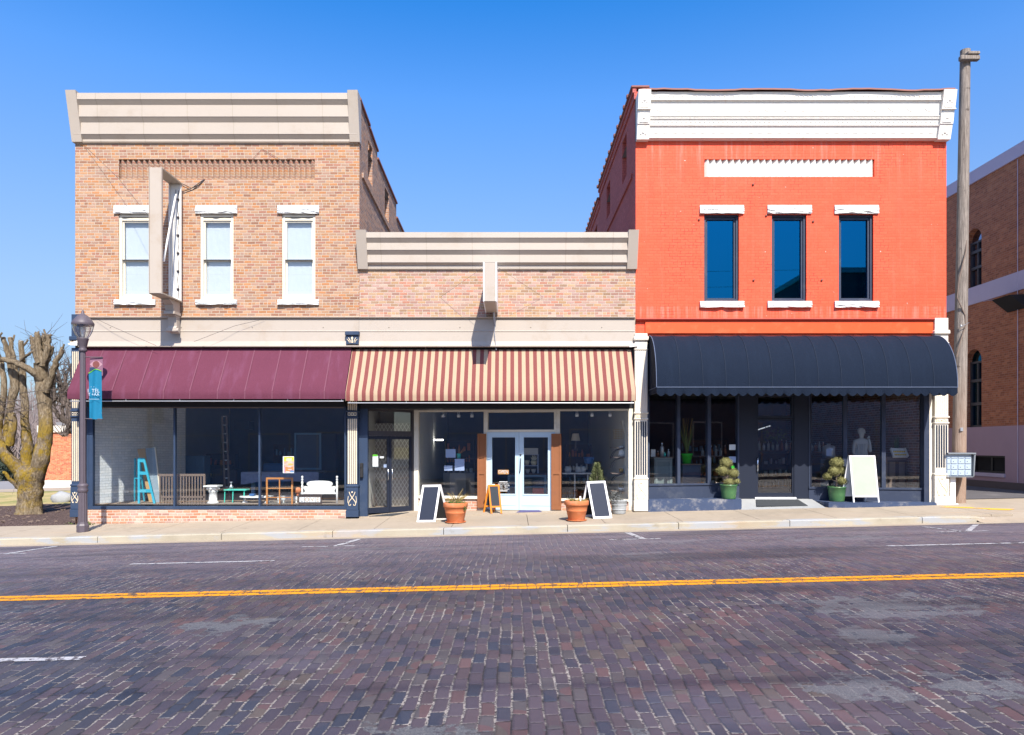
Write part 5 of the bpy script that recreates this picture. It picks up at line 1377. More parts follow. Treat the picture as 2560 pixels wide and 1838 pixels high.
c = G(1277, -1.6)
t = planter('planter', 'terracotta pot with withered plants left of the dark slate sandwich board', c, .30, .475, MT['terracotta'])
rg = random.Random(9); top = c + Vector((0,0,.47)); m = M()
for i in range(26):
    a = rg.uniform(0, 6.28); l = rg.uniform(.14, .32); m_ = top+Vector((rg.uniform(-.02,.14), rg.uniform(-.06,.06), 0)); blade(m, m_, m_+Vector((math.cos(a)*l*.9, math.sin(a)*l*.5, l*rg.uniform(.3,.75))), .013, .12)
m.build('withered_leaves', MT['leaf_dry'], t)
m = M(); m.leaves(top+Vector((-.14,-.02,.02)), .12, 120, .03, rg, (1.2,1,.6), .2); m.build('moss', MT['leaf_green'], t)
m = M(); m.box(top.x+.07, top.x+.11, top.y-.02, top.y-.015, top.z, top.z+.13); m.build('plant_tag', MT['paper'], t)

c = Vector((FX(1322,-.45), -.45, 0)); c.z = walk_z(c.x, c.y)+.003
t = planter('planter', 'grey zinc pot with a cone shaped conifer behind the dark slate sandwich board', c, .2, .42, MT['zinc'], 'potted tree', False, 'zinc')
rg = random.Random(12); m = M(); base = c + Vector((0,0,.44)); H = FZ(1026,-.45)-base.z
m.tube([base, base+Vector((0,0,H*.9))], [.03,.008], 6); m.build('stem', MT['bark_grey'], t)
m = M()
for i in range(1500):
    f = rg.random()**.75; r = (.265*(1-f)**.75+.015)*rg.uniform(.45,1.08); a = rg.uniform(0,6.28)
    p = base+Vector((r*math.cos(a), r*math.sin(a), .02+f*H*.97)); d = Vector((math.cos(a)*.7, math.sin(a)*.7, rg.uniform(.5,1.3))).normalized(); s = d.cross(Vector((rg.gauss(0,1),rg.gauss(0,1),rg.gauss(0,1)))).normalized(); k = rg.uniform(.035,.075)
    m.add([p-s*k*.18, p+d*k, p+s*k*.18, p-d*k*.3], [(0,1,2),(0,2,3)])
m.build('foliage', MT['conifer_leaf'], t)
c = Vector((FX(1371,-.38), -.38, 0)); c.z = walk_z(c.x, c.y)+.003
t = planter('planter', 'banded zinc bucket with a silvery shrub beside the white fluted pilaster', c, .215, .36, MT['zinc'], 'potted shrub', False, 'zinc')
m = M()
for zz in (.1, .22): m.lathe([(.175+zz*.12,zz),(.19+zz*.12,zz+.012),(.178+zz*.12,zz+.026)], c, 20)
m.build('hoop', MT['zinc'], t)
m = M(); rg = random.Random(2); m.leaves(c+Vector((-.10,-.05,.38)), .24, 700, .03, rg, (.9,.8,.95), .15)
for i in range(30):
    a = rg.uniform(0,6.28); m.tube([c+Vector((0,0,.3)), c+Vector((-.1+.22*math.cos(a), .15*math.sin(a), .3+rg.uniform(.05,.3)))], .003, 3, False)
m.build('foliage', MT['silver_leaf'], t)

def topiary(name, label, c, pr, ph, balls, stem):
    t = thing(name, label, 'topiary', c, 'potted topiaries at the right shop')
    m = M(); m.lathe(pot_prof(pr, ph, 'zinc'), c, 26); m.build('pot', MT['pot_green'], t)
    m = M(); m.lathe([(0,ph*.9),(pr*.9,ph*.9),(pr*.5,ph*.97),(0,ph*.98)], c, 14); m.build('soil', MT['soil'], t)
    m = M()
    for pts, r in stem: m.tube(pts, r, 7)
    m.build('stem', MT['bark_grey'], t)
    rg = random.Random(int(c.x*100))
    for (p, r) in balls:
        m = M(); m.ball(p, r*.80, 2, .10, (1,1,.86), rg); m.leaves(p, r, int(900*(r/.17)**2), .022, rg, (1,1,.86), .80)
        m.build('clipped_ball', MT['topiary_leaf'], t)
def q6(x, y): return ((1600+x/4.285)/1.12875, (960+y/4.285)/1.12875)
def q7(x, y): return ((1960+x/4.285)/1.12875, (960+y/4.285)/1.12875)
y = .08; c = Vector((FX(q6(950,0)[0], y), y, PL+.004))
bl = [(at(*q6(a, b), y+dy), r/4.285/1.12875*(DIST+y)/FQ) for a, b, r, dy in ((922,848,68,.03),(886,930,64,-.05),(1000,957,58,.02),(952,1052,54,-.03),(1034,1046,38,.05))]
base = c+Vector((0,0,.36))
topiary('topiary', 'potted topiary with clipped balls between the left window panes and the right shop door', c, .225, .385, bl,
        [([base, at(*q6(942,1085),y), at(*q6(930,1010),y), at(*q6(890,985),y), bl[1][0]], [.024,.022,.02,.016,.012]), ([at(*q6(930,1010),y), at(*q6(935,960),y), bl[0][0]], .014), ([at(*q6(932,1000),y), bl[2][0]], .014), ([at(*q6(942,1085),y), bl[4][0]], .012)])
y = .22; c = Vector((FX(q7(566,0)[0], y), y, PR+.004))
bl = [(at(*q7(a, b), y+dy), r/4.285/1.12875*(DIST+y)/FQ) for a, b, r, dy in ((565,848,70,.03),(537,935,60,-.05),(636,930,54,.03),(468,990,46,.0),(626,1040,60,-.03))]
base = c+Vector((0,0,.36))
topiary('topiary', 'potted topiary with clipped balls next to the pale green sandwich board', c, .235, .40, bl,
        [([base, at(*q7(563,1060),y), at(*q7(560,1000),y), at(*q7(555,950),y), bl[0][0]], [.026,.024,.02,.016,.012]), ([at(*q7(560,1045),y), at(*q7(520,1030),y), bl[3][0]], .013), ([at(*q7(560,1000),y), bl[2][0]], .014), ([at(*q7(562,1070),y), bl[4][0]], .014)])

o = M(); pts = [(FX(1144,.1),.1),(FX(1200,.1),.1),(FX(1194,.38),.38),(FX(1152,.45),.45)]
o.add([(x,y,slab_z(x,y)+.014) for x, y in pts]+[(x,y,slab_z(x,y)+.002) for x, y in pts], [(0,1,2,3),(0,1,5,4),(1,2,6,5),(2,3,7,6),(3,0,4,7)]); dm = tag(o.build('door_mat', MT['mat_purple']), 'small purple grey door mat in front of the pale blue doors', 'door mat')
o = M(); pts = [(FX(817,-.0),.0),(FX(868,.0),.0),(FX(905,.5),.55),(FX(858,.32),.36)]
o.add([(x,y,slab_z(x,y)+.014) for x, y in pts]+[(x,y,slab_z(x,y)+.002) for x, y in pts], [(0,1,2,3),(0,1,5,4),(1,2,6,5),(2,3,7,6),(3,0,4,7)]); tag(o.build('door_mat', MT['mat_dark']), 'dark door mat lying askew before the black glass doors', 'door mat')

# ---------------------------------------------------------------- street lamp with its banner
LY = -1.5; lx = FX(183.5, LY); lz = walk_z(lx, LY)
lamp = thing('street_lamp', 'brown fluted street lamp with an acorn globe on the pavement left of the shops', 'street lamp', (lx, LY, lz))
LZ = lambda v: FZ(v, LY); L0 = Vector((lx, LY, 0))
m = M(); m.lathe([(0,lz),(.14,lz),(.142,LZ(1164)),(.12,LZ(1160)),(.112,LZ(1156)),(0,LZ(1156))], L0, 8, False); m.build('base', MT['iron_brown'], lamp)
m = M(); n = 20
def fluted(m, za, zb, ra, rb, n=24):
    vv = []; 
    for z, r in ((za, ra), (zb, rb)):
        for k in range(n*2):
            a = math.pi*k/n; q = r*(1.0 if k % 2 else .90); vv.append(L0+Vector((q*math.cos(a), q*math.sin(a), z)))
    m.add(vv, [(k, (k+1) % (2*n), 2*n+(k+1) % (2*n), 2*n+k) for k in range(2*n)])
fluted(m, LZ(1156), LZ(1090), .108, .098, 12); m.lathe([(.098,LZ(1091)),(.118,LZ(1088)),(.118,LZ(1084)),(.1,LZ(1081)),(.122,LZ(1077)),(.118,LZ(1074)),(.078,LZ(1071)),(0,LZ(1071))], L0, 20)
fluted(m, LZ(1072), LZ(779), .076, .062, 10); m.build('pole', MT['iron_brown'], lamp)
m = M(); m.lathe([(.06,LZ(780)),(.10,LZ(778)),(.085,LZ(774)),(.075,LZ(770)),(.095,LZ(766)),(.13,LZ(752)),(.14,LZ(750)),(.09,LZ(749)),(0,LZ(749))], L0, 16); m.build('collar', MT['iron_brown'], lamp)
m = M(); m.lathe([(.095,LZ(750)),(.15,LZ(744)),(.20,LZ(735)),(.225,LZ(726)),(.232,LZ(719))], L0, 24); gl = m.build('globe', MT['lamp_glass'], lamp)
m = M(); m.lathe([(0,LZ(748)),(.035,LZ(748)),(.035,LZ(738)),(.055,LZ(734)),(.05,LZ(724)),(0,LZ(722))], L0, 10); m.build('bulb', MT['white'], lamp)
m = M()
for k in range(6):
    a = k*math.pi/3+.3; m.tube([L0+Vector((r*math.cos(a), r*math.sin(a), LZ(v))) for r, v in ((.1,750),(.155,744),(.205,735),(.23,726),(.237,719))], .007, 4)
m.build('cage', MT['iron_brown'], lamp)
m = M(); m.lathe([(.245,LZ(721)),(.252,LZ(718)),(.245,LZ(715)),(.20,LZ(709)),(.165,LZ(705)),(.14,LZ(702)),(.10,LZ(699)),(.06,LZ(697)),(.03,LZ(694)),(.035,LZ(691)),(.015,LZ(688)),(0,LZ(685))], L0, 24); m.build('hood', MT['iron_brown'], lamp)
BY = LY
bn = thing('banner', 'teal hanging banner with faded white lettering and a round emblem plate on the street lamp', 'banner', (FX(212, BY), BY, FZ(928, BY)))
BX = lambda u: FX(u, BY); BZ = lambda v: FZ(v, BY)
n = 10; m = M(); vv = []
for j in range(13):
    for i in range(n+1):
        f = i/n; g = j/12; u = 196.5+f*(26.5+ (2.5 if g > .9 else 0)*(g-.9)*10); top = 833-14*math.sin(math.pi*(.12+f*.62))**1.0
        v = top+(928-top)*g+2*f*g; vv.append((BX(u), BY+.03*math.sin(f*7+g*1.5)+.02*f, BZ(v)))
m.add(vv, [(j*(n+1)+i, j*(n+1)+i+1, (j+1)*(n+1)+i+1, (j+1)*(n+1)+i) for j in range(12) for i in range(n)], True); cl = m.build('cloth', MT['teal'], bn)
m = M(); m.tube([Vector(vv[i])+Vector((0,-.006,.004)) for i in range(n+1)], .009, 5); m.build('green_edge', MT['lime'], cl)
m = M(); text_mesh(m, 'I  TEL', .125, (BX(210), BY-.05, BZ(866.5)), depth=.001); text_mesh(m, "T +AA", .10, (BX(210), BY-.05, BZ(874.5)), depth=.001); text_mesh(m, "'  ' -", .09, (BX(210), BY-.05, BZ(860)), depth=.001); m.box(BX(199), BX(222), BY-.05, BY-.048, BZ(885), BZ(884.4)); m.build('lettering', plain('faded_white', (.42,.52,.60), .8), cl)
m = M(); m.box(BX(196.5), BX(225), BY+.05, BY+.056, BZ(832), BZ(792)); pl_ = m.build('emblem_plate', plain('plate_mauve', (.20,.095,.14), .6), bn)
m = M(); cx, cz = BX(210.5), BZ(807); m.prism([(cx+.085*math.cos(a), cz+.085*math.sin(a)) for a in [k*math.pi/10 for k in range(20)]], 'y', BY+.040, BY+.045); m.build('round_emblem', plain('emblem_brown', (.16,.05,.045), .6), pl_)
m = M(); m.prism([(cx-.16,cz), (cx-.06,cz+.085), (cx+.06,cz+.085), (cx+.16,cz), (cx+.05,cz-.09), (cx-.05,cz-.09)], 'y', BY+.046, BY+.049); m.build('emblem_leaf', plain('emblem_pink', (.35,.2,.24), .6), pl_)
m = M(); m.prism([(BX(196.5),BZ(834)),(BX(196.5),BZ(814)),(BX(205),BZ(813)),(BX(213),BZ(819)),(BX(213),BZ(834))], 'y', BY+.034, BY+.038); m.build('navy_panel', MT['navy'], bn)
m = M(); m.tube([(lx,BY,BZ(791)), (BX(226),BY+.03,BZ(791.5))], .012, 6); m.tube([(lx,BY,BZ(927.5)), (BX(226),BY+.02,BZ(929))], .012, 6); m.build('arm', MT['iron_brown'], bn)

# ---------------------------------------------------------------- utility pole and letterboxes
PY = .45
pole = thing('utility_pole', 'weathered wooden utility pole with no wires at the alley corner', 'utility pole', (FX(2123, PY), PY, gz(12)))
m = M(); rg = random.Random(6); pts = []; rs = []
for i in range(15):
    f = i/14; u = 2122.5+15.5*f; v = 1125+(112-1125)*f
    pts.append(at(u, v, PY)); rs.append(.178-.052*f)
m.tube(pts, rs, 14); m.build('shaft', MT['pole_wood'], pole)
m = M(); a = at(2117, 131, PY-.1); m.cbox(FX(2116.5,PY), FX(2159,PY), PY-.24, PY-.10, FZ(142.5,PY), FZ(132,PY), .02); m.cbox(FX(2131,PY), FX(2158,PY), PY-.26, PY-.08, FZ(131.5,PY), FZ(124,PY), .02); m.build('crossarm_stub', MT['pole_wood'], pole)
m = M(); pf = lambda f, s, d: at(2122.5+15.5*f+s, 1125+(112-1125)*f, PY-d)
m.tube([pf(.60,10,.1), pf(.56,8,.17), pf(.50,-6,.18), pf(.46,-10,.16), pf(.42,9,.16), pf(.40,10,.15), pf(.36,-2,.19), pf(.33,-9,.17)], .02, 6); m.build('cable', MT['weathered_wood'], pole)
m = M(); m.bar(pf(.395,-2,.19), pf(.405,18,.3), .012, .012); m.ball(pf(.398,0,.19), .035, 1); m.cbox(*[q for q in (FX(2128,PY-.2), FX(2134,PY-.2))], PY-.19, PY-.165, FZ(955), FZ(947), .005); m.build('hardware', MT['steel'], pole)
CY = -.14
mb = thing('cluster_mailbox', 'grey cluster mailbox on a white post beside the right white pilaster', 'mailbox', (FX(2116, CY), CY+.15, gz(12)))
Xc = lambda u: FX(u, CY); Zc = lambda v: FZ(v, CY)
m = M(); m.cbox(Xc(2096.5), Xc(2153), CY+.02, CY+.36, Zc(1055), Zc(1006), .01); m.build('cabinet', MT['mail_grey'], mb)
m = M(); m.prism([(Xc(2096.5),Zc(1006.2)), (Xc(2158),Zc(1006.2)), (Xc(2158.5),Zc(1003)), (Xc(2096.5),Zc(1003))], 'y', CY-.07, CY+.40); m.prism([(Xc(2153.3),Zc(1056)), (Xc(2155),Zc(1056)), (Xc(2158.4),Zc(1006.3)), (Xc(2155.4),Zc(1006.3))], 'y', CY-.05, CY+.36); m.box(Xc(2096.5), Xc(2155), CY-.03, CY+.36, Zc(1057.5), Zc(1055.3)); m.build('hood', MT['mail_dark'], mb)
cols = [2097.2, 2106.2, 2121.8, 2137.2, 2152]; rows = [1010.8, 1015.6, 1028, 1040.6, 1054]
for i in range(4):
    for j in range(4):
        m = M(); m.cbox(Xc(cols[i])+.008, Xc(cols[i+1])-.008, CY, CY+.019, Zc(rows[j+1])+.008, Zc(rows[j])-.008, .006); d = m.build('mailbox_door', MT['mail_grey'], mb)
        if j and i: k = M(); k.ball(((Xc(cols[i])+Xc(cols[i+1]))/2-.03, CY-.002, (Zc(rows[j])+Zc(rows[j+1]))/2-.01), .011, 1); k.build('lock', MT['ink'], d)
m = M(); m.cbox(Xc(2110), Xc(2122.5), CY+.1, CY+.26, gz(12)-.02, Zc(1057.6), .01); m.cbox(Xc(2106), Xc(2126), CY+.06, CY+.3, gz(12)-.03, gz(12)+.015, .005); m.build('post', MT['board_white'], mb)
# ---------------------------------------------------------------- things seen through the shop windows
def qb(m, u0, u1, v0, v1, y, th=.05): m.box(FX(u0,y), FX(u1,y), y, y+th, FZ(v1,y), FZ(v0,y)); return m
def T(m, name, mat, label, cat, group=None): return tag(m.build(name, MT[mat]), label, cat, group)
def z2(x, y): return ((200+x/4.285)/1.12875, (960+y/4.285)/1.12875)
def z3(x, y): return ((580+x/4.285)/1.12875, (960+y/4.285)/1.12875)
def z4(x, y): return ((1000+x/4.285)/1.12875, (960+y/4.285)/1.12875)
def z5(x, y): return ((1320+x/4.285)/1.12875, (960+y/4.285)/1.12875)
def z8(x, y): return ((680+x/9.045)/1.12875, (1120+y/9.045)/1.12875)
LF = .247
def fl(p, z=LF): p = Vector(p); p.z = z; return p
# left shop
t = thing('stepladder', 'turquoise painted wooden stepladder in the left shop window', 'stepladder', (FX(320,.75), .75, LF))
m = M(); y = .55
A, B, C_, D = at(*z2(632,795), y+.12), fl(at(*z2(632,1310), y)), at(*z2(684,800), y+.12), fl(at(*z2(800,1310), y))
m.bar(A, B, .055, .04); m.bar(C_, D, .055, .04); m.build('front_rails', MT['blue_paint'], t)
for f in (.04, .33, .72):
    m = M(); a = A.lerp(B, f); c = C_.lerp(D, f); m.bar(a, c, .09 if f > .1 else .12, .035); m.build('tread', MT['blue_paint'], t)
m = M(); m.bar(at(*z2(592,800), 1.0), fl(at(*z2(585,1310), 1.35)), .045, .03); m.bar(at(*z2(640,800), 1.0), fl(at(*z2(690,1310), 1.4)), .045, .03); m.bar(at(*z2(590,1010), 1.15), at(*z2(660,1010), 1.15), .04, .02); m.build('rear_legs', MT['blue_paint'], t)
def slab(pts, th):
    m = M(); q = [Vector(p) for p in pts]; b = [p+Vector((0,th,0)) for p in q]; m.add(q+b, [(0,1,2,3),(4,5,6,7),(0,1,5,4),(1,2,6,5),(2,3,7,6),(3,0,4,7)]); return m
y = .95
s = T(slab([at(*z2(700,692),y+.25), at(*z2(795,680),y+.25), fl(at(*z2(862,1310),y)), fl(at(*z2(775,1310),y))], .05), 'leaning_board', 'slab_grey', 'slate blue door panel leaning beside the turquoise stepladder', 'panel')
slab([at(*z2(795,679),y+.24), at(*z2(808,682),y+.24), fl(at(*z2(874,1310),y-.01)), fl(at(*z2(861,1310),y-.01))], .05).build('pale_edge', MT['cream'], s)
T(slab([at(*z2(612,700),1.25), at(*z2(697,690),1.25), fl(at(*z2(775,1310),1.1)), fl(at(*z2(740,1310),1.1))], .04), 'cardboard_sheet', 'cardboard', 'brown cardboard sheet leaning behind the turquoise stepladder', 'cardboard')
t = thing('crib_side', 'weathered slatted crib side leaning low behind the left window mullion', 'crib side', (FX(400,.5), .5, LF)); y = .5
m = M(); qb(m, *[z2(835,0)[0], z2(1338,0)[0]], z2(0,965)[1], z2(0,990)[1], y, .05); qb(m, z2(855,0)[0], z2(1335,0)[0], z2(0,1205)[1], z2(0,1221)[1], y, .04); qb(m, z2(1318,0)[0], z2(1338,0)[0], z2(0,990)[1], 1122, y, .05); qb(m, z2(848,0)[0], z2(862,0)[0], z2(0,990)[1], 1122, y, .05); m.build('frame', MT['weathered_wood'], t)
for i in range(14):
    x = 885+i*31; m = M(); qb(m, z2(x,0)[0], z2(x+13,0)[0], z2(0,990)[1], 1122, y+.01, .02); m.build('slat', MT['weathered_wood'], t)
t = thing('pedestal', 'white fluted pedestal column with an ornate capital in the left shop window', 'pedestal', (FX(472,.6), .6, LF)); c = Vector((FX(472,.6), .6, 0)); zt_ = FZ(1075,.6); 
m = M(); m.lathe([(0,LF),(.15,LF),(.15,LF+.04),(.11,LF+.06),(.105,zt_-.2),(.12,zt_-.19)], c, 18); m.build('shaft', MT['white'], t)
m = M(); m.lathe([(.11,zt_-.19),(.13,zt_-.15),(.125,zt_-.12),(.17,zt_-.05),(.16,zt_-.04)], c, 12); m.box(c.x-.19, c.x+.19, c.y-.19, c.y+.19, zt_-.04, zt_)
for k in range(8): m.ball(c+Vector((.155*math.cos(k*.785), .155*math.sin(k*.785), zt_-.09)), .035, 1)
m.build('capital', MT['white'], t)
t = thing('table', 'aqua green metal table with thin legs beside the white pedestal', 'table', (FX(520,.9), .9, LF)); y = .9
m = M(); qb(m, z2(1538,0)[0], z2(1778,0)[0], z2(0,1131)[1], z2(0,1143)[1], y, .3); m.build('tabletop', MT['aqua'], t)
for x in (1553, 1640, 1760): m = M(); m.bar(at(*z2(x,1143), y+.05), fl(at(*z2(x-4,1310), y+.05)), .025, .025); m.build('leg', MT['aqua'], t)
m = M(); m.lathe([(0,0),(.05,0),(.06,.06),(.02,.1),(.02,.16),(.055,.19),(0,.19)], Vector((FX(512,1.0),1.0,FZ(1082.5,1.0))), 10); T(m, 'candlestick', 'steel', 'small grey candlestick standing on the aqua table', 'candlestick')
t = thing('coffee_table', 'white oval coffee table on turned legs in the left shop window', 'table', (FX(564,.8), .8, LF)); 
m = M(); bm = bmesh.new(); bmesh.ops.create_cone(bm, cap_ends=True, segments=28, radius1=1, radius2=1, depth=.03); cx = FX(564,.8); zc = FZ(1101,.8)
for v in bm.verts: v.co = Vector((cx+v.co.x*.47, .95+v.co.y*.3, zc+v.co.z))
m.bm(bm); m.build('tabletop', MT['white'], t)
for u in (543, 592): m = M(); m.lathe([(0,LF),(.09,LF),(.07,LF+.03),(.03,LF+.06),(.045,LF+.12),(.03,zc-.05),(.05,zc-.015)], Vector((FX(u,.9),.9,0)), 10); m.build('leg', MT['white'], t)
T(qb(M(), 552, 562, 1094, 1098.5, .85, .15), 'book', 'bucket_blue', 'small blue book lying on the white oval table', 'book')
t = thing('old_window_sash', 'honey coloured wooden window sash with six panes leaning in the left shop window', 'window sash', (FX(618,.4), .4, LF)); y = .4
u0, u1, v0, v1 = 589, 648.5, 1058, 1124; m = M(); frame(m, FX(u0,y), FX(u1,y), FZ(v1,y), FZ(v0,y), y, y+.04, .045, .05, .05)
um = z3(508,0)[0]; qb(m, um-1.2, um+1.2, 1060, 1122, y+.005, .03)
for v in (z3(0,1119)[1], z3(0,1217)[1]): qb(m, 591, 647, v-.9, v+.9, y+.006, .028)
m.build('frame', MT['honey_wood'], t); M().quad((FX(591,y),y+.02,FZ(1122,y)), (FX(647,y),y+.02,FZ(1122,y)), (FX(647,y),y+.02,FZ(1060,y)), (FX(591,y),y+.02,FZ(1060,y))).build('pane', MT['glass'], t)
t = thing('side_table', 'small white side table behind the honey coloured sash', 'table', (FX(640,.9), .9, LF)); y = .85
m = M(); qb(m, z3(485,0)[0], z3(695,0)[0], z3(0,1208)[1], z3(0,1243)[1], y, .3); m.build('tabletop', MT['white'], t)
for x in (490, 545, 680): m = M(); qb(m, z3(x,0)[0], z3(x+14,0)[0], z3(0,1243)[1], 1124, y+.02, .04); m.build('leg', MT['white'], t)
m = M(); m.ball((FX(660,.95),.95,FZ(1087,.95)), .1, 2); m.lathe([(0,0),(.06,0),(.03,.05)], Vector((FX(660,.95),.95,FZ(1098,.95))), 10); T(m, 'ball_ornament', 'terracotta', 'brown ball ornament on the small white side table', 'ornament')
t = thing('headboard', 'white painted headboard with scrolled top and turned posts in the left shop window', 'headboard', (FX(708,.55), .55, LF)); y = .55
pts = [(650,1045),(650,1010),(735,1010),(742,960),(712,915),(712,880),(745,865),(800,875),(845,858),(815,862),(785,835),(785,800),(815,770),(880,752),(980,745),(1075,742),(1170,745),(1270,752),(1335,770),(1368,800),(1368,835),(1338,862),(1305,858),(1350,875),(1405,865),(1440,880),(1440,915),(1412,960),(1418,1010),(1490,1010),(1490,1045)]
m = M(); m.prism([(at(*z8(*p), y).x, at(*z8(*p), y).z) for p in pts], 'y', y, y+.03); m.build('panel', MT['white'], t)
for x in (684, 1470):
    p = at(*z8(x, 1000), y+.015); k = (DIST+y)/FQ/1.12875/9.045
    zz = lambda yy: at(*z8(x, yy), y).z
    m = M(); m.lathe([(0,LF),(.03,LF),(.03,zz(920)),(.024,zz(905)),(.032,zz(890)),(.03,zz(850)),(.018,zz(840)),(.035,zz(790)),(.02,zz(745)),(.018,zz(735)),(.034,zz(722)),(.036,zz(712)),(.014,zz(700)),(.016,zz(690)),(.032,zz(672)),(.033,zz(655)),(.02,zz(638)),(0,zz(632))], Vector((p.x,p.y,0)), 12); m.build('post', MT['white'], t)
t = thing('letter_box_frame', 'dark wooden box frame with four pale letter tiles below the white headboard', 'sign', (FX(687,.4), .4, LF)); y = .38
m = M(); qb(m, 662.5, 712, 1096, 1124, y, .03); frame(m, FX(661.5,y), FX(713,y), FZ(1124.3,y), FZ(1095,y), y-.02, y, .025); m.build('box_frame', MT['dark_wood'], t)
for i, ch in enumerate('LOVE'):
    a, b = z3(722+i*57,0)[0], z3(774+i*57,0)[0]; tl = qb(M(), a, b, z3(0,1215)[1], z3(0,1268)[1], y-.012, .01).build('letter_tile', MT['paper'], t)
    m = M(); text_mesh(m, ch, .16, (FX((a+b)/2,y), y-.0145, FZ(z3(0,1242)[1],y)), depth=.001); m.build('letter', plain('letter_ink', (.22,.2,.18), .8) if i == 0 else MT['cardboard'], tl)
t = on_ = thing('poster', 'yellow and orange event poster taped inside the left shop window', 'poster', (FX(639,.1), .1, FZ(1048,.1))); y = .1
qb(M(), 626.5, 651.2, 1011, 1048.3, y, .004).build('sheet', MT['paper'], t)
def pcol(n, c): return plain('print_'+n, c, .85, .15, 20)
def pb(n, c, x0, x1, y0, y1, d): qb(M(), (700+x0/27.125)/1.12875, (700+x1/27.125)/1.12875, (1130+y0/27.125)/1.12875, (1130+y1/27.125)/1.12875, y-d, .001).build('printed_'+n, pcol(n, c), t)
pb('yellow', (.85,.60,.02), 265, 930, 350, 640, .002); pb('tan', (.55,.33,.22), 265, 930, 640, 1000, .002); pb('orange', (.85,.24,.08), 265, 930, 1000, 1400, .002); pb('pink', (.65,.30,.45), 265, 345, 1040, 1400, .003); pb('gold', (.75,.45,.08), 560, 860, 790, 900, .003); pb('blue', (.10,.25,.45), 680, 930, 1250, 1400, .003)
m = M()
for x0, x1, yy in ((450,800,440),(400,800,490),(400,780,545),(450,850,600),(540,860,670),(440,870,745),(280,560,820),(330,860,955),(520,760,1015),(540,800,1180),(380,640,1320),(450,900,1370)): qb(m, (700+x0/27.125)/1.12875, (700+x1/27.125)/1.12875, (1130+yy/27.125)/1.12875, (1130+(yy+30)/27.125)/1.12875, y-.006, .001)
m.build('printed_lines', MT['paper'], t)
t = thing('draped_table', 'table under a patterned blue cloth in the middle of the left shop', 'table', (FX(580,2.6), 2.6, LF)); y = 2.3
m = M(); qb(m, 537, 704, 1046, 1049, y, 1.0)
n = 24; x0, x1 = FX(534,y), FX(706,y); zt_, zb_ = FZ(1046,y), FZ(1066,y); vv = []
for i in range(n+1):
    f = i/n; vv += [(x0+(x1-x0)*f, y-.01, zt_), (x0+(x1-x0)*f, y-.02+.02*math.sin(i*1.7), zb_-.10*abs(math.cos(f*3.14))**6)]
m.add(vv, [(2*i,2*i+1,2*i+3,2*i+2) for i in range(n)], True); m.build('cloth', MT['lace'], t)
for u in (560, 690): m = M(); qb(m, u-4, u+4, 1049, 1115, y+.2, .08); m.build('leg', MT['grey_blue'], t)
t = thing('tall_ladder', 'tall dark extension ladder leaning at the back of the left shop', 'ladder', (FX(563,4), 4, LF)); y = 4.0
m = M(); m.bar(at(*z2(1525,350), y), fl(at(*z2(1555,1000), y-.6)), .06, .04); m.bar(at(*z2(1572,350), y), fl(at(*z2(1600,1000), y-.6)), .06, .04); m.build('rails', MT['weathered_wood'], t)
for k in range(9): f = k/9; m = M(); m.bar(at(*z2(1525,350), y).lerp(fl(at(*z2(1555,1000), y-.6)), f), at(*z2(1572,350), y).lerp(fl(at(*z2(1600,1000), y-.6)), f), .035, .035); m.build('rung', MT['plaster'], t)
T(qb(M(), z2(1648,0)[0], z2(1810,0)[0], z2(0,395)[1], z2(0,490)[1], 6.5, .5), 'wall_air_conditioner', 'rubber_black', 'dark boxy air conditioner high on the back wall of the left shop', 'air conditioner')
for lab, u0, u1, v0, v1, yy, mt in (('dark cupboard deep in the left shop behind the crib side', 410, 452, 1010, 1075, 4.5, 'grey_blue'), ('brown crate stack behind the aqua table', 470, 525, 1040, 1112, 5.0, 'dark_wood'), ('tall dark dresser at the back right of the left shop', 690, 745, 960, 1110, 5.5, 'navy')):
    m = M(); a, b, c, d = FX(u0,yy), FX(u1,yy), LF, FZ(v0,yy); m.cbox(a, b, yy, yy+.5, c, d, .02); k = T(m, 'cupboard', mt, lab, 'cupboard')
    m = M(); frame(m, a+.04, (a+b)/2-.01, c+.06, d-.06, yy-.015, yy-.001, .03); frame(m, (a+b)/2+.01, b-.04, c+.06, d-.06, yy-.015, yy-.001, .03); m.build('door_frames', MT[mt], k)
t = thing('picture_frame', 'large dim framed print standing on the dresser side of the left shop', 'picture', (FX(700,3.8), 3.8, LF)); y = 3.8
m = M(); frame(m, FX(z3(668,0)[0],y), FX(z3(955,0)[0],y), FZ(z3(0,920)[1],y), FZ(z3(0,525)[1],y), y, y+.05, .06); m.build('frame', MT['grey_blue'], t); qb(M(), z3(680,0)[0], z3(945,0)[0], z3(0,540)[1], z3(0,905)[1], y+.02, .01).build('print', MT['navy'], t)

# middle shop: notices on the glass and goods behind
def on2(name, mat, label, cat, u0, u1, v0, v1, d=.06, group=None): return tag(on(SM, name, MT[mat], u0, u1, v0, v1, d), label, cat, group)
on2('taped_notice', 'paper_blue', 'white framed notice beside the teal brush pot in the cream shop window', 'paper notice', 986, 1008, 995, 1014)
on2('taped_notice', 'paper_blue', 'tall white notice below the teal brush pot in the cream shop window', 'paper notice', 1006, 1027.5, 1017, 1043)
on2('taped_notice', 'paper_blue', 'low wide paper at the lower left of the notices in the cream shop window', 'paper notice', 982.5, 1001, 1031.5, 1043)
pt = SM.xf(Vector((SM.s_(1010), .35, SM.z_(1010, 1016)))); t = thing('brush_pot', 'teal pot of brushes behind the cream shop window', 'pot', pt)
m = M(); m.lathe([(0,0),(.055,0),(.062,.14),(.055,.14),(.05,.02),(0,.02)], pt, 12); m.build('pot', MT['aqua'], t)
m = M(); rg = random.Random(1)
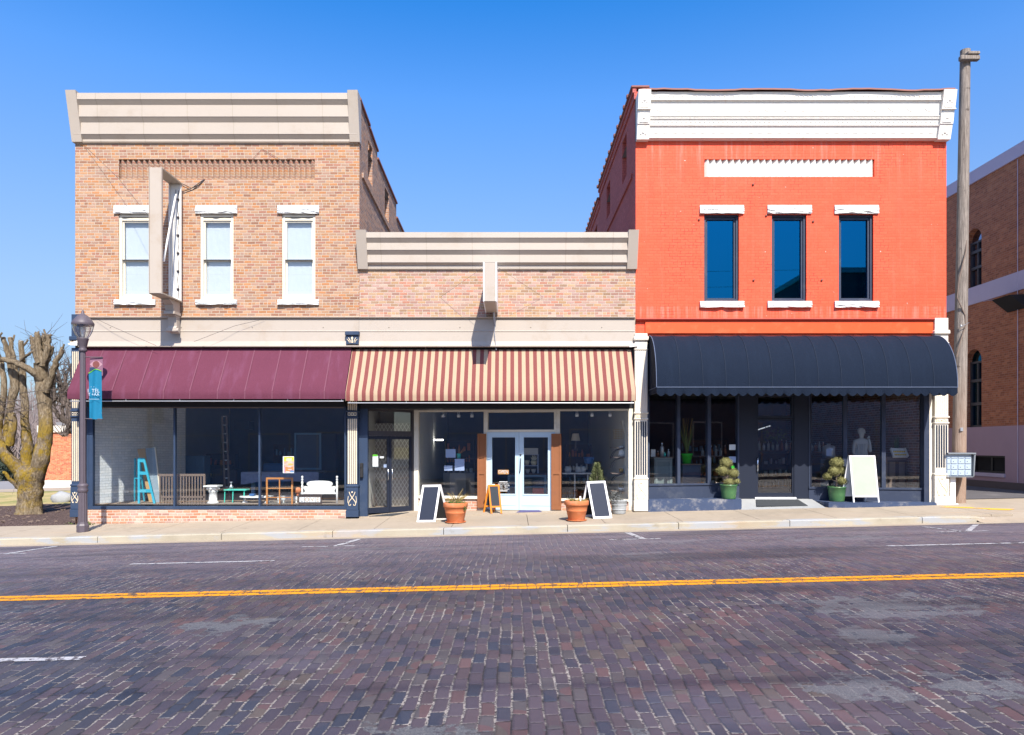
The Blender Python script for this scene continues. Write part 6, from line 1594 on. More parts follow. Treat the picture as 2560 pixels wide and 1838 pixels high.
for i in range(9): m.tube([pt+Vector((0,0,.1)), pt+Vector((rg.uniform(-.02,.22), rg.uniform(-.05,.05), rg.uniform(.24,.32)))], .006, 4)
m.build('brushes', MT['honey_wood'], t)
m = M(); m.box(pt.x-.35, pt.x+.7, pt.y-.1, pt.y+.3, pt.z-.03, pt.z-.002); T(m, 'window_shelf', 'dark_wood', 'dark shelf holding the teal brush pot', 'shelf')
pw = at(961, 974.6, 5.0); em = NT('lit_tube'); em.bsdf((.8,.8,.8), .5, emit=(1,.97,.92), es=8)
m = M(); m.cbox(FX(940.7,5), FX(982,5), 5, 5.06, FZ(976,5), FZ(973.4,5), .01); tag(m.build('tube_light', em.m), 'lit white tube lamp deep inside the cream fronted shop', 'lamp')
for k, (us, v, gr) in enumerate((((974, 1009, 1039), 919, 'left'), ((1276, 1310, 1351), 917, 'right'))):
    names = {974: 'white spotlight nearest the cream frame beside the black doors', 1009: 'white spotlight in the middle of the track left of the blue doors', 1039: 'white spotlight closest to the blue doors on their left', 1276: 'white spotlight nearest the blue doors on their right', 1310: 'white spotlight in the middle of the track right of the blue doors', 1351: 'white spotlight nearest the white fluted pilaster'}
    for u in us:
        p = SM.xf(Vector((SM.s_(u), .4, SM.z_(u, v+.5))))
        t = thing('spotlight', names[u], 'spotlight', p, 'track spotlights in the middle shop')
        m = M(); m.lathe([(0,-.05),(.045,-.05),(.05,.0),(.035,.05),(0,.06)], p, 10); m.build('head', MT['white'], t)
        m = M(); m.tube([p+Vector((-.035,0,.02)), p+Vector((-.02,0,.1)), p+Vector((.02,0,.1)), p+Vector((.035,0,.02))], .006, 4); m.tube([p+Vector((0,0,.1)), p+Vector((0,0,.19))], .01, 5); m.build('bracket', MT['white'], t)
# signs on the blue doors
t = thing('open_sign', 'orange wooden OPEN sign hanging inside the left blue door', 'sign', SM.xf(Vector((SM.s_(1115), .065, SM.z_(1115, 1046)))))
def z7(x, y): return ((1230+x/6.783)/1.12875, (1060+y/6.783)/1.12875)
S = SM; m = S.M(); m.box(S.s_(z7(95,0)[0]), S.s_(z7(280,0)[0]), .05, .058, S.z_(1115, z7(0,856)[1]), S.z_(1115, z7(0,782)[1])); m.build('board', plain('sign_ochre', (.56,.27,.07), .6), t)
uo = z7(187,0)[0]; po = S.xf(Vector((S.s_(uo), .045, S.z_(uo, z7(0,818)[1])))); m = M(); text_mesh(m, 'OPEN', .135, po, S.e, depth=.001, sx=.8); m.build('lettering', MT['paper'], t)
t = thing('hours_decal', 'white store hours lettering between two bars on the left blue door', 'sign', SM.xf(Vector((SM.s_(1117), .025, SM.z_(1117, 1090)))))
m = S.M(); 
for yy in (985, 1138): m.box(S.s_(z7(120,0)[0]), S.s_(z7(260,0)[0]), .020, .023, S.z_(1117, z7(0,yy+6)[1]), S.z_(1117, z7(0,yy-6)[1]))
m.build('bar', MT['paper'], t); m = M()
for tx, yy, sz in (('Store Hours', 1018, .058), ('Tuesday - Saturday', 1048, .046), ('10am - 5pm', 1073, .05), ('Sunday Closed', 1107, .055)):
    uu = z7(190,0)[0]; text_mesh(m, tx, sz, S.xf(Vector((S.s_(uu), .020, S.z_(uu, z7(0,yy)[1])))), S.e, depth=.001)
m.build('lettering', MT['paper'], t)
on2('wall_notice', 'paper_blue', 'narrow pale chart seen behind the left blue door above the OPEN sign', 'paper notice', z7(290,0)[0], z7(378,0)[0], z7(0,600)[1], z7(0,745)[1], 1.2)
# blue hutch behind the doors
y = 2.3; t = thing('hutch', 'blue painted hutch full of crockery behind the pale blue doors', 'hutch', (FX(1170,y), y, .08))
Q = lambda m, x0, x1, y0, y1, yy, th: qb(m, z7(x0,0)[0], z7(x1,0)[0], z7(0,y0)[1], z7(0,y1)[1], yy, th)
m = M(); Q(m, 265, 300, 865, 1200, y, .06); Q(m, 890, 925, 865, 1200, y, .06); Q(m, 300, 890, 866, 895, y, .05); Q(m, 300, 890, 1060, 1085, y, .45); m.box(FX(1124,y), FX(1211,y), y+.45, y+.47, .08, FZ(1052,y)); m.build('base_cabinet', MT['grey_blue'], t)
m = M(); Q(m, 258, 932, 845, 864, y-.03, .5); m.build('counter_top', MT['dark_wood'], t)
m = M(); Q(m, 772, 788, 530, 843, y+.1, .05); Q(m, 520, 771, 706, 718, y+.1, .25); Q(m, 520, 800, 522, 529, y+.08, .3); m.build('shelf_rack', MT['paper_blue'], t)
m = M(); Q(m, 530, 782, 412, 521, y+.1, .02); m.build('rack_panel', MT['plaster'], t)
def bowl(x, yy, r, h, mat, label, cat='bowl', yd=None):
    p = at(*z7(x, yy), yd or y+.2); m = M(); m.lathe([(0,0),(r*.5,0),(r*.85,h*.5),(r,h),(r*.94,h),(r*.7,h*.4),(0,h*.15)], p, 14); return T(m, 'bowl', mat, label, cat)
bowl(593, 703, .085, .15, 'bowl_cream', 'pale bowl with a yellow rim on the hutch shelf')
m = M(); p = at(*z7(710,703), y+.2); m.lathe([(0,0),(.06,0),(.1,.1),(.07,.16),(.0,.16)], p, 12)
for a in (-.9,-.4,.1,.6,1.0): blade(m, p+Vector((0,0,.12)), p+Vector((.13*math.sin(a),.0,.14+.2*math.cos(a))), .03)
T(m, 'leaf_vase', 'bowl_cream', 'pale leaf shaped vase beside the yellow rimmed bowl', 'vase')
for x, l in ((605, 'pair of small grey cups at the left on the hutch counter'), (705, 'patterned grey jug in the middle of the hutch counter')): bowl(x, 840, .07, .13, 'plaster', l, 'crockery')
m = M(); p = at(*z7(600,1058), y+.2)
for k in range(7): m.lathe([(.05,k*.03),(.16,k*.03+.018),(.155,k*.03+.022),(.0,k*.03+.006)], p, 16)
T(m, 'plate_stack', 'bowl_cream', 'stack of cream plates on the lower hutch shelf', 'plates')
m = M(); p = at(*z7(800,1058), y+.2)
for k in range(5): m.lathe([(.06,k*.04),(.2,k*.04+.02),(.195,k*.04+.026),(.0,k*.04+.008)], p, 16)
T(m, 'plate_stack', 'paper_blue', 'stack of blue grey dishes on the lower hutch shelf', 'plates')
m = M(); m.cbox(FX(z7(690,0)[0],y-.1), FX(z7(875,0)[0],y-.1), y-.1, y+.25, .08, FZ(z7(0,1095)[1],y-.1), .01); T(m, 'patterned_box', 'red_pattern', 'red patterned box at the foot of the right blue door', 'box')
# right window of the middle shop
sh = []
for k, (v, lab) in enumerate(((992, 'top wall shelf on black brackets in the window beside the white pilaster'), (1013, 'second wall shelf from the top on black brackets'), (1049, 'third wall shelf from the top on black brackets'), (1088, 'lowest wall shelf on black brackets'))):
    yy = .75; t = thing('wall_shelf', lab, 'shelf', (FX(1375,yy), yy, FZ(v,yy)), 'bracket shelves in the middle shop window')
    m = M(); m.box(FX(1355,yy), 3.14, yy-.05, yy+.35, FZ(v+1,yy), FZ(v-.6,yy)); m.build('board', MT['weathered_wood'], t)
    for dy in (.0, .28):
        m = M(); x1 = 3.13; m.tube([(x1-.02-.32*math.cos(a), yy+dy, FZ(v+1,yy)-.30+.30*math.sin(a)-.01) for a in [i*math.pi/2/6 for i in range(7)][::-1]], .009, 4); m.build('bracket', MT['rubber_black'], t)
p = at(*z5(975,598), .85); m = M()
for k in range(6): m.tube([(p.x-.16,p.y-.1,p.z+.03+k*.05), (p.x+.1,p.y-.1,p.z+.03+k*.05)], .004, 4); 
for k in range(7): m.tube([(p.x-.16+k*.043,p.y-.1,p.z+.02), (p.x-.16+k*.043,p.y-.1,p.z+.3)], .004, 4)
T(m, 'wire_basket', 'brass', 'brass wire basket on the top wall shelf', 'basket')
m = M(); a = at(*z5(1020,600), .85); m.obox(a+Vector((.03,0,.27)), (1,0,.25), (0,1,0), (-.25,0,1), .03, .1, .27); T(m, 'leaning_book', 'cream_frame', 'tall pale book leaning against the wire basket', 'book')
p = at(*z5(1000,772), .85); m = M(); m.lathe([(0,0),(.1,0),(.085,.1),(.05,.24),(.06,.28),(.05,.28),(0,.05)], p, 12); T(m, 'jug', 'white', 'white jug on the second wall shelf', 'jug')
p = at(*z5(998,952), .85); m = M(); m.lathe([(0,0),(.05,0),(.06,.06),(.055,.12),(.045,.12),(0,.02)], p, 12); T(m, 'mug', 'brass', 'gold mug on the third wall shelf', 'mug')
p = at(*z5(1050,952), .85); m = M()
for k in range(3): m.lathe([(.05,k*.08),(.05,k*.08+.02),(.03,k*.08+.025),(.03,k*.08+.07),(.05,k*.08+.075)], p, 10)
T(m, 'cotton_reel', 'cream_frame', 'ribbed white canister beside the gold mug', 'canister')
p = at(*z5(1003,1150), .85); t = thing('bowl_planter', 'white bowl with a small plant on the lowest wall shelf', 'planter', p)
m = M(); m.lathe([(0,0),(.06,0),(.11,.1),(.1,.1),(0,.06)], p, 14); m.build('bowl', MT['white'], t); m = M(); m.leaves(p+Vector((-.02,0,.14)), .07, 60, .03, random.Random(4), (1,.7,1.2), .2); m.build('plant', MT['leaf_dry'], t)
m = M(); p = at(*z5(652,855), 2.2); m.lathe([(0,0),(.12,0),(.17,.2),(.165,.2),(.11,.02)], p, 14); T(m, 'bucket', 'bucket_blue', 'blue bucket hanging dimly in the window right of the blue doors', 'bucket')
t = thing('lamp', 'pale table lamp dim behind the window right of the blue doors', 'lamp', at(*z5(510,690), 2.6)); p = at(*z5(510,610), 2.6)
m = M(); m.lathe([(.14,0),(.1,.22)], p, 14); m.build('lamp_shade', MT['cream'], t); m = M(); m.lathe([(0,-.3),(.08,-.3),(.03,-.2),(.02,.05)], p, 8); m.build('stand', MT['dark_wood'], t)
t = thing('display_table', 'grey display table behind the window right of the blue doors', 'table', (FX(1290,2.4), 2.4, .08)); m = M(); qb(m, z5(370,0)[0], z5(680,0)[0], z5(0,955)[1], z5(0,968)[1], 2.2, .7); m.build('tabletop', MT['plaster'], t)
for u in (z5(500,0)[0], z5(640,0)[0]): m = M(); m.bar((FX(u,2.4),2.4,.08), (FX(u,2.4),2.4,FZ(z5(0,966)[1],2.4)), .04, .04); m.build('leg', MT['steel'], t)
for x, l in ((430, 'white pot at the left on the grey display table'), (540, 'white basin in the middle of the grey display table'), (590, 'pale pitcher at the right on the grey display table')):
    p = at(*z5(x,955), 2.4); m = M(); m.lathe([(0,0),(.07,0),(.11,.12),(.08,.2),(.07,.2),(0,.02)], p, 12); T(m, 'pot', 'plaster', l, 'pot')
m = M(); m.lathe([(0,0),(.5,0),(.5,.9),(.0,.9)], Vector((-1.7,3.6,.08)), 6, False); T(m, 'round_counter', 'inner_mid', 'dim round counter deep behind the notices of the cream shop window', 'counter')

# right shop
RF = .402
def bottle(p, h, mat, label, r=.035):
    m = M(); m.lathe([(0,0),(r,0),(r,h*.6),(r*.9,h*.66),(r*.35,h*.74),(r*.35,h*.86)], p, 10); o = T(m, 'bottle', mat, label, 'bottle', 'bottles in the right shop')
    m = M(); m.lathe([(r*.42,h*.86),(r*.42,h),(0,h)], p, 8); m.build('cap', MT['chrome'], o); return o
t = thing('counter', 'grey green panelled counter in the left window of the right shop', 'counter', (FX(1469,1.0), 1.0, RF)); y = 1.0
m = M(); m.cbox(FX(1449,y), FX(1489.5,y), y, y+.5, RF, FZ(1014,y), .01); m.build('cabinet', plain('counter_green', (.13,.17,.17), .6), t)
m = M(); frame(m, FX(1452,y), FX(1487,y), RF+.05, FZ(1019,y), y-.015, y-.001, .05); m.build('door_frame', plain('counter_trim', (.17,.21,.21), .6), t)
m = M(); m.box(FX(1447,y), FX(1491.5,y), y-.03, y+.53, FZ(1013.8,y), FZ(1012,y)); m.build('top', MT['weathered_wood'], t)
zc = FZ(1012,1.15)+.002
T(M().box(FX(q6(118,0)[0],1.15), FX(q6(165,0)[0],1.15), 1.15, 1.25, zc, FZ(q6(0,703)[1],1.15)), 'soap_box', 'paper', 'white packet at the left end of the grey green counter', 'packet')
for x, h, mt, l in ((192,.17,'amber','small amber bottle beside the white packet'), (235,.42,'steel','tall steel dispenser bottle on the grey green counter'), (262,.14,'aqua','short teal bottle before the steel dispenser'), (305,.22,'bottle','clear bottle at the right end of the grey green counter')): bottle(Vector((FX(q6(x,0)[0],1.15),1.15,zc)), h, mt, l, .06 if h > .4 else .04)
t = thing('counter', 'dark counter under the bright green plant pot', 'counter', (FX(1532,1.15), 1.15, RF)); y = 1.15
m = M(); m.cbox(FX(1512,y), FX(1552,y), y, y+.5, RF, FZ(1030,y), .01); m.build('cabinet', MT['slate_navy'], t); m = M(); m.box(FX(1510,y), FX(1554,y), y-.03, y+.53, FZ(1030,y)+.002, FZ(1028,y)); m.build('top', MT['weathered_wood'], t)
p = Vector((FX(1521,1.3), 1.3, FZ(1028,1.3)+.01)); t = thing('potted_plant', 'bright green pot with a tall wispy plant in the right shop window', 'potted plant', p)
m = M(); m.lathe([(0,0),(.11,0),(.15,.24),(.165,.25),(.165,.29),(.15,.29),(0,.25)], p, 18); m.build('pot', MT['bright_green'], t)
m = M(); rg = random.Random(3)
for i in range(34): a = rg.uniform(0,6.28); l = rg.uniform(.35,.95); blade(m, p+Vector((0,0,.28)), p+Vector((math.cos(a)*l*.28, math.sin(a)*.15, .28+l)), .010, .05)
m.build('leaves', MT['leaf_green'], t)
m = M()
for i in range(10): x = rg.uniform(-.1,.14); m.tube([p+Vector((x*.2,0,.28)), p+Vector((x*.6+.03*rg.uniform(-1,1),0,.7)), p+Vector((x+.03*rg.uniform(-1,1),0,1.1)), p+Vector((x*1.3,0,1.3))], .005, 3)
m.build('dry_stems', MT['leaf_dry'], t)
def shelf_of(label, u0, u1, v, y, n, seed, where):
    t = thing('bottle_shelf', label, 'shelf', (FX((u0+u1)/2,y), y, FZ(v,y))); m = M(); m.box(FX(u0,y), FX(u1,y), y-.05, y+.3, FZ(v,y)-.03, FZ(v,y)); m.build('board', MT['dark_wood'], t)
    for u in (u0+2, u1-2): m = M(); m.box(FX(u-.8,y), FX(u+.8,y), y+.2, y+.26, RF, FZ(v,y)-.03); m.build('upright', MT['dark_wood'], t)
    rg = random.Random(seed)
    for i in range(n):
        u = u0+(u1-u0)*(i+.5)/n; bottle(Vector((FX(u,y), y+.05, FZ(v,y)+.002)), rg.uniform(.22,.34), rg.choice(('bottle','bottle','steel','amber')), 'bottle in the row ' + where, .042)
shelf_of('dark shelf of bottles between the second window pane and the pier', 1552, 1612, 1010, 2.2, 6, 1, 'behind the window pane nearest the right shop door')
shelf_of('dark shelf of bottles behind the right shop door', 1678, 1758, 998, 3.0, 8, 2, 'behind the glass of the right shop door')
shelf_of('dark shelf of bottles right of the right shop door', 1795, 1846, 1000, 2.6, 6, 3, 'behind the window pane right of the shop door')
p = Vector((FX(q7(480,0)[0],1.3), 1.3, FZ(q7(0,795)[1],1.3))); t = thing('steel_canister', 'big steel canister with a blue label behind the right topiary', 'canister', p)
m = M(); m.lathe([(0,0),(.17,0),(.17,.33),(.12,.36),(.05,.37),(.05,.41),(0,.41)], p, 18); m.build('can', MT['steel'], t); m = M(); m.box(p.x-.15, p.x+.0, p.y-.178, p.y-.172, p.z+.06, p.z+.26); m.build('paper_label', MT['paper_blue'], t)
m = M(); m.cbox(p.x-.35, p.x+.4, p.y-.25, p.y+.3, RF, p.z-.002, .01); T(m, 'stand', 'dark_navy', 'dark stand carrying the big steel canister', 'stand')
for l, mt, a in (('white card on the window just left of the right shop door, the upper one', 'paper', (1618, 1632, 985, 997)), ('pale blue card on the window left of the right shop door, the lower one', 'paper_blue', (1617.5, 1633, 1011.5, 1025))): tag(on(S1, 'window_card', MT[mt], *a, .068), l, 'card')
m = S1.M(); uc, vc = 1626, 1034; so, zo = S1.s_(uc), S1.z_(uc, vc); m.add([(so+.05*math.sin(a)*(1 if math.cos(a) < 0 else (1-math.cos(a))), .064, zo-.0+.075*math.cos(a)) for a in [i*math.pi/9 for i in range(18)]], [tuple(range(18))]); T(m, 'drop_sticker', 'bright_green', 'green drop shaped sticker below the cards on the right shop window', 'sticker')
# classical statue
def statue():
    p = Vector((FX(1908,1.5), 1.5, RF)); y = 1.5; k = (DIST+y)/FQ
    t = thing('statue', 'pale plaster statue of a draped figure with one raised forearm behind the pale sandwich board', 'statue', p)
    zt = FZ(949.5,y); 
    me = bpy.data.meshes.new('figure'); bm = bmesh.new(); sk = bm.verts.layers.skin.verify()
    def V(dx, dy, z, r): v = bm.verts.new((dx, dy, z-RF)); v[sk].radius = (r, r*.8); return v
    sh = FZ(976,y); hd = FZ(958,y)
    pel = V(0, 0, RF+.95, .17); wst = V(0, 0, sh-.34, .135); che = V(0, 0, sh-.10, .155); nek = V(0, 0, sh+.05, .055); n2 = V(0, 0, sh+.10, .055); h1 = V(.0, -.01, hd, .10); h2 = V(0, 0, zt-.06, .085)
    hem = V(0, 0, RF+.35, .21); ft = V(0, 0, RF+.12, .25)
    for a, b in ((pel, wst), (wst, che), (che, nek), (nek, n2), (n2, h1), (h1, h2), (pel, hem), (hem, ft)): bm.edges.new((a, b))
    ls = V(-.19, 0, sh-.02, .075); le = V(-.225, .02, sh-.33, .058); lh = V(-.17, -.10, sh-.56, .045)
    rs = V(.19, 0, sh-.02, .075); re = V(.245, -.03, sh-.33, .06); rh = V(.19, -.10, sh-.06, .045); rt = V(.15, -.12, sh+.06, .035)
    for a, b in ((che, ls), (ls, le), (le, lh), (che, rs), (rs, re), (re, rh), (rh, rt)): bm.edges.new((a, b))
    pel[sk].use_root = True
    bm.to_mesh(me); bm.free(); me.materials.append(MT['plaster'])
    o = bpy.data.objects.new('figure', me); C.objects.link(o); o.parent = t
    md = o.modifiers.new('skin', 'SKIN'); md.use_smooth_shade = True; s = o.modifiers.new('sub', 'SUBSURF'); s.levels = 2; s.render_levels = 2
    m = M(); c = p+Vector((0,-.01,hd-RF+.0)); m.ball(c+Vector((0,-.095,-.01)), .018, 1, sc=(.7,1,1.6))
    for sx in (-1, 1): m.ball(c+Vector((sx*.035,-.085,.02)), .014, 1); m.ball(c+Vector((sx*.098,0,-.005)), .022, 1, sc=(.5,1,1.4))
    m.ball(c+Vector((0,-.088,-.05)), .018, 1, sc=(1.5,.6,.5)); m.build('face', MT['plaster'], t)
    m = M(); rg = random.Random(2); m.ball(c+Vector((0,.025,.045)), .108, 2, .06, (1,1,.85), rg); m.ball(c+Vector((0,.11,.03)), .05, 1, .05, rng=rg); m.build('hair', MT['plaster'], t)
    m = M()
    for i in range(15):
        a = -2.6+i*.37; r0 = .15; m.tube([p+Vector((r0*math.sin(a)*.9, -r0*math.cos(a)*.75, sh-.1-RF)), p+Vector((r0*math.sin(a+.1), -r0*math.cos(a+.1)*.8, sh-.35-RF)), p+Vector((.19*math.sin(a), -.19*math.cos(a)*.85, .8)), p+Vector((.24*math.sin(a), -.24*math.cos(a), .1))], .018, 5)
    m.build('drapery', MT['plaster'], t)
    m = M(); hp = p+Vector((.15,-.125,sh+.075-RF))
    for i, (dx, l) in enumerate(((-.022,.05),(-.008,.058),(.008,.055),(.022,.045))): m.tube([hp+Vector((dx,0,0)), hp+Vector((dx,-.012,l*.6)), hp+Vector((dx*.8,-.03,l))], [.009,.008,.006], 5)
    m.tube([hp+Vector((-.02,0,-.03)), hp+Vector((-.045,-.01,.0)), hp+Vector((-.045,-.02,.025))], [.011,.009,.007], 5); m.build('hand', MT['plaster'], t)
    m = M(); m.lathe([(0,0),(.3,0),(.3,.08),(.26,.12),(0,.12)], p, 20); m.build('base', MT['plaster'], t)
statue()
t = thing('display_cabinet', 'brown display cabinet under the white tray in the last window of the right shop', 'cabinet', (FX(2000,1.0), 1.0, RF)); y = 1.1
m = M(); m.cbox(FX(1963,y), FX(2009,y), y, y+.5, RF, FZ(1012,y), .01); m.build('body', MT['weathered_wood'], t); m = M(); frame(m, FX(1966,y), FX(1986,y), RF+.06, FZ(1020,y), y-.015, y-.001, .04); frame(m, FX(1987,y), FX(2007,y), RF+.06, FZ(1020,y), y-.015, y-.001, .04); m.build('door_frame', MT['dark_wood'], t)
p = at(1996, 1011.5, .95); t = thing('tray', 'tilted white tray of yellow goods in the last window of the right shop', 'tray', p)
m = M(); m.obox(p+Vector((0,.12,.09)), (1,0,.0), (0,.55,.8), (0,-.8,.55), .20, .13, .012); 
for dx in (-.2,.2): m.obox(p+Vector((dx,.10,.11)), (1,0,0), (0,.55,.8), (0,-.8,.55), .014, .14, .04)
for dd in (-1,1): m.obox(p+Vector((0,.12+dd*.075,.10+dd*.105)), (1,0,0), (0,.55,.8), (0,-.8,.55), .20, .012, .04)
m.build('tray_box', MT['white'], t); m = M(); rg = random.Random(5)
for i in range(14): m.ball(p+Vector((-.15+(i % 7)*.05, .05+(i//7)*.06, .05+(i//7)*.09)), .024, 1, .1, rng=rg)
m.build('yellow_goods', MT['yellow'], t)
p = at(1986, 1012, 1.35); t = thing('reed_vase', 'tall green reeds in a vase behind the white tray', 'plant', p); m = M(); rg = random.Random(7)
m.lathe([(0,0),(.06,0),(.07,.15),(.05,.2),(0,.2)], p, 10); m.build('vase', MT['dark_wood'], t); m = M()
for i in range(26): x = rg.uniform(-.09,.09); blade(m, p+Vector((x*.4,0,.15)), p+Vector((x, rg.uniform(-.05,.05), rg.uniform(.4,.62))), .012)
m.build('reeds', MT['leaf_green'], t)

# more goods deep inside the shops
def bookcase(label, u0, u1, v0, y, z0, seed, group=None):
    rg = random.Random(seed); x0, x1, zt = FX(u0,y), FX(u1,y), FZ(v0,y); t = thing('bookcase', label, 'bookcase', ((x0+x1)/2, y, z0))
    m = M(); frame(m, x0, x1, z0, zt, y, y+.35, .035); m.box(x0+.035, x1-.035, y+.32, y+.345, z0+.035, zt-.035); m.build('carcass', MT['dark_wood'], t)
    n = max(2, int((zt-z0)/.38))
    for k in range(1, n):
        m = M(); m.box(x0+.035, x1-.035, y+.01, y+.32, z0+(zt-z0)*k/n-.012, z0+(zt-z0)*k/n+.012); m.build('shelf', MT['dark_wood'], t)
    for k in range(n):
        x = x0+.07; zz = z0+(zt-z0)*k/n+.036
        m = M(); mm = rg.choice(('plaster','cream','grey_blue','terracotta','steel'))
        while x < x1-.12:
            w = rg.uniform(.04,.12); h = rg.uniform(.1,.26)
            if rg.random() < .55: m.cbox(x, x+w, y+.06, y+.2, zz, zz+h, .008)
            else: m.lathe([(0,0),(w*.35,0),(w*.5,h*.4),(w*.25,h*.8),(w*.3,h),(0,h)], Vector((x+w/2, y+.12, zz)), 8)
            x += w+rg.uniform(.02,.12)
        g = m.build('goods', MT[mm], t); g['kind'] = 'stuff'
bookcase('dark bookcase of oddments behind the draped table in the left shop', 605, 665, 985, 5.6, LF, 1)
bookcase('dark bookcase of oddments left of the tall ladder in the left shop', 455, 520, 1005, 6.2, LF, 2)
bookcase('dark shelves of goods behind the notices in the cream fronted shop', 985, 1050, 975, 4.6, .08, 3)
bookcase('dark shelves of goods behind the lamp right of the blue doors', 1255, 1310, 985, 4.8, .08, 4)
bookcase('dark shelves of goods behind the left panes of the right shop', 1500, 1610, 975, 4.5, RF, 5)
bookcase('dark shelves of goods behind the right shop door', 1690, 1752, 1005, 5.0, RF, 6)
y = 4.0; m = M(); m.bar(at(1679,952,y), at(1706,943.5,y), .03, .03); em2 = NT('dim_tube'); em2.bsdf((.5,.5,.5), .5, emit=(.85,.92,1), es=.35)
tag(m.build('tube_light', em2.m), 'lit tube lamp slanting behind the glass of the right shop door', 'lamp')
p = at(1712, 968, 2.9); t = thing('hanging_plant', 'trailing green plant hanging behind the right shop door', 'plant', p); m = M(); m.lathe([(0,0),(.1,.02),(.13,.14),(0,.14)], p, 10); m.build('pot', MT['dark_wood'], t)
m = M(); m.leaves(p+Vector((0,0,.05)), .3, 260, .06, random.Random(8), (1.3,.7,.9), .2); m.build('foliage', MT['leaf_green'], t); m = M(); m.tube([p+Vector((0,0,.14)), (p.x, p.y, 3.74)], .006, 4); m.build('cord', MT['dark_wood'], t)
t = thing('armchair', 'dim blue upholstered armchair deep in the left shop right of the ladder', 'armchair', (FX(598,4.6), 4.6, LF)); x = FX(598,4.6); y = 4.4
m = M(); m.cbox(x-.4, x+.4, y, y+.75, LF+.2, LF+.45, .05); m.build('seat', MT['bucket_blue'], t); m = M(); m.cbox(x-.4, x+.4, y+.6, y+.8, LF+.45, LF+1.0, .06); m.build('backrest', MT['bucket_blue'], t)
for s_ in (-1, 1):
    m = M(); m.cbox(x+s_*.47-.08, x+s_*.47+.08, y, y+.78, LF+.18, LF+.62, .04); m.build('armrest', MT['bucket_blue'], t)
    m = M(); m.box(x+s_*.4-.03, x+s_*.4+.03, y+.03, y+.09, LF, LF+.18); m.build('leg', MT['dark_wood'], t)
# ---------------------------------------------------------------- brown brick building across the alley
BX0 = 16.4
bb = thing('alley_building', 'large brown brick building with arched windows and mauve stone bands across the alley', 'building', (BX0, 8, gz(16)))
ZT = 11.6
def arch_pts(y0, y1, z0, z1):
    r = (y1-y0)/2; cy = (y0+y1)/2; return [(y0, z0)] + [(cy-r*math.cos(a), z1-r+r*math.sin(a)) for a in [math.pi*i/12 for i in range(13)]] + [(y1, z0)]
# pixels on the wall plane x = 16.4: distance follows from u
def wy(u): return BX0*FQ/(u-UQ)-DIST
def wz(u, v): return EYE+(VQ-v)*(wy(u)+DIST)/FQ
zb1, zb0 = wz(2268, 598), wz(2268, 640)
zc0 = wz(2268, 343); zst = wz(2268, 942); zlo = wz(2268, 1071)
m = M(); Y0, Y1 = -.5, 34
wins_ = []
for yc in (4.8-7.3, 3.6+2.9-.0, 13.3, 20.1):
    wins_.append((yc-.72, yc+.72))
ua, ub = wy(2174), wy(2139.5)
step = 6.6; base_y = (ua, ub)
wl = [(ua+step*k, ub+step*k) for k in range(0, 4)]
def wall_holes(m, z0, z1, hz):
    ys = sorted({Y0, Y1, *[q for w_ in wl for q in w_]})
    for i in range(len(ys)-1):
        a, b = ys[i], ys[i+1]; hole = any(abs(a-w_[0]) < 1e-6 for w_ in wl)
        if not hole: m.quad((BX0,a,z0), (BX0,b,z0), (BX0,b,z1), (BX0,a,z1))
        else:
            r = (b-a)/2; cy = (a+b)/2; zs = hz[1]-r
            m.quad((BX0,a,z0), (BX0,b,z0), (BX0,b,hz[0]), (BX0,a,hz[0]))
            n = 12; pts = [(cy-r*math.cos(math.pi*k/n), zs+r*math.sin(math.pi*k/n)) for k in range(n+1)]
            for k in range(n): m.quad((BX0,pts[k][0],pts[k][1]), (BX0,pts[k+1][0],pts[k+1][1]), (BX0,pts[k+1][0],z1), (BX0,pts[k][0],z1))
            loop = [(a,hz[0])] + pts + [(b,hz[0])]
            for k in range(len(loop)): p, q = loop[k], loop[(k+1) % len(loop)]; m.quad((BX0,*p), (BX0,*q), (BX0+.35,*q), (BX0+.35,*p))
zu0, zu1 = zb1, wz(2157, 507)
zl0, zl1 = zst, wz(2157, 774)
wall_holes(m, zb1, zc0, (zu0, zu1)); wall_holes(m, zst, zb0, (zl0+.0, zl1))
m.quad((BX0,Y0,zst), (BX0+24,Y0,zst), (BX0+24,Y0,ZT-.2), (BX0,Y0,ZT-.2)); m.quad((BX0,Y1,0), (BX0+24,Y1,0), (BX0+24,Y1,ZT-.2), (BX0,Y1,ZT-.2))
m.build('brick_wall', MT['brown_brick'], bb)
m = M(); m.box(BX0-.03, BX0+.2, Y0-.02, Y1, zb0, zb1); m.build('stone_band', MT['stucco_pale'], bb)
m = M(); m.box(BX0-.06, BX0+24, Y0-.05, Y1, zc0, ZT); m.build('parapet_cap', MT['stucco_pale'], bb)
hb = wz(2192, 1009.5), wz(2192, 1048)
y0b, y1b = wy(2226), wy(2150)
m = M()
ys = [Y0, y0b, y1b, Y1]
for i in range(3):
    if i != 1: m.quad((BX0,ys[i],zlo), (BX0,ys[i+1],zlo), (BX0,ys[i+1],zst), (BX0,ys[i],zst))
    else: m.quad((BX0,y0b,zlo), (BX0,y1b,zlo), (BX0,y1b,hb[1]), (BX0,y0b,hb[1])); m.quad((BX0,y0b,hb[0]), (BX0,y1b,hb[0]), (BX0,y1b,zst), (BX0,y0b,zst))
for a, b in ((hb[0], hb[0]), (hb[1], hb[1])): m.quad((BX0,y0b,a), (BX0,y1b,a), (BX0+.3,y1b,a), (BX0+.3,y0b,a))
m.quad((BX0,y0b,hb[0]), (BX0+.3,y0b,hb[0]), (BX0+.3,y0b,hb[1]), (BX0,y0b,hb[1])); m.quad((BX0,y1b,hb[0]), (BX0+.3,y1b,hb[0]), (BX0+.3,y1b,hb[1]), (BX0,y1b,hb[1]))
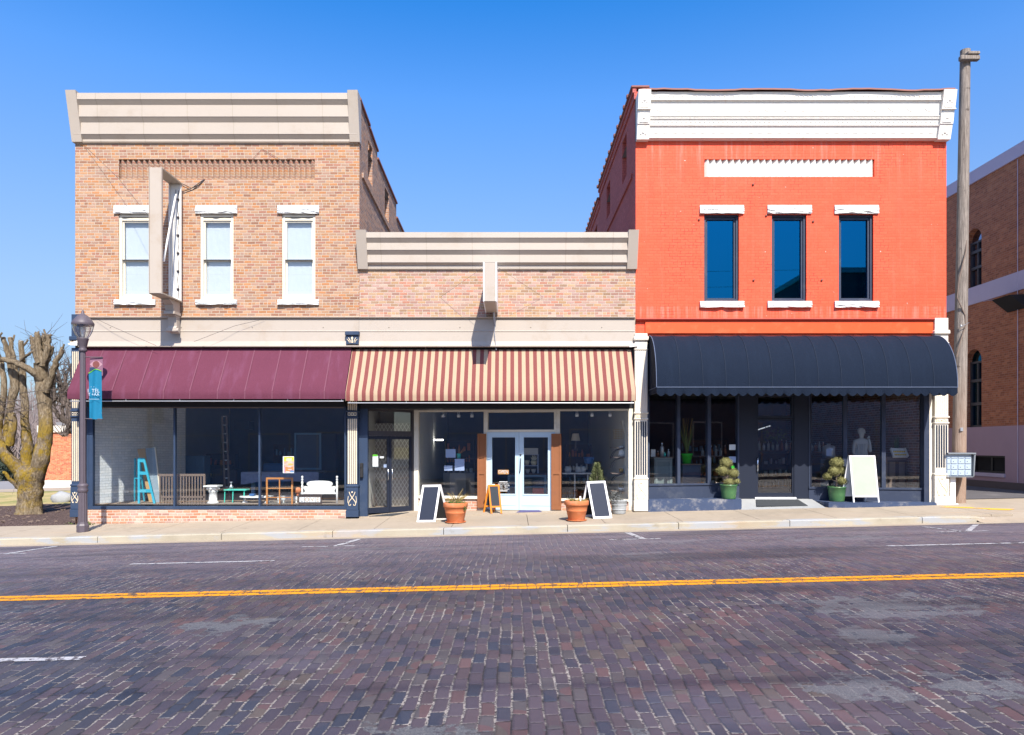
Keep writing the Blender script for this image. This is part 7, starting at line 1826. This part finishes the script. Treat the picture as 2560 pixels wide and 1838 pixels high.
m.quad((BX0,Y0,0), (BX0+24,Y0,0), (BX0+24,Y0,zst), (BX0,Y0,zst)); m.build('stucco_base', MT['stucco'], bb)
m = M(); m.box(BX0-.04, BX0+.1, Y0-.03, Y1, -.2, zlo); m.build('plinth', MT['stucco_low'], bb)
m = M(); m.box(BX0-.04, BX0+.1, y0b-.02, y1b+.02, hb[1]-.12, hb[1]-.002); sl_ = m.build('sill', MT['stucco_pale'], bb)
w = M(); frame_yz = lambda m, y0, y1, z0, z1, x0, x1, t: [m.box(x0, x1, y0, y0+t, z0, z1), m.box(x0, x1, y1-t, y1, z0, z1), m.box(x0, x1, y0+t, y1-t, z0, z0+t), m.box(x0, x1, y0+t, y1-t, z1-t, z1)]
frame_yz(w, y0b+.002, y1b-.002, hb[1]+.002, hb[0]-.002, BX0+.15, BX0+.25, .06); w.box(BX0+.16, BX0+.24, (y0b+y1b)/2-.04, (y0b+y1b)/2+.04, hb[1]+.07, hb[0]-.07); bw = w.build('basement_window', MT['black_frame'], bb)
M().quad((BX0+.2,y0b,hb[1]), (BX0+.2,y1b,hb[1]), (BX0+.2,y1b,hb[0]), (BX0+.2,y0b,hb[0])).build('pane', MT['void'], bw)
dusk = glass('alley_glass', (.12,.13,.16), .22, (.7,.75,1.0))
for k, (a, b) in enumerate(wl):
    for z0, z1, bars, nm in ((zu0, zu1, (.34, .62), 'up'), (zl0, zl1, (.3, .6), 'lo')):
        m = M(); cy = (a+b)/2; r = (b-a)/2
        frame_yz(m, a+.002, b-.002, z0+.002, z1-r, BX0+.15, BX0+.27, .07)
        for f in bars: zz = z0+(z1-z0)*f; m.box(BX0+.13, BX0+.26, a+.07, b-.07, zz-.05, zz+.05)
        m.box(BX0+.15, BX0+.27, cy-.03, cy+.03, z0+.07, z1-r-.07)
        wd = m.build('arched_window', MT['dark_frame'], bb)
        g = M(); pts = arch_pts(a, b, z0, z1); g.add([(BX0+.22, y, z) for y, z in pts], [tuple(range(len(pts)))]); g.build('pane', dusk if nm == 'up' else MT['sky_glass'], wd)
        bk_ = M(); bk_.quad((BX0+.5,a,z0), (BX0+.5,b,z0), (BX0+.5,b,z1), (BX0+.5,a,z1)); bk_.build('backing', MT['void'], wd)  # black sheet in place of the dark interior
M().quad((BX0,Y0,ZT-.3), (BX0+24,Y0,ZT-.3), (BX0+24,Y1,ZT-.3), (BX0,Y1,ZT-.3)).build('roof', MT['roof_grey'], bb)
yl = wy(2252); zl = wz(2252, 688)
m = M(); m.prism([(BX0-.02, wz(2260,656)), (BX0-.55, wz(2260,656)-.02), (BX0-.02, zl)], 'y', wy(2275), wy(2233)); tag(m.build('wall_lamp', MT['rubber_black']), 'black wedge shaped wall lamp on the brown brick alley wall', 'wall lamp')
m = M(); yd = wy(2256); m.tube([(BX0-.03,yd,zlo), (BX0-.03,yd,zc0-.05)], .012, 5); m.tube([(BX0-.03,wy(2180),wz(2180,668)), (BX0-.03,yd,wz(2256,655))], .008, 4); m.build('conduit', MT['stucco_pale'], bb)
m = M(); cyy = wy(2140); m.cbox(BX0-.28, BX0-.03, cyy-.1, cyy+.1, wz(2140,420)-.06, wz(2140,420)+.08, .02); tag(m.build('security_camera', MT['rubber_black']), 'small dark camera high on the brown brick alley wall', 'camera')

# ---------------------------------------------------------------- across the street, mirrored in the glass
MT['cool_stone'] = plain('cool_stone', (.36,.43,.52), .9, .15)  # unseen row's blue-grey, chosen to cool the window reflections
for nm, lab, x0, x1, h, mt in (('opposite_shop_row', 'long low grey shop row across the street, mirrored in the shop windows', -30, 18.3, 5.2, 'cool_stone'), ('opposite_tall_building', 'tall dark building across the street, mirrored in the right upstairs window', 18.5, 31, 12.5, 'stucco_low')):
    t = thing(nm, lab, 'building', ((x0+x1)/2, -24, gz((x0+x1)/2)))
    m = M(); m.box(x0, x1, -33, -24, -1, h); m.build('wall', MT[mt], t)
    m = M(); m.box(x0-.1, x1+.1, -33.1, -23.85, h, h+.3); m.build('cornice', MT['stone_pale'], t)
    x = x0+1.2; 
    while x < x1-3:
        f = M(); zz = gz(x); frame(f, x, x+2.6, zz+.5, zz+3.0, -24.06, -23.98, .1); wf = f.build('shop_window', MT['cream'], t)
        M().quad((x+.1,-24.02,zz+.6), (x+2.5,-24.02,zz+.6), (x+2.5,-24.02,zz+2.9), (x+.1,-24.02,zz+2.9)).build('pane', MT['void'], wf); x += 4.2

# ---------------------------------------------------------------- pollarded tree on the left
def limb(m, pts, n=9, wob=0.0, rg=None):
    P = [at(u, v, y) for u, v, y, r in pts]; Rr = [r*(DIST+y)/FQ for u, v, y, r in pts]
    # resample smoothly
    Q, S_ = [], []
    for i in range(len(P)-1):
        p0, p1, p2, p3 = P[max(i-1,0)], P[i], P[i+1], P[min(i+2,len(P)-1)]
        for k in range(4):
            f = k/4; q = .5*((2*p1)+(p2-p0)*f+(2*p0-5*p1+4*p2-p3)*f*f+(3*p1-p0-3*p2+p3)*f**3)
            if rg: q += Vector((rg.uniform(-wob,wob), rg.uniform(-wob,wob), rg.uniform(-wob,wob)))
            Q.append(q); S_.append((Rr[i]+(Rr[i+1]-Rr[i])*f)*(1+(rg.uniform(-.04,.04) if rg else 0)))
    Q.append(P[-1]); S_.append(Rr[-1])
    if not rg: m.tube(Q, S_, n); return Q
    # ridged, knotted skin with a pale cut end
    up = None; vv = []; nn = max(n, 12); ph = rg.uniform(0, 6)
    for i, p in enumerate(Q):
        t = (Q[min(i+1,len(Q)-1)]-Q[max(i-1,0)]).normalized()
        if up is None: up = Vector((0,1,0)) if abs(t.y) < .8 else Vector((1,0,0))
        x = up.cross(t).normalized(); up = t.cross(x).normalized()
        knot = 1.0
        for a in range(nn):
            th = 2*math.pi*a/nn; k = 1+.055*math.sin(3*th+ph+i*.12)+.035*math.sin(5*th-i*.16+ph)+rg.uniform(-.025,.025)
            vv.append(p+(x*math.cos(th)+up*math.sin(th))*S_[i]*k)
    L = len(Q); m.add(vv, [(i*nn+a, i*nn+(a+1) % nn, (i+1)*nn+(a+1) % nn, (i+1)*nn+a) for i in range(L-1) for a in range(nn)], True)
    m.add(vv[-nn:], [tuple(range(nn))]); return Q
TY = 3.2
tree = thing('pollarded_tree', 'big pollarded tree with mossy trunk and cut off limbs at the left edge', 'tree', (FX(64,TY), TY, gz(-15)))
rg = random.Random(21)
m = M()
limb(m, [(63,1158,TY,33),(64,1140,TY,26),(66,1110,TY,23),(68,1080,TY,24),(68,1050,TY,29),(67,1030,TY,24)], 18, .012, rg)
for dx in (-30, -12, 10, 30): limb(m, [(64+dx*.55,1125,TY-.12,8),(64+dx*.85,1148,TY-.15,8),(64+dx*1.15,1160,TY-.2,5)], 7)
m.build('trunk', MT['bark'], tree)
limbs = [
 ([(78,1066,TY,17),(92,1020,TY-.1,17),(99,980,TY-.1,15),(103,940,TY-.1,14),(100,900,TY,14),(94,860,TY,14.5),(91,830,TY,14),(90,805,TY,14)], 'right'),
 ([(60,1060,TY,12.5),(58,1020,TY+.1,11.7),(60,985,TY+.1,11.7),(56,950,TY+.1,8.6),(54,900,TY+.1,7.8),(51,850,TY+.1,7.0),(49,800,TY+.1,5.9),(47,756,TY+.1,5.1)], 'mid'),
 ([(56,1060,TY,14.0),(30,1030,TY-.2,13.3),(8,1000,TY-.3,12.5),(-8,960,TY-.3,10.9),(-14,900,TY-.3,9.4),(-18,850,TY-.3,8.6)], 'left'),
 ([(10,1004,TY-.2,9.4),(16,960,TY-.1,8.6),(20,920,TY-.1,7.0),(27,880,TY,7.8),(30,850,TY,7.0),(24,810,TY,6.2),(14,775,TY,5.1),(8,748,TY,4.3)], 'l2'),
 ([(30,880,TY,7.0),(36,850,TY,6.2),(34,820,TY,5.9),(27,780,TY,4.7),(22,748,TY,4.3)], 'l3'),
 ([(-6,950,TY-.2,8.6),(2,910,TY-.2,7.0),(8,870,TY-.2,6.2),(4,820,TY-.2,5.5),(-6,775,TY-.2,4.7),(-10,745,TY-.2,3.9)], 'l4'),
 ([(20,985,TY-.4,9),(28,950,TY-.4,8),(26,915,TY-.4,7)], 'stub'),
 ([(92,842,TY-.1,8),(72,824,TY-.3,7.5),(48,810,TY-.4,7),(22,800,TY-.4,6),(-2,796,TY-.4,5)], 'cross'),
 ([(102,870,TY-.1,7),(112,840,TY-.15,6.5),(120,812,TY-.2,6),(131,790,TY-.2,5),(138,778,TY-.2,4.5)], 'right2'),
 ([(90,810,TY,8),(80,785,TY,6.5),(74,765,TY,5.5),(70,748,TY,5)], 'h1'), ([(91,806,TY-.1,9),(86,775,TY-.1,7),(84,752,TY-.1,6),(83,738,TY-.1,5)], 'h2'),
 ([(92,806,TY+.1,8),(95,775,TY+.1,6.5),(97,752,TY+.1,5.5),(98,742,TY+.1,5)], 'h3'), ([(94,812,TY-.1,7.5),(104,780,TY-.1,6.5),(107,757,TY-.1,5.5),(108,744,TY-.1,5)], 'h4'),
 ([(97,815,TY,6),(110,790,TY,5),(116,768,TY,4.5)], 'h5'),
 ([(6,1046,TY-.5,3),(20,1058,TY-.4,4),(40,1080,TY-.2,6)], 'low'),
 ([(46,800,TY,3.5),(58,788,TY-.1,3),(70,780,TY-.1,2.5)], 'x1'),
]
ends = []
for pts, nm in limbs:
    m = M(); q = limb(m, pts, 9, .02, rg); m.build('limb', MT['bark'], tree); ends.append(q)

    e = q[-1]; tdir = (q[-1]-q[-3]).normalized(); re = pts[-1][3]*(DIST+TY)/FQ
    k = M(); k.tube([e-tdir*.01, e+tdir*.012], [re*.86, re*.80], 9); k.build('cut_end', MT['cream'] if rg.random() < .25 else MT['weathered_wood'], tree)
    if nm[0] in 'hlmr' and nm != 'left':
        k = M()
        for _ in range(2):
            a = rg.uniform(0,6.28); b0 = e-tdir*rg.uniform(.05,.35); dv = Vector((math.cos(a)*.6, math.sin(a)*.4, rg.uniform(.5,1.1))).normalized(); l_ = rg.uniform(.12,.38); k.tube([b0, b0+dv*l_*.6, b0+dv*l_+Vector((0,0,.04))], [.04,.032,.026], 7)
        k.build('stub', MT['bark'], tree)
m = M()
for q in ends:
    for _ in range(6):
        p = q[rg.randrange(len(q)//2, len(q))]; d = Vector((rg.gauss(0,1), rg.gauss(0,.6), rg.gauss(.35,.8))).normalized(); l = rg.uniform(.25,.9); c = p+d*l*.5+Vector((rg.uniform(-.08,.08),0,rg.uniform(-.05,.1)))
        m.tube([p, c, p+d*l+Vector((0,0,rg.uniform(-.1,.15)))], [.008,.006,.003], 4, False)
for _ in range(14):
    u = rg.uniform(-10,60); v = rg.uniform(880,930); p = at(u,v,TY-.4); m.tube([p, p+Vector((rg.uniform(-.5,.5),-.1,rg.uniform(-.25,.25))), p+Vector((rg.uniform(-1,1),-.1,rg.uniform(-.3,.4)))], [.018,.013,.006], 4, False)
m.build('twigs', MT['bark_grey'], tree)
# second pollard, mostly hidden by the corner of the building
SY = 13
tree2 = thing('bare_tree', 'smaller bare pollarded tree behind the corner of the tan brick building', 'tree', (FX(196,SY), SY, gz(-19)))
rg = random.Random(33)
m = M(); limb(m, [(196,1085,SY,16),(194,1030,SY,13),(188,985,SY,12),(178,962,SY,10)], 10, .02, rg); m.build('trunk', MT['bark_grey'], tree2)
qs = []
for pts in ([(178,965,SY,10),(164,948,SY,8),(146,935,SY,6.5),(124,915,SY-.3,5),(112,890,SY-.3,4),(108,850,SY-.3,3)], [(170,952,SY,8),(150,900,SY,6),(128,886,SY,5),(112,880,SY,4)], [(160,940,SY,6),(152,900,SY,5),(146,865,SY,4),(142,828,SY,3.5)], [(182,970,SY,9),(172,900,SY,7),(166,850,SY,5),(158,812,SY,4)], [(148,900,SY,5),(134,860,SY,4),(130,830,SY,3),(128,806,SY,2.5)], [(152,905,SY,4),(160,880,SY,4),(158,840,SY,3)], [(164,950,SY,6),(150,958,SY-.4,5),(136,965,SY-.6,3.5)], [(118,905,SY,4),(120,860,SY,3.5),(118,822,SY,3)], [(140,925,SY,4),(136,890,SY,3),(139,850,SY,2.5)]):
    m = M(); qs.append(limb(m, pts, 7, .04, rg)); m.build('limb', MT['bark_grey'], tree2)
m = M()
for q in qs:
    for _ in range(26):
        p = q[rg.randrange(len(q)//3, len(q))]; d = Vector((rg.gauss(0,.6), rg.gauss(0,.5), rg.gauss(.7,.6))).normalized(); l = rg.uniform(.4,1.5)
        m.tube([p, p+d*l*.5+Vector((rg.uniform(-.1,.1),0,.05)), p+d*l+Vector((0,0,.15))], [.022,.014,.006], 4, False)
m.build('twigs', MT['bark_grey'], tree2)
# far wood, one mass of bare stems
rg = random.Random(44); m = M()
for i in range(520):
    y = rg.uniform(52, 95); x = FX(rg.uniform(-60, 190), y); h = rg.uniform(6, 11)*(y/70); z0 = gz(x)-.3; lean = rg.uniform(-.12,.12)
    top = Vector((x+lean*h, y, z0+h)); b = Vector((x, y, z0)); m.tube([b, b.lerp(top,.5)+Vector((rg.uniform(-.2,.2),0,0)), top], [.13,.09,.02], 4, False)
    for k in range(7):
        f = rg.uniform(.25,.95); p = b.lerp(top, f); l = rg.uniform(.8,2.6)*(1.15-f); a = rg.choice((-1,1)); m.tube([p, p+Vector((a*l*.5,0,l*.6)), p+Vector((a*l*.7,0,l*1.2))], [.05,.035,.012], 3, False)
o = m.build('far_wood', MT['twig_haze']); o['kind'] = 'stuff'; o['label'] = 'distant leafless wood behind the lot on the left'; o['category'] = 'wood'
# orange brick building far left
OY = 22
ob = thing('far_brick_building', 'flat roofed orange brick building with a pale top band behind the pollarded tree', 'building', (FX(130,OY), OY, gz(-20)))
xa, xb = FX(88,OY), FX(190,OY)
m = M(); m.box(xa, xb, OY, OY+14, FZ(1064,OY), FZ(958,OY)); m.build('wall', MT['orange_brick'], ob)
m = M(); m.box(xa-.1, xb, OY-.1, OY+14, FZ(958,OY)+.002, FZ(943,OY)); m.build('cornice_band', MT['stone_pale'], ob)
m = M(); m.box(xa-.05, xb, OY-.08, OY+14, -1.2, FZ(1064,OY)-.002); m.build('foundation', MT['stone_pale'], ob)
m = M(); m.box(xa+.3, xb, OY+1, OY+13, FZ(943,OY)+.002, FZ(934,OY)); m.build('roof', MT['roof_grey'], ob)
rg = random.Random(50); EY = 36
ev = thing('evergreen_bush', 'dark evergreen shrubs at the far left beyond the street', 'shrub', (FX(15,EY), EY, gz(-30)))
m = M(); m.tube([(FX(15,EY),EY,-1.2),(FX(15,EY),EY,.6)], .15, 6); m.build('stem', MT['bark_grey'], ev)
m = M()
for u, v, r in ((-20,1030,1.2),(2,1035,1.0),(18,1040,.9),(30,1046,.7),(-40,1020,1.5)):
    m.leaves(at(u, v, EY), r, 700, .22, rg, (1,1,.9), .25)
m.build('foliage', MT['evergreen'], ev)
m = M(); rgk = random.Random(3); m.ball(at(138,1105,9.0), .36, 2, .16, (1.1,.8,.85), rgk); tag(m.build('boulder', MT['rock']), 'pale grey boulder at the edge of the mulch bed', 'boulder')
m = M(); rgk = random.Random(4)
for u, v in ((190,1163),(160,1163)): m.leaves(at(u, v, -.12 if u > 170 else .12), .12, 90, .06, rgk, (2.4,.6,.5), .1)
o = m.build('weeds', MT['leaf_green']); o['kind'] = 'stuff'; o['label'] = 'low green weeds at the foot of the lamp'; o['category'] = 'weeds'
m = M()
for i in range(420):
    x = rgk.uniform(-24,-11.9); y = rgk.uniform(.1,7.0); p = Vector((x,y,gz(x)+.06+rgk.uniform(0,.03))); a = rgk.uniform(0,6.28); l = rgk.uniform(.04,.12); m.bar(p, p+Vector((math.cos(a)*l, math.sin(a)*l, rgk.uniform(-.01,.03))), .03, .012)
o = m.build('bark_chips', MT['weathered_wood']); o['kind'] = 'stuff'; o['label'] = 'loose bark chips over the mulch bed'; o['category'] = 'mulch'

t = thing('power_lines', 'slack power lines above the far pavement, mirrored in the right upstairs windows', 'power lines', (0, -21, 8))
for k, (z, y) in enumerate(((9.2,-21.2),(9.7,-21.6),(10.0,-21.0),(11.4,-21.9),(12.2,-21.4))):
    m = M(); m.tube([(-60+6*i, y, z-.9+.012*((i-10)**2)*.9+.05*i) for i in range(21)], .009, 4); m.build('cable', MT['rubber_black'], t)
